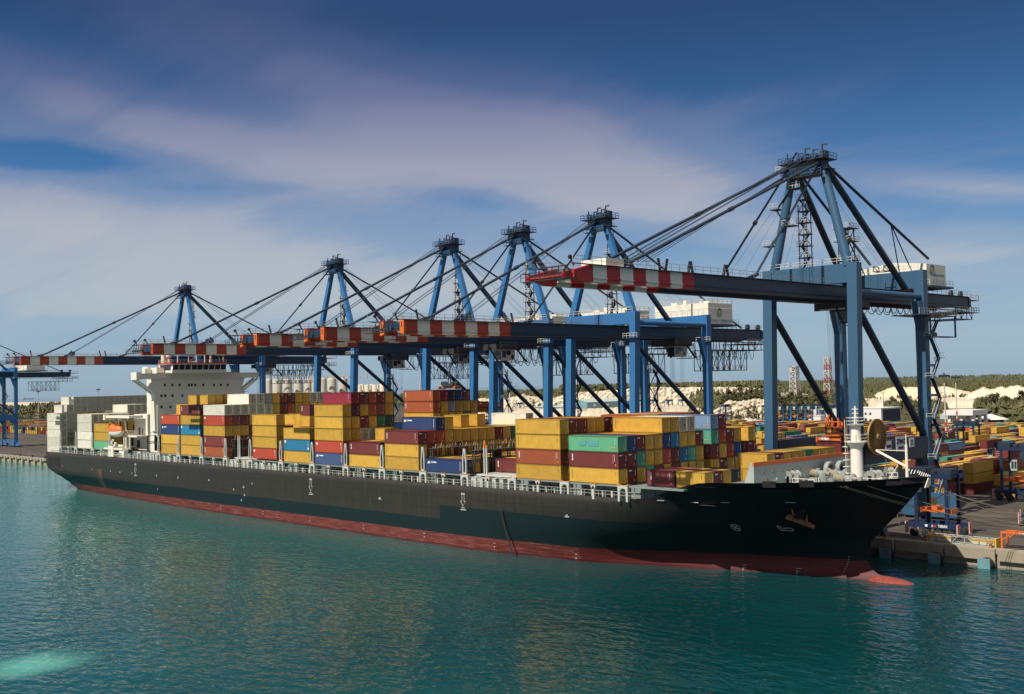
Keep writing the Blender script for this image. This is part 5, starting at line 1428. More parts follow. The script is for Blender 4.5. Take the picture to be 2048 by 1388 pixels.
        m = MB(); m.lathe([(.75, -.35), (.75, .35)], (c - .9, ye, gz1 + 1.0), 14, axis='x'); m.lathe([(.75, -.35), (.75, .35)], (c + .9, ye, gz1 + 1.0), 14, axis='x'); m.bar((c - 1, ye - 2.4, gz1 + .2), (c - 1, ye, gz1 + 1), .4); m.bar((c + 1, ye - 2.4, gz1 + .2), (c + 1, ye, gz1 + 1), .4)
        m.build('boom_sheaves', B, t)
    if big and boom:
        m = MB(); m.box(c - 1.0, c + gx + .4, 126.2, 130.4, gz1, gz1 + 1.2); m.build('winch_cabin', MT['white_steel'], t)
    # apex head
    m = MB(); w = ah + (1.3 if not big else .7)
    m.box(c - w, c + w, YW - 1.2, YW + 1.4, ap - .9, ap + .7)
    if big:
        m.box(c - w + .4, c + w - .6, YW - 1.6, YW + 1.7, ap - 2.2, ap + .5)
    else: m.box(c - w + .4, c + w - .4, YW - 1.5, YW + 1.6, ap - 1.6, ap - .8)
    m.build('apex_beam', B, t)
    m = MB()
    m.box(c - w - 1.3, c + w + 1.3, YW - 2.4, YW + 2.5, ap + .7, ap + .82)
    for (x, h) in ((-w, 2.2), (-w * .35, 1.8), (.2, 2.6), (w * .5, 2.1), (w, 2.8)):
        m.box(c + x - .3, c + x + .3, YW - 1.2, YW + 1.2, ap + .8, ap + .8 + h * .62)
        m.bar((c + x, YW - .8, ap + .8), (c + x, YW - .8, ap + .8 + h), .24)
        if x != -w: m.bar((c + x - .1, YW - .8, ap + .8 + h), (c + x + 1.1, YW - .8, ap + .7 + h), .26)
        m.lathe([(.7, -.2), (.7, .2)], (c + x + .4, YW - .3, ap + 1.5), 12, axis='x')
    for sx in (-1, 1): m.box(c + sx * (w + .9) - .6, c + sx * (w + .9) + .6, YW - 1.4, YW + 1.6, ap - 1.3, ap - 1.18); m.bar((c + sx * (w + .4), YW, ap + .7), (c + sx * (w + 1.2), YW, ap - 1.3), .12)
    m.box(c - w - .4, c + w + .4, YW - 2.3, YW - 1.1, ap - 2.4, ap - 2.28)
    m.build('apex_sheaves', MT['machine_dark'], t)
    m = MB()
    for ya in (YW - 2.3, YW + 2.4): m.rail([(c - w - 1.2, ya, ap + .82), (c + w + 1.2, ya, ap + .82)], 1.2, .05, 1.0)
    for xa in (c - w - 1.2, c + w + 1.2): m.rail([(xa, YW - 2.3, ap + .82), (xa, YW + 2.4, ap + .82)], 1.2, .05, 1.0)
    m.rail([(c - w - .4, YW - 2.3, ap - 2.3), (c + w + .4, YW - 2.3, ap - 2.3)], 1.1, .05, 1.0)
    m.build('apex_railing', MT['crane_blue'], t)
    # lattice stair tower inside the A-frame
    m = MB(); rl = MB(); ht = pz1 + (12 if not big else 13.5); xt = c + (1.6 if not big else -3.4); yt = YW + (2.0 if not big else 4)
    for dx in (-.9, .9):
        for dy in (-.9, .9): m.bar((xt + dx, yt + dy, pz1 - 1), (xt + dx * (1 if big else .5), yt + dy * (1 if big else .5), ht if big else ap - 2), .16)
    z = pz1; s_ = 1
    while z < ht:
        m.bar((xt - .9 * s_, yt, z), (xt + .9 * s_, yt, z + 2.4), .6, .1); m.box(xt - 1.3, xt + 1.3, yt - 1.1, yt + 1.1, z + 2.4, z + 2.48)
        rl.rail([(xt - 1.3, yt - 1.1, z + 2.48), (xt + 1.3, yt - 1.1, z + 2.48)], 1.05, .04, .8); m.bar((xt - .9, yt - .9, z), (xt + .9, yt - .9, z + 2.4), .1); m.bar((xt + .9, yt + .9, z), (xt - .9, yt + .9, z + 2.4), .1)
        z += 2.4; s_ = -s_
    if big:
        xl0 = c - hw + 1.2; z = pz1 + 5
        for k in range(5):
            f = (z - pz1) / (ap - pz1); x = (c - hw + 1.2) * (1 - f) + (c - ah) * f
            s2 = 1 if k % 2 else -1
            m.box(x + (.9 if s2 > 0 else -3.0), x + (3.4 if s2 > 0 else -.9), YW - 1.4, YW + 1.0, z, z + .14)
            rl.rail([(x + (.9 if s2 > 0 else -3.0), YW - 1.4, z + .14), (x + (3.4 if s2 > 0 else -.9), YW - 1.4, z + .14)], 1.1, .05, .7)
            m.bar((x + s2 * 1.5, YW - .8, z), (x - s2 * 1.2 + .5, YW - .8, z + 3.6), .6, .1); z += 3.7
        lattice(m, c + 2.2, c + 4.6, YL - 6, YL - 3.6, pz1, pz1 + 1.1, 1)
        for dx in (2.2, 4.6):
            for dy in (-6, -3.6): m.bar((c + dx - 8, YL + dy, pz1), (c + dx - 8, YL + dy, pz1 + 10), .2)
        for zz in (3, 7.2, 10): m.box(c - 6.6, c - 2.6, YL - 6.8, YL - 2.8, pz1 + zz, pz1 + zz + .14); rl.rail([(c - 6.6, YL - 6.8, pz1 + zz), (c - 2.6, YL - 6.8, pz1 + zz), (c - 2.6, YL - 2.8, pz1 + zz)], 1.1, .05, .8)
        for zz in (0, 3.4, 6.8): m.bar((c - 5.8, YL - 6, pz1 + zz), (c - 3.4, YL - 6, pz1 + zz + 3.2), .12); m.bar((c - 3.4, YL - 6, pz1 + zz), (c - 3.4, YL - 3.6, pz1 + zz + 3.2), .12)
    m.build('stair_tower', MT['machine_dark'], t); rl.build('tower_railing', RL, t)
    # stairs up a landside leg
    m = MB(); rl = MB()
    if big:
        stairs(m, rl, c + hw + 2.3, YL + .6, 7.5, gz0 - 4)
        for z in np.arange(10, gz0 - 3, 6.3): m.box(c + hw + 1, c + hw + 2.6, YL - .4, YL + 1.4, z, z + .5)
        m.box(c + hw - 3, c + hw + 3.2, YL - 7.5, YL + 9.5, gz0 - 3.1, gz0 - 2.95); rl.rail([(c + hw + 3.2, YL - 7.5, gz0 - 2.95), (c + hw + 3.2, YL + 9.5, gz0 - 2.95)], 1.3, .05, 1.1)
        m.box(c + hw + 1, c + hw + 3.2, YL + 2, YL + 9, gz0 - 7.6, gz0 - 7.4); m.bar((c + hw + 3, YL + 9, gz0 - 7.6), (c + hw + 3, YL + 9, gz0 - 3), .3); m.bar((c + hw + 3, YL - 2.4, gz0 - 6.8), (c + hw + 3, YL - 2.4, gz0 - 3), .3); m.bar((c + hw + 3, YL - 2.4, gz0 - 6.8), (c + hw + 3, YL, gz0 - 6.8), .3)
    else:
        stairs(m, rl, c - hw + 4.6, YL - .5, 7.5, gz0 - 7, 2.4, 3.6)
        lattice(m, c - hw + 3.3, c - hw + 5.9, YL - 2.0, YL + 1.2, 8, 8.2, 1)
        for dx in (3.3, 5.9): m.bar((c - hw + dx, YL - 2, 7.2), (c - hw + dx, YL - 2, gz0 - 6), .2)
        z = 8.0
        while z < gz0 - 9: m.bar((c - hw + 3.3, YL - 2, z), (c - hw + 5.9, YL - 2, z + 4), .16); m.bar((c - hw + 5.9, YL - 2, z + 4), (c - hw + 3.3, YL - 2, z + 8), .16); z += 8
        for sx in (1,): m.box(c + sx * hw - 2, c + sx * hw + 2.2, YL - 1.6, YL + 1.6, gz0 - 1.0, gz0 - .88); rl.rail([(c + hw - 2, YL - 1.6, gz0 - .9), (c + hw + 2.2, YL - 1.6, gz0 - .9)], 1.1, .05, .9)
        m.box(c + hw - 2, c + hw + 2.2, YW - 2, YW + 1.6, gz0 - .4, gz0 - .28); rl.rail([(c + hw - 2, YW - 2, gz0 - .3), (c + hw + 2.2, YW - 2, gz0 - .3)], 1.1, .05, .9)
    m.build('access_stairs', MT['crane_blue_dark'], t); rl.build('stair_railing', RL, t)
    # machinery house
    hz0 = 52.9 if big else 47.8; hz1 = 58.1 if big else 53.3; hx0, hx1 = (c - 8.1, c + 7.3) if big else (c - 12.6, c + 5.0)
    hy0, hy1 = (227.2, 236.2) if big else (227.5, 238)
    m = MB()
    if big: m.prism([(hx0, hz0), (hx1, hz0), (hx1, hz1 - .4), ((hx0 + hx1) / 2, hz1 + .5), (hx0, hz1 - .4)], 'y', hy0, hy1)
    else:
        m.box(hx0, hx1, hy0, hy1, hz0, hz1); m.box(hx0 - .06, hx1 + .06, hy0 - .06, hy1 + .06, hz1 - 1.5, hz1 - 1.38); m.box(c - 9, c - 7, 230, 232, hz1, hz1 + .9); m.box(c - 1, c + 2, 232, 235, hz1, hz1 + .9); m.box(c - 5, c - 4, 230, 231, hz1, hz1 + 1.3)
    mh_ = m.build('machinery_house', MT['white_steel' if not big else 'cream_steel'] if False else MT['white_steel'], t)
    m = MB(); m.box(hx0 - 1, hx1 + 1.3, hy0 - 1, hy1 + 1, hz0 - .45, hz0 - .02); m.build('house_platform', B, t)
    m = MB(); m.rail([(hx1 + 1.2, hy0 - 1, hz0), (hx1 + 1.2, hy1 + 1, hz0)], 1.2, .05, 1.4); m.rail([(hx0, hy0, hz1), (hx1, hy0, hz1), (hx1, hy1, hz1), (hx0, hy1, hz1)], 1.0, .05, 2) if not big else None; m.rail([(hx0, hy0 - .9, hz0), (hx1 + 1, hy0 - .9, hz0)], 1.2, .05, 1.4)
    m.build('house_railing', RL, t)
    if detail:
        em = MB(); ey = hy0 + 4.7 if not big else hy0 + 2.4; ez = hz0 + (3.1 if not big else 3.6)
        em.lathe([(1.25, 0), (1.25, .05), (.9, .06), (.9, .02)], (hx1 + .02, ey, ez), 24, axis='x'); em.lathe([(.6, 0), (.6, .08)], (hx1 + .02, ey, ez), 12, 1, axis='x')
        em.build('house_emblem', [MT['shed_blue'], MT['yellow_paint']], mh_)
        text_mesh('house_lettering', 'Freeport - Bahamas' if not big else 'BAHAMAS', 1.1, MT['shed_blue'], mh_, (hx1 + .06, (hy0 + hy1) / 2 + (0 if not big else 1.2), hz0 + (1.05 if not big else 2.5)), (R(90), 0, R(90)), sx=1.05)
    # trolley, cab, head ropes
    m = MB(); cy = cab_y
    m.box(c - gx - .4, c + gx + .4, cy - 3.4, cy + 3.6, gz0 - 1.0, gz0 - .3)
    for dy in (-3.2, 3.2): m.box(c - gx - .5, c + gx + .5, cy + dy - .3, cy + dy + .3, gz0 - 1.7, gz0 - .2)
    m.box(c + gx + .4, c + gx + 1.3, cy - 4, cy + 2, gz0 - 1.4, gz0 + .4)
    for dy in (-5.4, 3.5): m.bar((c + 1.6, cy + dy, gz0 - .8), (c + 1.6, cy + dy + (3 if dy < 0 else 4), gz0 - 4.6), .35)
    m.box(c - 1, c + 2.6, cy + 2.8, cy + 7, gz0 - 4.8, gz0 - 4.65)
    tr = m.build('trolley', MT['machine_dark'], t)
    cc_ = cy if not big else cy + .5
    m = MB(); m.box(c + .2, c + 2.7, cc_ - 2.2, cc_ + 2.6, gz0 - 4.4, gz0 - 1.6); cb_ = m.build('operator_cab', MT['cream_steel'] if not big else MT['dark_green_steel'], tr)
    m = MB(); m.box(c + 2.68, c + 2.74, cc_ - 1.9, cc_ - .6, gz0 - 3.7, gz0 - 2.0); m.box(c + 2.68, c + 2.74, cc_ - .4, cc_ + 1.0, gz0 - 3.0, gz0 - 1.9); m.box(c + 2.68, c + 2.74, cc_ + 1.2, cc_ + 2.0, gz0 - 4.0, gz0 - 3.0); m.box(c + .4, c + 2.5, cc_ - 2.24, cc_ - 2.18, gz0 - 4.2, gz0 - 2.0)
    m.build('cab_windows', MT['glass_dark'], cb_)
    m = MB(); loops(m, c + gx - .6, cy + 6, min(back - 2, cy + 34), gz0 - .5, 10, 4.6 if not big else 1.5); loops(m, c - gx + .6, cy + 6, min(back - 2, cy + 34), gz0 - .5, 8, 3.8 if not big else 1.2)
    m.bar((c + gx - .6, cy + 4, gz0 - .5), (c + gx - .6, back - 1, gz0 - .5), .2)
    m.build('festoon_cable', MT['rubber'], t)
    m = MB(); rzb = gz0 - (14 if not spreader else gz0 - spreader)
    for dx in (-2.2, -1.4, 1.4, 2.2):
        for dy in (-2.4, -1.8, 1.8, 2.4): m.tube((c + dx, cy + dy, gz0 - 1), (c + dx * .8, cy + dy * .8, rzb), .022, n=4)
    m.build('head_ropes', MT['crane_blue'], tr)
    # maintenance basket and back reach machinery
    m = MB()
    if not big: lattice(m, c - 2.6, c + 2.8, 231, 247, gz0 - 8.0, gz0 - 2.6, 6, .2)
    lattice(m, c - 3.4, c + 4.4, back - 7, back + 1.5, gz0 - 2.6, gz0 + .4, 3, .18)
    m.box(c - 4, c + 4.6, back - 8, back + 5, gz0 - 1.0, gz0 - .86); m.box(c - 3, c + 4.6, back + .5, back + 5, gz1 - .9, gz1 - .76)
    for yy in (back - 4, back + 1): m.lathe([(.8, -.3), (.8, .3)], (c + 2, yy, gz1 + .7), 12, axis='x'); m.box(c + 1.6, c + 2.4, yy - .3, yy + .3, gz1 - .5, gz1 + .7)
    m.build('maintenance_basket', MT['machine_dark'], t)
    m = MB(); m.rail([(c + 4.6, back - 8, gz0 - .9), (c + 4.6, back + 5, gz0 - .9), (c - 3, back + 5, gz0 - .9)], 1.2, .05, 1.2); m.rail([(c + 4.6, back + .5, gz1 - .8), (c + 4.6, back + 5, gz1 - .8), (c - 3, back + 5, gz1 - .8)], 1.2, .05, 1.2)
    if not big: m.rail([(c + 2.8, 231, gz0 - 8), (c + 2.8, 247, gz0 - 8)], 1.2, .05, 1.2)
    m.build('basket_railing', RL, t)
    return t
crane(-668.0, 'blue gantry crane at the far left with its white machinery house, partly out of frame', cab_y=176, boom=False, detail=0, back=253)
crane(-388.85, 'farthest complete blue crane, its apex standing alone at the left of the row', cab_y=226, boom_col='boom_red_faded')
crane(-286.34, 'blue crane whose striped boom passes above the white ship bridge', cab_y=214.5)
crane(-230.34, 'third blue crane from the right end of the row with orange boom tip platform', cab_y=195, tip_orange=True, boom_col='boom_red_faded')
crane(-202.0, 'blue crane close left of the tall lattice one, its orange boom tip near mid photo', cab_y=185, tip_orange=True)
crane(-173.75, 'blue crane second from the right with white machinery house reading Freeport - Bahamas', cab_y=218.5, tip_orange=True)
big_crane = crane(-117.2, 'tallest and nearest grey blue crane with long red and white boom over the bow', big=True, cab_y=204, spreader=24.5, back=254)
c = -117.2
# signs on the tie beam, cable reel
m = MB(); sxx = c + 9.6 + .92
def plate(px, py, w, h):
    p = atX(px, py, sxx + .03); m.box(p[0] - .02, p[0] + .04, p[1] - w / 2, p[1] + w / 2, p[2] - h / 2, p[2] + h / 2); return p
p1 = plate(1801, 887, 3.6, 2.9); p2 = plate(1823.5, 884.5, 2.1, 1.9); p3 = plate(1777, 890.5, 2.4, 1.7)
sg = m.build('sign_plates', MT['mark_white'], big_crane)
text_mesh('maker_sign', 'ZPMC', 1.35, MT['dark_opening'], sg, (p1[0] + .06, p1[1], p1[2] + .4), (R(90), 0, R(90)), bold=.05)
m = MB(); m.box(p1[0] + .04, p1[0] + .08, p1[1] - 1.0, p1[1] + 1.0, p1[2] - 1.1, p1[2] - .6); m.box(p2[0] + .04, p2[0] + .08, p2[1] - .6, p2[1] + .6, p2[2] - .5, p2[2] - .3)
for k in (-.4, .1): m.box(p2[0] + .04, p2[0] + .08, p2[1] + k, p2[1] + k + .3, p2[2] - .1, p2[2] + .5)
m.box(p3[0] + .04, p3[0] + .08, p3[1] - .9, p3[1] + .9, p3[2] - .5, p3[2] + .1)
m.build('sign_figures', MT['dark_opening'], sg)
rc = atX(1754, 874, c + 12.2); m = MB(); RR = 3.55
m.lathe([(RR, -.18), (RR, .18), (RR - .22, .18), (RR - .22, -.18)], rc, 48, axis='x'); m.lathe([(.55, -.5), (.55, .5)], rc, 16, axis='x')
m.lathe([(RR * .93, -.01), (RR * .93, .01)], rc, 40, 1, axis='x')
for i in range(30):
    a = 2 * math.pi * i / 30
    for dx in (-.12, .14): m.bar((rc[0] + dx, rc[1] + .4 * math.cos(a), rc[2] + .4 * math.sin(a)), (rc[0] + dx, rc[1] + (RR - .1) * math.cos(a), rc[2] + (RR - .1) * math.sin(a)), .13)
MT['reel_web'] = paint('reel_web', (0.07, 0.035, 0.015), .6, .4)
m.build('cable_reel', [MT['brass_reel'], MT['reel_web']], big_crane)
m = MB(); m.path([(rc[0] + .2, rc[1], rc[2]), (rc[0] + .3, rc[1] + 2.6, rc[2] - 4.5), (rc[0] + .3, rc[1] + 7, 4.2)], .09, 5); m.box(c + 10.5, rc[0], rc[1] - .4, rc[1] + .4, rc[2] - .4, rc[2] + .4); m.build('reel_cable', MT['rope_tan'], big_crane)
m = MB(); p = atZ(1835, 1040, 3.4)
m.box(-112.5, -101.0, YL - 1.3, YL + .9, 3.9, 8.8); m.lathe([(.9, 0), (.9, .2)], (-106, YL - 1.4, 7.2), 16, 1, axis='y'); m.build('travel_drive', [MT['crane_blue_grey'], MT['reel_web']], big_crane)
# spreader with its box hanging under the big crane
sp_ = thing('spreader', 'orange telescopic spreader hanging from the nearest crane above a maroon container', 'spreader', (-117.2, 199, 22.8))
q0 = atY(1632, 872, 198); q1 = atY(1683, 868, 198); xa, xb = q0[0], q1[0]; ztop_c = atY(1632, 884, 198)[2]
m = MB(); m.box(xa, xb, 198.1, 198.6, ztop_c + .35, ztop_c + 1.05); m.box(xa, xb, 199.9, 200.4, ztop_c + .35, ztop_c + 1.05)
for x in (xa, xb - .3): m.box(x, x + .3, 197.9, 200.6, ztop_c + .05, ztop_c + 1.1)
m.box(xb - 3.6, xb + .6, 197.7, 200.8, ztop_c + 1.3, ztop_c + 1.9)
m.build('spreader_beam', MT['orange_paint'], sp_)
m = MB(); xm = xb - 1.6
m.box(xm - 2.1, xm + 2.2, 198, 200.5, ztop_c + 2.6, ztop_c + 3.1)
for x in (xm - 2, xm - .6, xm + .8, xm + 2): m.box(x, x + .25, 198, 198.3, ztop_c + 1.9, ztop_c + 5.0); m.box(x, x + .25, 200.2, 200.5, ztop_c + 1.9, ztop_c + 4.2)
m.box(xm - 2, xm + 2.2, 198.05, 198.25, ztop_c + 4.1, ztop_c + 4.3); m.bar((xm - 2, 198.2, ztop_c + 2.8), (xm - 1.2, 198.2, ztop_c + 5.6), .4)
for x in (xm - 1.2, xm + 1.0): m.lathe([(.5, -.2), (.5, .2)], (x, 199.2, ztop_c + 3.6), 12, axis='y')
m.build('headblock', MT['orange_paint'], sp_)
m = MB(); p = atY(1650, 873, 198.05); m.box(xa + .9, xa + 2.9, 198.04, 198.1, ztop_c + .5, ztop_c + .95); m.build('name_plate', MT['mark_white'], sp_)
m = MB(); L = xb - xa; corr(m, L, 198.0, 198.05, 2.7); m.v = [(x + xa, y, z + ztop_c - 2.75) if y < 199 else (x, y, z) for x, y, z in m.v]; m.box(xa + .05, xb, 198.06, 200.4, ztop_c - 2.65, ztop_c - .05)
m.build('lifted_body', paint('maroon_box', CC['d'][0], .6, .3), None, (xa, 198, ztop_c - 2.7))
o = bpy.data.objects['lifted_body']; o.name = 'shipping_container'; tag(o, 'maroon container lifted under the orange spreader of the nearest crane', 'container', 'containers lifted by cranes'); WLOC[o.name] = (xa, 198, ztop_c - 2.7)
m = MB(); m.box(xa, xb + .02, 197.97, 198.1, ztop_c - .2, ztop_c); m.box(xa, xb + .02, 197.97, 198.1, ztop_c - 2.75, ztop_c - 2.6)
for x in (xa, xb - .14): m.box(x, x + .16, 197.96, 198.12, ztop_c - 2.75, ztop_c); m.box(x, x + .16, 200.3, 200.44, ztop_c - 2.75, ztop_c)
m.build('corner_frame', paint('maroon_frame', (.12, .02, .02), .6, .3), o)
# spreader on the ropes of the crane behind the middle stacks
def small_spreader(cx, cy, z, lab, col='rust_steel', w=6.5):
    s_ = thing('spreader', lab, 'spreader', (cx, cy, z)); m = MB()
    m.box(cx - w / 2, cx + w / 2, cy - .3, cy + .3, z, z + .6)
    for sx in (-1, 1): m.box(cx + sx * w / 2 - .4, cx + sx * w / 2 + .4, cy - 1.2, cy + 1.2, z - .2, z + .5)
    m.build('spreader_beam', MT[col], s_)
    m = MB(); m.box(cx - 2.2, cx + 2.2, cy - .8, cy + .8, z + .6, z + 1.3)
    for dx in (-3.4, -2.0, 2.0, 3.4): m.lathe([(.55, -.25), (.55, .25)], (cx + dx * .8, cy, z + 1.3), 12, axis='y')
    m.bar((cx - .6, cy, z + 1.2), (cx, cy, z + 4.6), .2); m.bar((cx + .6, cy, z + 1.2), (cx, cy, z + 4.6), .2)
    m.build('headblock', MT['machine_dark'], s_)
p = atX(899, 770, -204); small_spreader(-218.2, 181.5, 32.7, 'rusty spreader with round sheaves resting above the middle stack', 'rust_steel')
# orange spreader frames parked on a yellow work platform beside a leg
wp = thing('maintenance_platform', 'yellow railed platform piled with orange spreader machinery between crane legs', 'platform', (-176, 205, 20))
m = MB(); b0 = atY(958, 842, 205); b1 = atY(1000, 842, 205); m.box(b0[0], b1[0], 203, 207, b0[2] - .3, b0[2])
m.box(b0[0], b0[0] + .25, 203, 203.25, QZ, b0[2]); m.box(b1[0] - .25, b1[0], 203, 203.25, QZ, b0[2]); m.box(b0[0], b0[0] + .25, 206.7, 207, QZ, b0[2]); m.box(b1[0] - .25, b1[0], 206.7, 207, QZ, b0[2])
m.rail([(b0[0], 203, b0[2]), (b1[0], 203, b0[2])], 2.6, .09, 1.6); m.rail([(b0[0], 207, b0[2]), (b1[0], 207, b0[2])], 2.6, .09, 1.6); m.build('platform_frame', MT['yellow_paint'], wp)
m = MB(); rn = random.Random(5); W_ = b1[0] - b0[0]
for i in range(26): x = b0[0] + rn.random() * (W_ - 1.3); z = b0[2] + 2.4 + rn.random() * 2.4; m.box(x, x + rn.uniform(.5, 1.5), 203.6, 206.2, z, z + rn.uniform(.3, 1.0))
for i in range(5): m.lathe([(.6, -.2), (.6, .2)], (b0[0] + 1 + i * W_ / 6, 203.4, b0[2] + 4.7), 12, axis='y')
m.build('spreader_machinery', paint('worn_orange', (.5, .14, .04), .7, .5, rust=.5), wp)
# ================================================================ straddle carriers
def build_carrier(name, label, loc, rz=0.0, H=11.6, L=9.4, Wd=4.9, blue='carrier_blue', parts=True, group='straddle carriers'):
    """origin on the ground at the centre; long side along local x"""
    t = thing(name, label, 'straddle carrier', (0, 0, 0), group)
    B = MT[blue]
    for sy in (-1, 1):
        y = sy * Wd / 2
        m = MB(); m.prism([(-L / 2, 1.75), (L / 2, 1.75), (L / 2 - .3, 2.6), (-L / 2 + .3, 2.6)], 'y', y - .32, y + .32); m.build('side_beam', B, t)
        for sx in (-1, 1):
            m = MB(); m.bar((sx * L * .31, y, 2.5), (sx * L * .31, y, H - .6), .6, .5, .5, .45, up=(0, 1, 0)); m.build('column', B, t)
        m = MB()
        for k in range(4): m.lathe([(.45, -.3), (.78, -.28), (.8, 0), (.78, .28), (.45, .3)], (-L / 2 + 1.2 + k * (L - 2.4) / 3, y, .8), 18, axis='y')
        for k in range(4): m.box(-L / 2 + 1.1 + k * (L - 2.4) / 3, -L / 2 + 1.3 + k * (L - 2.4) / 3, y - .2, y + .2, .8, 1.8)
        w_ = m.build('wheels', MT['rubber'], t)
        m = MB()
        for k in range(4): m.lathe([(.34, -.33), (.34, .33)], (-L / 2 + 1.2 + k * (L - 2.4) / 3, y, .8), 12, axis='y')
        m.build('rims', B, w_)
        if parts:
            for sx in (-1, 1):
                m = MB(); x = sx * (L / 2 + .25)
                m.prism([(y - .45, .55), (y + .45, .55), (y + .55, 2.7), (y - .55, 2.7)], 'x', x - .1, x + .1)
                for k in range(5): m.add([(x - .12 * 1, y - .5, .75 + k * .4), (x - .12, y + .5, .75 + k * .4 + .35), (x - .12, y + .5, .9 + k * .4 + .35), (x - .12, y - .5, .9 + k * .4)], [(0, 1, 2, 3)], 1); m.add([(x + .12 * 1, y - .5, .75 + k * .4), (x + .12, y + .5, .75 + k * .4 + .35), (x + .12, y + .5, .9 + k * .4 + .35), (x + .12, y - .5, .9 + k * .4)], [(0, 1, 2, 3)], 1)
                m.box(x - .11, x + .11, y + sy * .52 - .03, y + sy * .52 + .03, .55, 2.7)
                m.build('striped_guard', [MT['pale_pink'], MT['red_paint']], t)
    m = MB()
    for sy in (-1, 1): m.box(-L * .42, L * .42, sy * Wd / 2 - .3, sy * Wd / 2 + .3, H - .7, H)
    for x in (-L * .31, L * .31): m.box(x - .35, x + .35, -Wd / 2, Wd / 2, H - .6, H - .1)
    m.build('top_frame', B, t)
    m = MB(); m.box(-L * .46, -L * .08, -Wd / 2 - .2, Wd / 2 - 1.6, H + .02, H + 1.15); m.box(L * .1, L * .36, -1.4, 1.6, H, H + 1.0); m.lathe([(.45, -1.6), (.45, 1.6)], (0, 0, H + .5), 12, axis='y')
    m.build('engine_deck', MT['machine_dark'] if blue != 'carrier_blue' else MT['crane_blue_grey_dark'], t)
    m = MB(); m.rail([(-L * .46, -Wd / 2 - .2, H + .2), (L * .42, -Wd / 2 - .2, H + .2)], 1.0, .04, 1.3); m.rail([(-L * .46, Wd / 2, H + .2), (L * .42, Wd / 2, H + .2)], 1.0, .04, 1.3); m.build('deck_rail', MT['machine_dark'], t)
    m = MB(); x = -L * .5 - .9; m.prism([(x - .4, H - 2.3), (x + .7, H - 2.3), (x + .7, H - .3), (x - .2, H - .3), (x - .6, H - .9)], 'y', -Wd / 2 - .1, -Wd / 2 + 1.4); cb_ = m.build('driver_cab', MT['ship_grey_green'], t)
    m = MB(); m.box(x - .3, x + .1, -Wd / 2 - .14, -Wd / 2 - .1, H - 1.9, H - .5); m.box(x + .25, x + .6, -Wd / 2 - .14, -Wd / 2 - .1, H - 1.9, H - .5); m.build('cab_glass', MT['glass_dark'], cb_)
    m = MB(); z = 4.6
    m.box(-3.0, 3.2, -1.1, -.8, z, z + .3); m.box(-3.0, 3.2, .8, 1.1, z, z + .3); m.box(-3.1, -2.5, -1.4, 1.4, z - .2, z + .7); m.box(2.7, 3.3, -1.4, 1.4, z - .2, z + .7); m.box(-.6, .5, -1.2, 1.2, z - .1, z + 1.1); m.box(-1.9, -1.5, -1.2, 1.2, z, z + .8)
    s_ = m.build('spreader', MT['orange_paint'], t)
    m = MB()
    for x in (-1.8, 2.0):
        for y in (-.9, .9): m.tube((x, y, z), (x * .9, y, H), .05, n=4)
    m.bar((-2.6, 0, z + .6), (2.8, 0, H - 2.6), .12); m.build('hoist_ropes', MT['rubber'], s_)
    t.location = loc; t.rotation_euler = (0, 0, rz)
    return t
g1 = atZ(1838, 1072, QZ)
c1 = build_carrier('straddle_carrier', 'blue straddle carrier with orange spreader and pink striped guards on the quay edge', (-94.6, 196.6, QZ), rz=R(0))
m = MB(); y = -2.45 - .36
for i, (x, w, k) in enumerate([(-1.2, .5, 0), (.1, .18, 0), (.4, .5, 1)]): m.box(x, x + w, y - .02, y, 1.98, 2.4, k)
o = m.build('brand_strip', [MT['mark_white'], MT['red_paint']], None, (0, 0, 0)); o.parent = c1
o = text_mesh('side_lettering', 'TEREX', .62, MT['mark_white'], c1, (0, 0, 0), (R(90), 0, 0), bold=.02); o.location = (2.2, y - .01, 2.2)
build_carrier('straddle_carrier', 'straddle carrier with white cab over yard lanes beside the red striped lamp mast', (-176.0, 392.0, QZ), rz=R(0), H=11.8)
build_carrier('straddle_carrier', 'dark blue straddle carrier with grey cab in mid yard above the mooring ropes', (-106.0, 262.0, QZ), rz=R(0), H=12.6)
build_carrier('straddle_carrier', 'straddle carrier with bright blue columns cut by the right edge of the photo', (-84.6, 222.0, QZ), rz=R(18), H=13.2)
srcs = []
pc = None
row = [(1552 + i * 14.2, 846 + (i % 2) * .8) for i in range(7)]
for i, (px, py) in enumerate(row):
    g_ = atZ(px, py, QZ); lab = '%s from the left in the parked row of blue straddle carriers by white building' % ORD[i + 1].capitalize()
    if pc is None: pc = build_carrier('straddle_carrier', lab, (g_[0], g_[1], QZ), rz=R(90), H=11.4, blue='crane_blue', parts=False, group='distant parked straddle carriers')
    else: copy_tree(pc, (g_[0], g_[1], QZ), label=lab)
for i, (px, py) in enumerate([(1452, 845), (1663, 851), (1278, 826), (1308, 826), (1338, 826), (1366, 826), (1155, 826), (1180, 826), (1040, 832)]):
    g_ = atZ(px, py, QZ)
    copy_tree(pc, (g_[0], g_[1], QZ), label=['lone blue straddle carrier before the scrubby sand bank', 'dark straddle carrier in front of the white building', 'first of four straddle carriers under the limestone cutting',
              'second of four straddle carriers under the limestone cutting', 'third of four straddle carriers under the limestone cutting', 'fourth of four straddle carriers under the limestone cutting',
              'straddle carrier before the dark doorway of the blue warehouse', 'straddle carrier at the right corner of the blue warehouse', 'straddle carrier left of the blue warehouse near the lamp mast'][i])
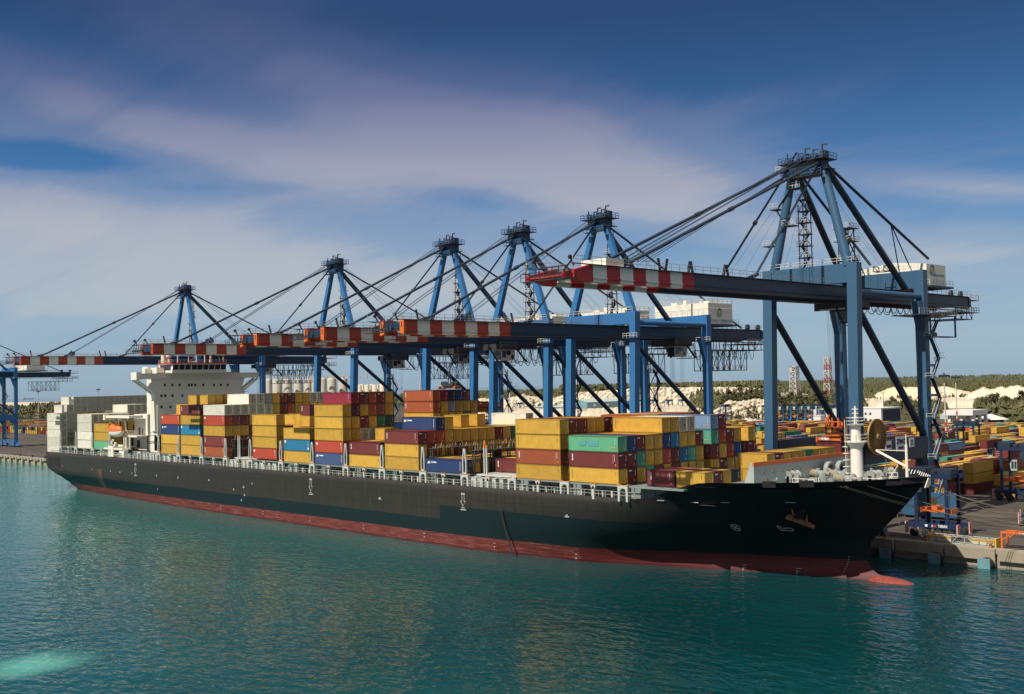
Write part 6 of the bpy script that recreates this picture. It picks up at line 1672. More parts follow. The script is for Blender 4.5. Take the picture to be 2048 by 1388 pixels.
# ================================================================ quay-side gear
rk = thing('crate_rack', 'long grey and yellow steel rack with six pale crates on the quay edge', 'rack', (-87, QY + 1.7, QZ))
ra, rb_ = -93.2, -80.9
m = MB(); y0, y1 = QY + 1.3, QY + 3.0
m.box(ra, rb_, y0, y0 + .15, QZ + .02, QZ + .17); m.box(ra, rb_, y1, y1 + .15, QZ + .02, QZ + .17); m.box(ra, rb_, y0, y0 + .13, QZ + 1.25, QZ + 1.38); m.box(ra, rb_, y1, y1 + .13, QZ + 1.25, QZ + 1.38)
xm = (ra + rb_) / 2 + .6
for x in (xm, xm - 2.3, xm + 1.9): m.box(x, x + .12, y0, y0 + .12, QZ, QZ + 1.3) if x == xm else m.bar((x, y0 + .06, QZ + .1), (x + (1.0 if x < xm else -1.3), y0 + .06, QZ + 1.3), .12)
for i in range(9): m.box(ra + i * 1.5, ra + i * 1.5 + .1, y0, y1, QZ + 1.3, QZ + 1.38)
m.build('rack_frame', MT['ship_grey_green'], rk)
m = MB()
for x in (ra - .1, rb_ - .2): m.box(x, x + .28, y0 - .05, y1 + .2, QZ, QZ + 1.5)
for s_ in (ra + .25, rb_ - 4.4):
    for k in range(3): m.box(s_ + k * 1.38, s_ + k * 1.38 + 1.3, y0 + .02, y1 - .1, QZ + 1.0, QZ + 1.14); m.box(s_ + k * 1.38 - .02, s_ + k * 1.38 + .07, y0 - .01, y0 + .12, QZ + .3, QZ + 1.1)
m.build('yellow_fittings', MT['yellow_paint'], rk)
k_ = 0
for s_ in (ra + .3, rb_ - 4.35):
    for k in range(3):
        m = MB(); m.box(s_ + k * 1.38 + .08, s_ + k * 1.38 + 1.22, y0 + .14, y1 - .15, QZ + .25, QZ + .98); m.box(s_ + k * 1.38 + .03, s_ + k * 1.38 + 1.27, y0 + .1, y1 - .1, QZ + .9, QZ + 1.0)
        o = m.build('crate', MT['silo_cream'], None, (s_ + k * 1.38 + .6, y0 + .8, QZ + .2)); k_ += 1
        tag(o, '%s pale crate from the left in the long grey and yellow rack' % ORD[k_].capitalize(), 'crate', 'pale crates in the rack')
ot = thing('steel_trestle', 'orange steel trestle frame standing at the right end of the quay', 'trestle', (-74, QY + 1.5, QZ))
m = MB(); xa, xb = -79.9, -66.0
for y in (QY + 1.0, QY + 3.3):
    m.box(xa, xb, y, y + .25, QZ + 2.65, QZ + 2.95)
    for x in (xa, xb - .3, (xa + xb) / 2): m.box(x, x + .28, y, y + .25, QZ, QZ + 2.65)
    m.bar((xa + .2, y + .12, QZ + 1.5), (xa + 1.8, y + .12, QZ + 2.7), .16)
for i in range(9): x = xa + .2 + i * (xb - xa - .6) / 8; m.box(x, x + .2, QY + 1.25, QY + 3.3, QZ + 2.7, QZ + 2.92)
for i in range(8): x = xa + .2 + i * (xb - xa - .6) / 8; m.bar((x, QY + 1.3, QZ + 2.86), (x + 1.6, QY + 3.3, QZ + 2.86), .1)
m.build('trestle_frame', MT['orange_paint'], ot)
m = MB(); m.box(xa + 3.2, xa + 4.5, QY + .93, QY + 1.0, QZ + 2.72, QZ + 2.88); m.build('name_plate', MT['mark_white'], ot)
# mooring lines from the bow to shore
ends = [((1790, 965), (2110, 1072)), ((1797, 964), (2112, 1066)), ((1812, 960), (2130, 1062)), ((1850, 957), (2120, 1036)), ((1853, 957), (2124, 1042)), ((1846, 962), (2116, 1055))]
for i, (a, b_) in enumerate(ends):
    hx_ = [-89.5, -89.0, -86.6, -81.6, -81.3, -82.5][i]; A_ = (hx_, CL - hb(hx_, 16.6) - .2 if i < 3 else CL - .6, 16.3)
    B_ = (-60.0 + i * .8, QY + .7 + (0 if i < 3 else 6), QZ + .8); pts = []
    bb = atY(b_[0], b_[1], 197 if i >= 3 else 190); B_ = (bb[0], bb[1], max(QZ + .6, bb[2]))
    L = 18
    for k in range(L + 1):
        f = k / L; pts.append((A_[0] * (1 - f) + B_[0] * f, A_[1] * (1 - f) + B_[1] * f, A_[2] * (1 - f) + B_[2] * f - 2.2 * 4 * f * (1 - f) * .35))
    m = MB(); m.path(pts, .055, 6); o = m.build('mooring_rope', MT['rope_tan'], None, A_)
    tag(o, 'tan mooring rope running from the ship bow down to the quay on the right', 'rope', 'mooring ropes at the bow')
# ================================================================ lamp masts
def lamp(px, py, ptop, label, band=True, r=.32):
    g_ = atZ(px, py, QZ); d = ray(px, ptop); s_ = math.hypot(g_[0], g_[1]) / math.hypot(d[0], d[1]); zt_ = CAMZ + d[2] * s_; x, y = g_[0], g_[1]
    t = thing('lamp_mast', label, 'lamp mast', (x, y, QZ), 'high lamp masts of the terminal')
    m = MB(); m.tube((x, y, QZ), (x, y, zt_ - .8), r * 1.3, r * .7, 10)
    m.build('pole', MT['lattice_white'], t)
    if band:
        m = MB()
        for k in range(3): m.tube((x, y, QZ + 1.2 + k * 3.6), (x, y, QZ + 3.0 + k * 3.6), r * 1.36, r * 1.34, 10)
        m.build('red_band', MT['red_paint'], t)
    m = MB(); m.lathe([(1.7, 0), (2.3, .25), (2.1, .45), (.5, .6), (.3, 1.4)], (x, y, zt_ - 1.2), 14)
    for i in range(8): a = i * math.pi / 4; m.box(x + 2.0 * math.cos(a) - .3, x + 2.0 * math.cos(a) + .3, y + 2 * math.sin(a) - .3, y + 2 * math.sin(a) + .3, zt_ - 1.7, zt_ - 1.1)
    m.build('lamp_head', MT['machine_dark'], t)
lamp(1893, 893, 746, 'tall lamp mast with red and white banded foot beside the landside crane leg')
lamp(1915, 862, 750, 'lamp mast with banded foot right of the nearest one, slightly farther off')
lamp(77, 842, 781, 'thin lamp mast over the far container rows at the left', True, .45)
lamp(1020, 830, 763, 'thin lamp mast before the sand bank between crane legs', False, .5)
lamp(197, 842, 777, 'lamp mast rising behind the white stern containers', False, .5)
# ================================================================ buildings
def bl(px, py, z=QZ): return atZ(px, py, z)
wa = thing('warehouse', 'pale blue metal warehouse with dark doorway below the limestone cutting', 'warehouse', (-705, 745, QZ))
a = bl(1139, 831); b_ = bl(1172, 831)
x0_, x1_ = a[0], a[0] + 26; y0_ = a[1] - 4; y1_ = y0_ + 62
m = MB(); m.prism([(x0_, QZ), (x1_, QZ), (x1_, QZ + 12), ((x0_ + x1_) / 2, QZ + 14.5), (x0_, QZ + 12)], 'y', y0_, y1_); m.box(x0_ - 46, x0_, y0_ + 4, y1_ - 20, QZ, QZ + 7.6)
m.build('wall', MT['shed_blue'], wa)
m = MB(); m.add([(x0_ - .4, y0_ - .4, QZ + 12.1), ((x0_ + x1_) / 2, y0_ - .4, QZ + 14.7), ((x0_ + x1_) / 2, y1_, QZ + 14.7), (x0_ - .4, y1_, QZ + 12.1), (x1_ + .4, y0_ - .4, QZ + 12.1), (x1_ + .4, y1_, QZ + 12.1)], [(0, 1, 2, 3), (1, 4, 5, 2)]); m.box(x0_ - 46.5, x0_, y0_ + 3.5, y1_ - 19, QZ + 7.7, QZ + 8.3)
m.build('roof', MT['roof_pale'], wa)
m = MB(); m.box(x0_ + 5, x0_ + 16, y0_ - .1, y0_, QZ, QZ + 8); m.build('door', MT['dark_opening'], wa)
m = MB()
for k in range(3): m.box(x1_, x1_ + .1, y0_ + 8 + k * 18, y0_ + 11 + k * 18, QZ + 8.5, QZ + 10.2)
m.build('window', MT['wall_white'], wa)
wo = thing('office_building', 'white two storey building with dark blue end panel right of the foremast', 'building', (-370, 664, QZ))
a = bl(1660, 846); x0_, y0_ = a[0], a[1]; x1_ = x0_ + 36; y1_ = y0_ + 26
m = MB(); m.box(x0_, x1_, y0_, y1_, QZ, QZ + 9.4); m.box(x0_ - 16, x0_, y0_ + 3, y1_ - 4, QZ, QZ + 8.6); m.box(x0_ - .3, x1_ + .3, y0_ - .3, y1_ + .3, QZ + 9.4, QZ + 9.8); m.build('wall', MT['wall_white'], wo)
m = MB()
for px in (1731.5, 1740.5):
    for zz in (5.4,): p = atY(px, 828, y0_); m.box(p[0] - .7, p[0] + .7, y0_ - .08, y0_, QZ + zz, QZ + zz + 1.5)
for px in (1640, 1652, 1741): p = atY(px, 840, y0_); m.box(p[0] - .8, p[0] + .8, y0_ - .08, y0_, QZ + 1.2, QZ + 2.8)
m.build('window', MT['dark_opening'], wo)
p = atY(1732, 840, y0_); m = MB(); m.box(p[0] - .9, p[0] + .9, y0_ - .1, y0_, QZ, QZ + 2.6); m.lathe([(.9, 0), (.9, .1)], (p[0], y0_ - .1, QZ + 2.6), 12, axis='y'); m.build('door', MT['door_green'], wo)
m = MB(); m.box(x1_, x1_ + .15, y0_ + 2, y1_ - 1.5, QZ, QZ + 8.8); m.build('blue_end_panel', MT['dark_opening'], wo)
hut = bl(1515 + 0, 846); a = bl(1617, 847)
m = MB(); m.box(a[0], a[0] + 9, a[1], a[1] + 7, QZ, QZ + 5); m.box(a[0] - .3, a[0] + 9.3, a[1] - .3, a[1] + 7.3, QZ + 5, QZ + 5.4); o = m.build('storage_hut', MT['wall_white'], None, (a[0], a[1], QZ)); tag(o, 'small white storage hut between parked carriers and the white building', 'hut')
cn = thing('gate_canopy', 'white flat roofed gate canopy beside the second lamp mast', 'canopy', (-290, 640, QZ)); a = bl(1895, 852); b_ = bl(1965, 846)
x0_, y0_ = a[0] - 2, a[1]; x1_ = x0_ + 17; y1_ = y0_ + 20
m = MB(); m.box(x0_, x1_, y0_, y1_, QZ + 6.2, QZ + 9.2); m.build('roof', MT['wall_white'], cn)
m = MB()
for fx_ in (.08, .5, .9):
    for fy_ in (.1, .5, .9): m.box(x0_ + (x1_ - x0_) * fx_, x0_ + (x1_ - x0_) * fx_ + 1.6, y0_ + (y1_ - y0_) * fy_, y0_ + (y1_ - y0_) * fy_ + 1.6, QZ, QZ + 6.2)
m.box(x0_ + 9, x0_ + 12, y0_ + 4, y0_ + 10, QZ, QZ + 4); m.build('column', MT['wall_white'], cn)
a = bl(1970, 849); tt = thing('shade_tent', 'white pyramid roofed shade tent right of the gate canopy', 'tent', (a[0], a[1], QZ))
m = MB(); m.lathe([(10.5, 0), (5, 1.6), (.2, 3.2)], (a[0], a[1] + 8, QZ + 2.8), 8); m.build('canvas_roof', MT['wall_white'], tt); m = MB(); m.box(a[0] - 6, a[0] + 6, a[1] + 2, a[1] + 12, QZ, QZ + 2.9); m.build('booth', MT['dark_opening'], tt)
a = bl(795, 849); tt = thing('shade_tent', 'white peaked tent seen in the gap between ship container stacks', 'tent', (a[0], a[1], QZ))
m = MB(); m.lathe([(13, 0), (6, 3.4), (.2, 6.2)], (a[0] + 6, a[1] + 60, QZ + 5.2), 8); m.build('canvas_roof', MT['wall_white'], tt); m = MB(); m.box(a[0] - 5, a[0] + 16, a[1] + 52, a[1] + 66, QZ, QZ + 5.4); m.build('booth', MT['silo_cream'], tt)
for k, (px, py, cl_) in enumerate([(1486, 849, 'wall_white'), (1503, 850, 'lattice_white'), (1880, 838, 'roof_pale'), (2019, 842, 'wall_white')]):
    a = bl(px, py); m = MB(); m.box(a[0], a[0] + 7, a[1], a[1] + 5, QZ, QZ + 3.2); m.box(a[0] + 1, a[0] + 3, a[1] + 1, a[1] + 3, QZ + 3.2, QZ + 4.0)
    o = m.build('site_cabin', MT[cl_], None, (a[0], a[1], QZ)); tag(o, ['pale cabin left of the near crane leg behind the stacks', 'second pale cabin nearer the crane leg', 'grey green cabin left of the gate canopy', 'tiny white cabin before the trees at the right'][k], 'cabin', 'site cabins around the yard')
# silos
D0 = 1500
def place_far(px, dist, z=QZ):
    d = ray(px, 780); s_ = dist / math.hypot(d[0], d[1]); return d[0] * s_, d[1] * s_
def topz(px, py, dist):
    d = ray(px, py); return CAMZ + d[2] * dist / math.hypot(d[0], d[1])
sil = [(538, 12), (555, 18), (575, 18), (597, 18), (617, 16), (646, 15), (664, 18), (686, 18), (707, 9)]
for i, (px, w) in enumerate(sil):
    dist = D0 + 18 * (i % 2); x, y = place_far(px, dist); zt_ = topz(px, 759 - (i > 4) * 1.5, dist); r_ = w / FPX * dist / 2
    t = thing('storage_silo', '%s from the left in the row of cream cement silos' % ORD[i + 1].capitalize(), 'silo', (x, y, QZ), 'cream silos behind the ship')
    m = MB(); m.lathe([(r_, 0), (r_, zt_ - QZ - 1.2), (r_ * .96, zt_ - QZ), (r_ * .3, zt_ - QZ + 1.2)], (x, y, QZ), 24); m.build('tank', MT['silo_cream'], t)
    m = MB(); m.rail([(x - r_, y - r_ * .6, zt_), (x + r_, y - r_ * .2, zt_)], 2.0, .16, 4); m.box(x - .8, x + .8, y - .8, y + .8, zt_, zt_ + 4); m.build('top_railing', MT['lattice_white'], t)
t = thing('conveyor_bridge', 'pipe and conveyor bridge running along the tops of the cream silos', 'conveyor', (*place_far(630, D0), QZ))
m = MB(); dist = D0 - 14
for a, b_, zz in ((530, 610, 751), (640, 735, 751), (640, 735, 754)):
    p0 = (*place_far(a, dist), topz(a, zz, dist)); p1 = (*place_far(b_, dist), topz(b_, zz, dist)); m.bar(p0, p1, .9)
for a in (541, 577, 598, 655, 668, 688, 700, 722, 735): p0 = (*place_far(a, dist), topz(a, 757, dist)); p1 = (p0[0], p0[1], topz(a, 750, dist)); m.bar(p0, p1, .8)
m.build('bridge_truss', MT['lattice_white'], t)
m = MB(); p0 = place_far(628, dist); r_ = 2.6; m.tube((*p0, QZ), (*p0, topz(628, 750, dist)), 3.2, n=12); m.build('elevator_shaft', MT['silo_cream'], t)
pl_ = thing('process_plant', 'low beige plant of clustered tanks right of the cream silos', 'plant', (*place_far(740, 1560), QZ))
m = MB()
for i, px in enumerate(range(719, 766, 5)):
    x, y = place_far(px, 1560 + 10 * (i % 3)); m.lathe([(3.4, 0), (3.4, topz(px, 771 - (i * 7 % 4), 1560) - QZ), (1, topz(px, 769, 1560) - QZ)], (x, y, QZ), 12)
    if i % 2: m.bar((x, y, 20), (x + 5, y, topz(px, 764, 1560)), .7)
m.build('tanks', MT['silo_cream'], pl_)
# quarry towers and conveyors
def tower(px, py0, pyt, dist, label, red=False, w=9.0):
    x, y = place_far(px, dist); zb = QZ; zt_ = topz(px, pyt, dist)
    t = thing('lattice_tower', label, 'tower', (x, y, QZ)); m = MB(); m2 = MB(); n = 7
    for i in range(n):
        za = zb + (zt_ - zb) * i / n; zb_ = zb + (zt_ - zb) * (i + 1) / n; wa_ = w * (1 - .35 * i / n); wb_ = w * (1 - .35 * (i + 1) / n); mm_ = m2 if (red and i % 2) else m
        cs = [(-1, -1), (1, -1), (1, 1), (-1, 1)]
        for k in range(4):
            a, b_ = cs[k], cs[(k + 1) % 4]
            mm_.bar((x + a[0] * wa_ / 2, y + a[1] * wa_ / 2, za), (x + a[0] * wb_ / 2, y + a[1] * wb_ / 2, zb_), .8)
            mm_.bar((x + a[0] * wa_ / 2, y + a[1] * wa_ / 2, za), (x + b_[0] * wb_ / 2, y + b_[1] * wb_ / 2, zb_), .5); mm_.bar((x + b_[0] * wa_ / 2, y + b_[1] * wa_ / 2, za), (x + a[0] * wb_ / 2, y + a[1] * wb_ / 2, zb_), .5)
            mm_.bar((x + a[0] * wb_ / 2, y + a[1] * wb_ / 2, zb_), (x + b_[0] * wb_ / 2, y + b_[1] * wb_ / 2, zb_), .6)
    if not red: m.box(x - w * .4, x + w * .4, y - w * .4, y + w * .4, zt_ - 7, zt_ - 6); m.box(x - w * .4, x + w * .4, y - w * .4, y + w * .4, zt_ - .8, zt_); m.box(x - w * .4, x - w * .1, y - w * .4, y + w * .4, zt_ - 6, zt_)
    m.build('lattice', MT['lattice_white'], t)
    if red: m2.build('red_sections', MT['lattice_red'], t)
tower(1590, 790, 733, 1450, 'pale lattice quarry tower above the trees beyond the near crane', w=11)
tower(1657, 800, 715, 1300, 'red and white lattice mast beside the near crane landside leg', True, w=8)
t = thing('quarry_conveyor', 'long pale conveyor running down right of the quarry tower', 'conveyor', (*place_far(1625, 1350), QZ))
m = MB(); m.bar((*place_far(1600, 1440), topz(1600, 788, 1440)), (*place_far(1668, 1290), topz(1668, 801, 1290)), 3.0, 2.0)
for px in range(1560, 1600, 7): x, y = place_far(px, 1440); m.box(x - 4, x + 4, y - 4, y + 4, QZ, topz(px, 785 + (px % 3) * 2, 1440))
for px in range(1772, 1800, 6): x, y = place_far(px, 1150); m.bar((x, y, QZ), (x, y, topz(px, 796, 1150)), 1.2)
m.build('conveyor_gantry', MT['lattice_white'], t)
m = MB()
for k, px in enumerate((1552, 1556)): x, y = place_far(px, 1350); m.tube((x, y, QZ), (x, y, topz(px, 770, 1350)), 1.6, n=10)
o = m.build('twin_chimneys', MT['silo_cream'], None, (*place_far(1554, 1350), QZ)); tag(o, 'pair of short cream chimneys left of the quarry tower', 'chimney')
# distribution poles
for k, px in enumerate((1735, 1766, 1800, 1812, 1976, 2029, 1688, 1855)):
    dist = 760 + 20 * (k % 3); x, y = place_far(px, dist); m = MB(); zt_ = topz(px, (797, 783, 778, 786, 797, 796, 800, 800)[k], dist)
    m.tube((x, y, QZ), (x, y, zt_), .22, n=6); m.box(x - 1.4, x + 1.4, y - .1, y + .1, zt_ - 1.2, zt_ - .9)
    o = m.build('utility_pole', MT['bark'], None, (x, y, QZ)); tag(o, '%s thin utility pole from the left before the sand heaps' % ORD[[2, 3, 4, 5, 7, 8, 1, 6][k]].capitalize(), 'pole', 'utility poles before the sand heaps')
# ================================================================ terrain: limestone cut, sand heaps
def ridge(name, cols_, dist, depth, mat, seed, z0=QZ, rough=1.6, kind='structure', sub=9, top=None):
    """a bank whose crest follows cols_ = [(px, crest py)], face towards the quay, flat top going back by depth"""
    rn = random.Random(seed); m = MB(); vs = []; pxs = np.linspace(cols_[0][0], cols_[-1][0], int((cols_[-1][0] - cols_[0][0]) / 4) + 2); cp = [c_[0] for c_ in cols_]; cy_ = [c_[1] for c_ in cols_]
    nr = sub + 2
    for i, px in enumerate(pxs):
        zt_ = topz(px, float(np.interp(px, cp, cy_)), dist + depth * .1) + rn.uniform(-.5, .5)
        zt_ = max(z0 + .2, zt_)
        for j in range(nr + 1):
            f = min(1, j / sub); back_ = depth * .10 * f + (depth if j == nr else (depth * .5 if j == nr - 1 else 0)); jit = rn.uniform(-rough, rough) * (1 if 0 < j < nr else 0)
            x, y = place_far(px, dist + back_ * 1.0 + jit * 2 + math.sin(px * .05 + seed) * rough * 3)
            z = z0 - 1 + (zt_ - z0 + 1) * (1 - (1 - f) ** 1.25) if j <= sub else zt_ + rn.uniform(0, .6)
            vs.append((x, y, z + (rn.uniform(-rough, rough) * .35 if 0 < j < sub else 0)))
    n = nr + 1
    m.add(vs, [(i * n + j, (i + 1) * n + j, (i + 1) * n + j + 1, i * n + j + 1) for i in range(len(pxs) - 1) for j in range(nr)])
    o = m.build(name, mat); tag(o, kind=kind); return o
ridge('limestone_bank', [(930, 812), (955, 800), (985, 800), (1020, 799), (1045, 791), (1058, 795), (1085, 798), (1110, 799), (1130, 790), (1160, 786), (1230, 781), (1300, 775), (1400, 775), (1470, 775), (1520, 778), (1560, 790), (1600, 815), (1640, 830)], 1120, 240, MT['cliff'], 3, sub=12, rough=1.0)
ridge('sandy_knoll', [(1400, 842), (1430, 824), (1455, 805), (1465, 806), (1490, 805), (1520, 800), (1560, 812), (1600, 832)], 820, 60, MT['sand'], 5, rough=1.3)
ridge('sand_flat', [(960, 822), (1100, 824), (1260, 819), (1400, 818), (1480, 834), (1560, 836), (1700, 838)], 900, 160, MT['sand'], 8, rough=.4)
ridge('sand_heap', [(1738, 797), (1768, 784), (1780, 778), (1800, 777), (1850, 778), (1890, 776), (1905, 779), (1930, 786), (1960, 790), (1990, 794)], 1180, 120, MT['sand_smooth'], 11, rough=.15)
ridge('sand_heap', [(1925, 798), (1955, 783), (1968, 777.5), (1980, 783), (1990, 781), (2001, 775.5), (2012, 779), (2022, 776), (2036, 773.5), (2050, 779), (2080, 790)], 1100, 110, MT['sand_smooth'], 12, rough=.15)
ridge('quarry_floor', [(1700, 805), (1860, 803), (1870, 802), (1990, 800), (2060, 804)], 1010, 140, MT['sand'], 14, rough=.5)
# ================================================================ vegetation
def leafball(mbx, c, r, rn, n=10, s=1.0, flat=.8):
    for _ in range(n):
        d = Vector((rn.gauss(0, 1), rn.gauss(0, 1), rn.gauss(0, 1)))
        if d.length < .01: continue
        d.normalize(); p = Vector(c) + Vector((d.x * r, d.y * r, d.z * r * flat)) * rn.uniform(.45, 1.0)
        a = Vector((rn.gauss(0, 1), rn.gauss(0, 1), rn.gauss(0, .7))).normalized() * s * rn.uniform(.5, 1.1); b_ = d.cross(a); b_ = (b_.normalized() if b_.length > .01 else Vector((0, 0, 1))) * s * rn.uniform(.25, .6)
        mbx.add([p - a, p + b_, p + a, p - b_ + Vector((0, 0, s * .2))], [(0, 1, 2, 3)])
def pine(label, H, seed, dens=1.0):
    rn = random.Random(seed); t = thing('casuarina_tree', label, 'tree', (0, 0, 0), 'scrub pines along the terminal edge')
    m = MB(); m.tube((0, 0, -.5), (rn.uniform(-.3, .3), 0, H * .93), H * .024, .05, 7)
    for k in range(7):
        a = rn.uniform(0, 6.28); z = H * rn.uniform(.25, .8); l_ = H * .22 * (1.1 - z / H); m.bar((0, 0, z), (l_ * math.cos(a), l_ * math.sin(a), z + l_ * .9), .12, w2=.05)
    m.build('trunk', MT['bark'], t)
    m = MB(); lv = int(9 * dens)
    for k in range(lv * 3):
        z = H * (.16 + .84 * rn.random() ** .85); w = H * .27 * (1.12 - z / H) ** .8 * rn.uniform(.3, 1.1); a = rn.uniform(0, 6.28)
        leafball(m, (w * math.cos(a), w * math.sin(a), z), H * .075, rn, 11, H * .055, 1.25)
    leafball(m, (0, 0, H * .95), H * .035, rn, 10, H * .05, 2.0)
    m.build('crown', MT['leaf'], t); return t
protos = [pine('x', 9.0, 100 + i) for i in range(5)]
rn = random.Random(77); TREES = []
for px, py in [(x, 846) for x in (1548, 1560, 1574, 1590)]: pass
def put(px, py_base, h, lab, dist=None):
    if dist is None: g_ = atZ(px, py_base, QZ); x, y = g_[0], g_[1]
    else: x, y = place_far(px, dist)
    TREES.append((x, y, h, lab))
SP = [(1470, 842, 'on the sandy knoll'), (1482, 846, 'on the sandy knoll'), (1494, 842, 'on the sandy knoll'), (1510, 846, 'on the sandy knoll')]
grpA = [(1555 + i * 8.2 + rn.uniform(-3, 3), 800 + rn.uniform(0, 90), rn.uniform(11, 16)) for i in range(17)]
for i, (px, d_, h) in enumerate(sorted(grpA)): put(px, 0, h, '%s scrub pine from the left behind the row of parked straddle carriers' % ORD[i + 1].capitalize(), d_)
grpB = [(1775 + i * 9.5 + rn.uniform(-3, 3), 800 + rn.uniform(0, 80), rn.uniform(8, 12)) for i in range(9)]
for i, (px, d_, h) in enumerate(sorted(grpB)): put(px, 0, h, '%s scrub pine from the left between white building and gate canopy' % ORD[i + 1].capitalize(), d_)
grpC = [(1956 + i * 5.4 + rn.uniform(-2, 2), 730 + rn.uniform(0, 110), (6, 9, 11, 13, 14, 15, 13, 12, 11, 12, 13, 11, 10, 9, 11, 12, 13, 13)[i] * rn.uniform(.85, 1.1)) for i in range(18)]
for i, (px, d_, h) in enumerate(sorted(grpC)): put(px, 0, h, '%s scrub pine from the left in front of the right hand sand heap' % ORD[i + 1].capitalize(), d_)
grpD = [(1436, 930, 8), (1447, 930, 12), (1458, 925, 15), (1468, 930, 17), (1480, 935, 18), (1492, 930, 17), (1503, 925, 16), (1515, 930, 17), (1460, 860, 9), (1448, 850, 7), (1495, 790, 7), (1508, 785, 8), (1475, 780, 6), (1470, 880, 9), (1486, 890, 12), (1500, 890, 13), (1530, 900, 16), (1540, 880, 14)]
for i, (px, d_, h) in enumerate(sorted(grpD)): put(px, 0, h * 1.05, '%s scrub pine from the left on and above the sandy knoll' % ORD[i + 1].capitalize(), d_)
grpE = [(1066, 1080, 9), (1078, 1075, 8), (1222, 1085, 7), (1336, 1085, 8), (1344, 1085, 6), (1112, 1085, 8), (1128, 1080, 9), (1100, 1082, 6)]
for i, (px, d_, h) in enumerate(sorted(grpE)): put(px, 0, h, '%s small scrub pine from the left at the foot of the limestone cutting' % ORD[i + 1].capitalize(), d_)
for i, (x, y, h, lab) in enumerate(TREES):
    src = protos[i % 5]; s_ = h / 9.0
    t = copy_tree(src, (x, y, QZ), rn.uniform(0, 6.28), lab); s_ *= 1.25; t.scale = (s_ * rn.uniform(1.0, 1.4), s_ * rn.uniform(1.0, 1.4), s_)
for p in protos:
    for ch in list(p.children): bpy.data.objects.remove(ch)
    bpy.data.objects.remove(p)
# the forest as a mass: thousands of small pointed crowns
def forest(name, bands, mat, seed, label):
    rn = random.Random(seed); m = MB()
    for (pa, pb, da, db, n, ha, hb_, zb) in bands:
        for _ in range(n):
            px = rn.uniform(pa, pb); d_ = da * (db / da) ** rn.random(); x, y = place_far(px, d_); h = rn.uniform(ha, hb_); z0 = zb(px, d_) if callable(zb) else zb
            w = h * rn.uniform(.28, .5); k = 5; a0 = rn.random() * 6; tip = (x + rn.uniform(-.3, .3) * w, y, z0 + h)
            for lev, (f0, f1, wf) in enumerate(((.05, .62, 1.0), (.38, .85, .72), (.66, 1.0, .45))):
                ring = []; zz = z0 + h * f0
                for i in range(k): a = a0 + lev + i * 6.283 / k; rr = w * wf * rn.uniform(.6, 1.25); ring.append((x + rr * math.cos(a), y + rr * math.sin(a), zz + rn.uniform(-.1, .12) * h))
                vs = ring + [(tip[0] + rn.uniform(-.2, .2) * w, tip[1], z0 + h * f1)]
                m.add(vs, [(i, (i + 1) % k, k) for i in range(k) if rn.random() > .12])
    o = m.build(name, mat, fix=False); tag(o, label, 'forest', None, 'stuff'); return o
forest('pine_forest', [(1120, 1560, 1190, 1330, 1500, 6, 9, 23.0), (940, 1150, 1260, 1900, 1500, 8, 13, 12.0), (1480, 2070, 1180, 1500, 1900, 8, 12, 3), (1480, 2080, 1500, 3000, 3600, 9, 14, 3.0), (1520, 1700, 840, 1180, 700, 8, 12, 3), (1545, 1730, 800, 930, 420, 8, 14, 3.3), (1770, 1890, 800, 930, 260, 7, 12, 3.3), (1950, 2080, 720, 860, 420, 8, 14, 3.3), (900, 1200, 1900, 3200, 900, 10, 15, 4), (760, 1000, 1700, 2600, 900, 10, 15, 4)],
       MT['leaf'], 31, 'dark green pine forest along the skyline behind quarry and yard')
forest('far_forest', [(1450, 2100, 3000, 6200, 5200, 11, 17, 3.0), (1700, 2100, 5200, 6400, 700, 16, 26, 3.0)], MT['leaf_far'], 33, 'hazy flat forest reaching the horizon at the right')
forest('spit_forest', [(-60, 300, 1680, 2150, 1500, 9, 16, 2.0), (20, 150, 1640, 1700, 120, 4, 8, 2.0), (58, 180, 1800, 2150, 260, 14, 20, 2.0)], MT['leaf'], 35, 'low pine wood on the sand spit at the far left')
forest('scrub_fringe', [(1540, 2070, 775, 860, 900, 1.2, 3.6, QZ), (960, 1500, 1050, 1130, 350, 2, 4, QZ), (1430, 1530, 770, 900, 160, 1.5, 3.5, QZ + 2), (1380, 1560, 900, 1110, 500, 4, 9, lambda px, d_: QZ + 1 + max(0, (d_ - 950) * .09))], MT['leaf'], 37, 'low green scrub along the road beyond the container yard')
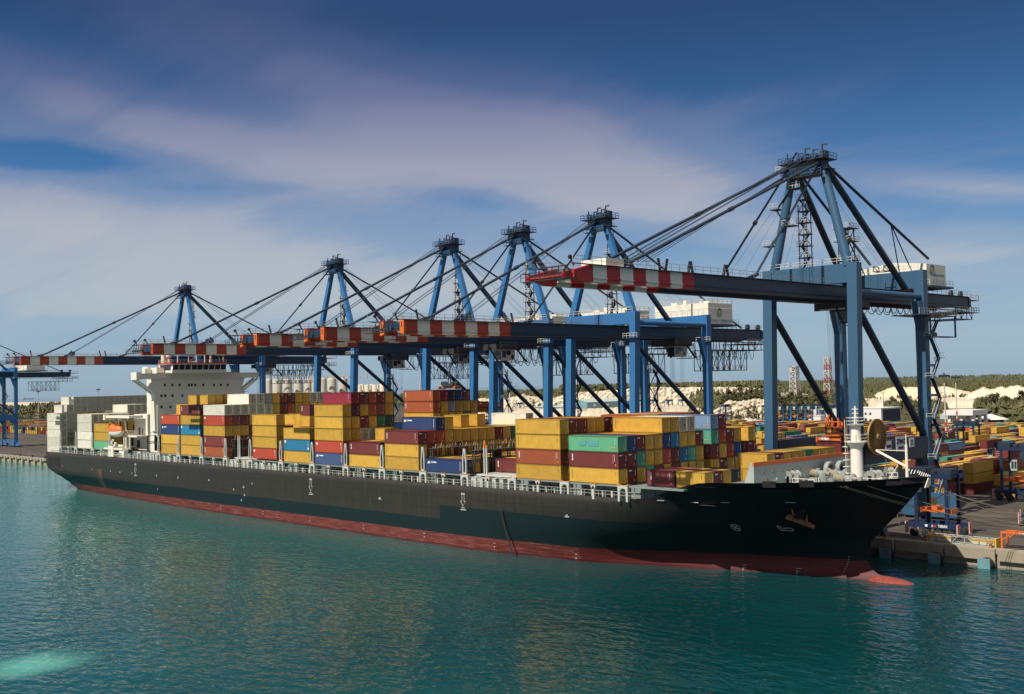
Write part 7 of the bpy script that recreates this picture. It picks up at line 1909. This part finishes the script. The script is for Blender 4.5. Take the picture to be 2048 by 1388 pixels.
# ================================================================ distant shipping and skyline
def farship(px, dist, L, label, col, sup, zf=0):
    x, y = place_far(px, dist); d = np.array([cr[0], cr[1]]); d /= np.linalg.norm(d)
    t = thing('distant_ship', label, 'ship', (x, y, 0)); m = MB()
    def q_(a, w, z): return (x + d[0] * a - d[1] * w, y + d[1] * a + d[0] * w, z)
    H = L * .045; vs = [q_(-L / 2, -8, 0), q_(L / 2 - L * .03, -8, 0), q_(L / 2, 0, H * 1.3), q_(-L / 2, -8, H), q_(L / 2 - L * .03, 8, 0), q_(-L / 2, 8, 0), q_(-L / 2, 8, H)]
    m.add(vs, [(0, 1, 2, 3), (5, 4, 2, 6), (3, 2, 6), (0, 3, 6, 5)]); m.build('hull', MT[col], t)
    m = MB(); a0 = -L * .42
    for (a, w, z0, z1) in ((a0, 14, H, H + L * .05), (a0, 8, H + L * .05, H + L * .075), (a0 + 2, 2, H + L * .075, H + L * .11), (L * .1, 3, H, H + L * .04)): m.add([q_(a - w / 2, -6, z0), q_(a + w / 2, -6, z0), q_(a + w / 2, 6, z0), q_(a - w / 2, 6, z0), q_(a - w / 2, -6, z1), q_(a + w / 2, -6, z1), q_(a + w / 2, 6, z1), q_(a - w / 2, 6, z1)], [(0, 1, 5, 4), (1, 2, 6, 5), (2, 3, 7, 6), (3, 0, 4, 7), (4, 5, 6, 7)])
    m.build('superstructure', MT[sup], t)
farship(57, 9000, 84, 'tiny grey freighter on the horizon at the far left', 'machine_dark', 'lattice_white')
farship(173, 6800, 62, 'tiny ship on the horizon behind the stern containers', 'carrier_blue', 'wall_white')
farship(1110, 2600, 60, 'red hulled ship beyond the trees between crane legs', 'red_paint', 'wall_white')
for k, (px, pyt, dist, w) in enumerate([(1156, 752, 2600, 6), (2003, 750, 5200, 5), (2023, 755, 5200, 4), (840, 765, 2600, 3)]):
    x, y = place_far(px, dist); m = MB(); m.tube((x, y, QZ), (x, y, topz(px, pyt, dist)), w * .7, w * .5, 10)
    if k == 0: m.box(x - 18, x + 30, y, y + 14, QZ, topz(px, 770, dist))
    o = m.build('chimney', MT[['wall_white', 'rust_steel', 'rust_steel', 'lattice_white'][k]], None, (x, y, QZ)); tag(o, ['white chimney with low block beyond the trees mid photo', 'dark chimney on the far right horizon, taller one', 'short dark chimney on the far right horizon', 'pale mast beyond the trees in the gap between stacks'][k], 'chimney')
print('objects', len(bpy.data.objects))
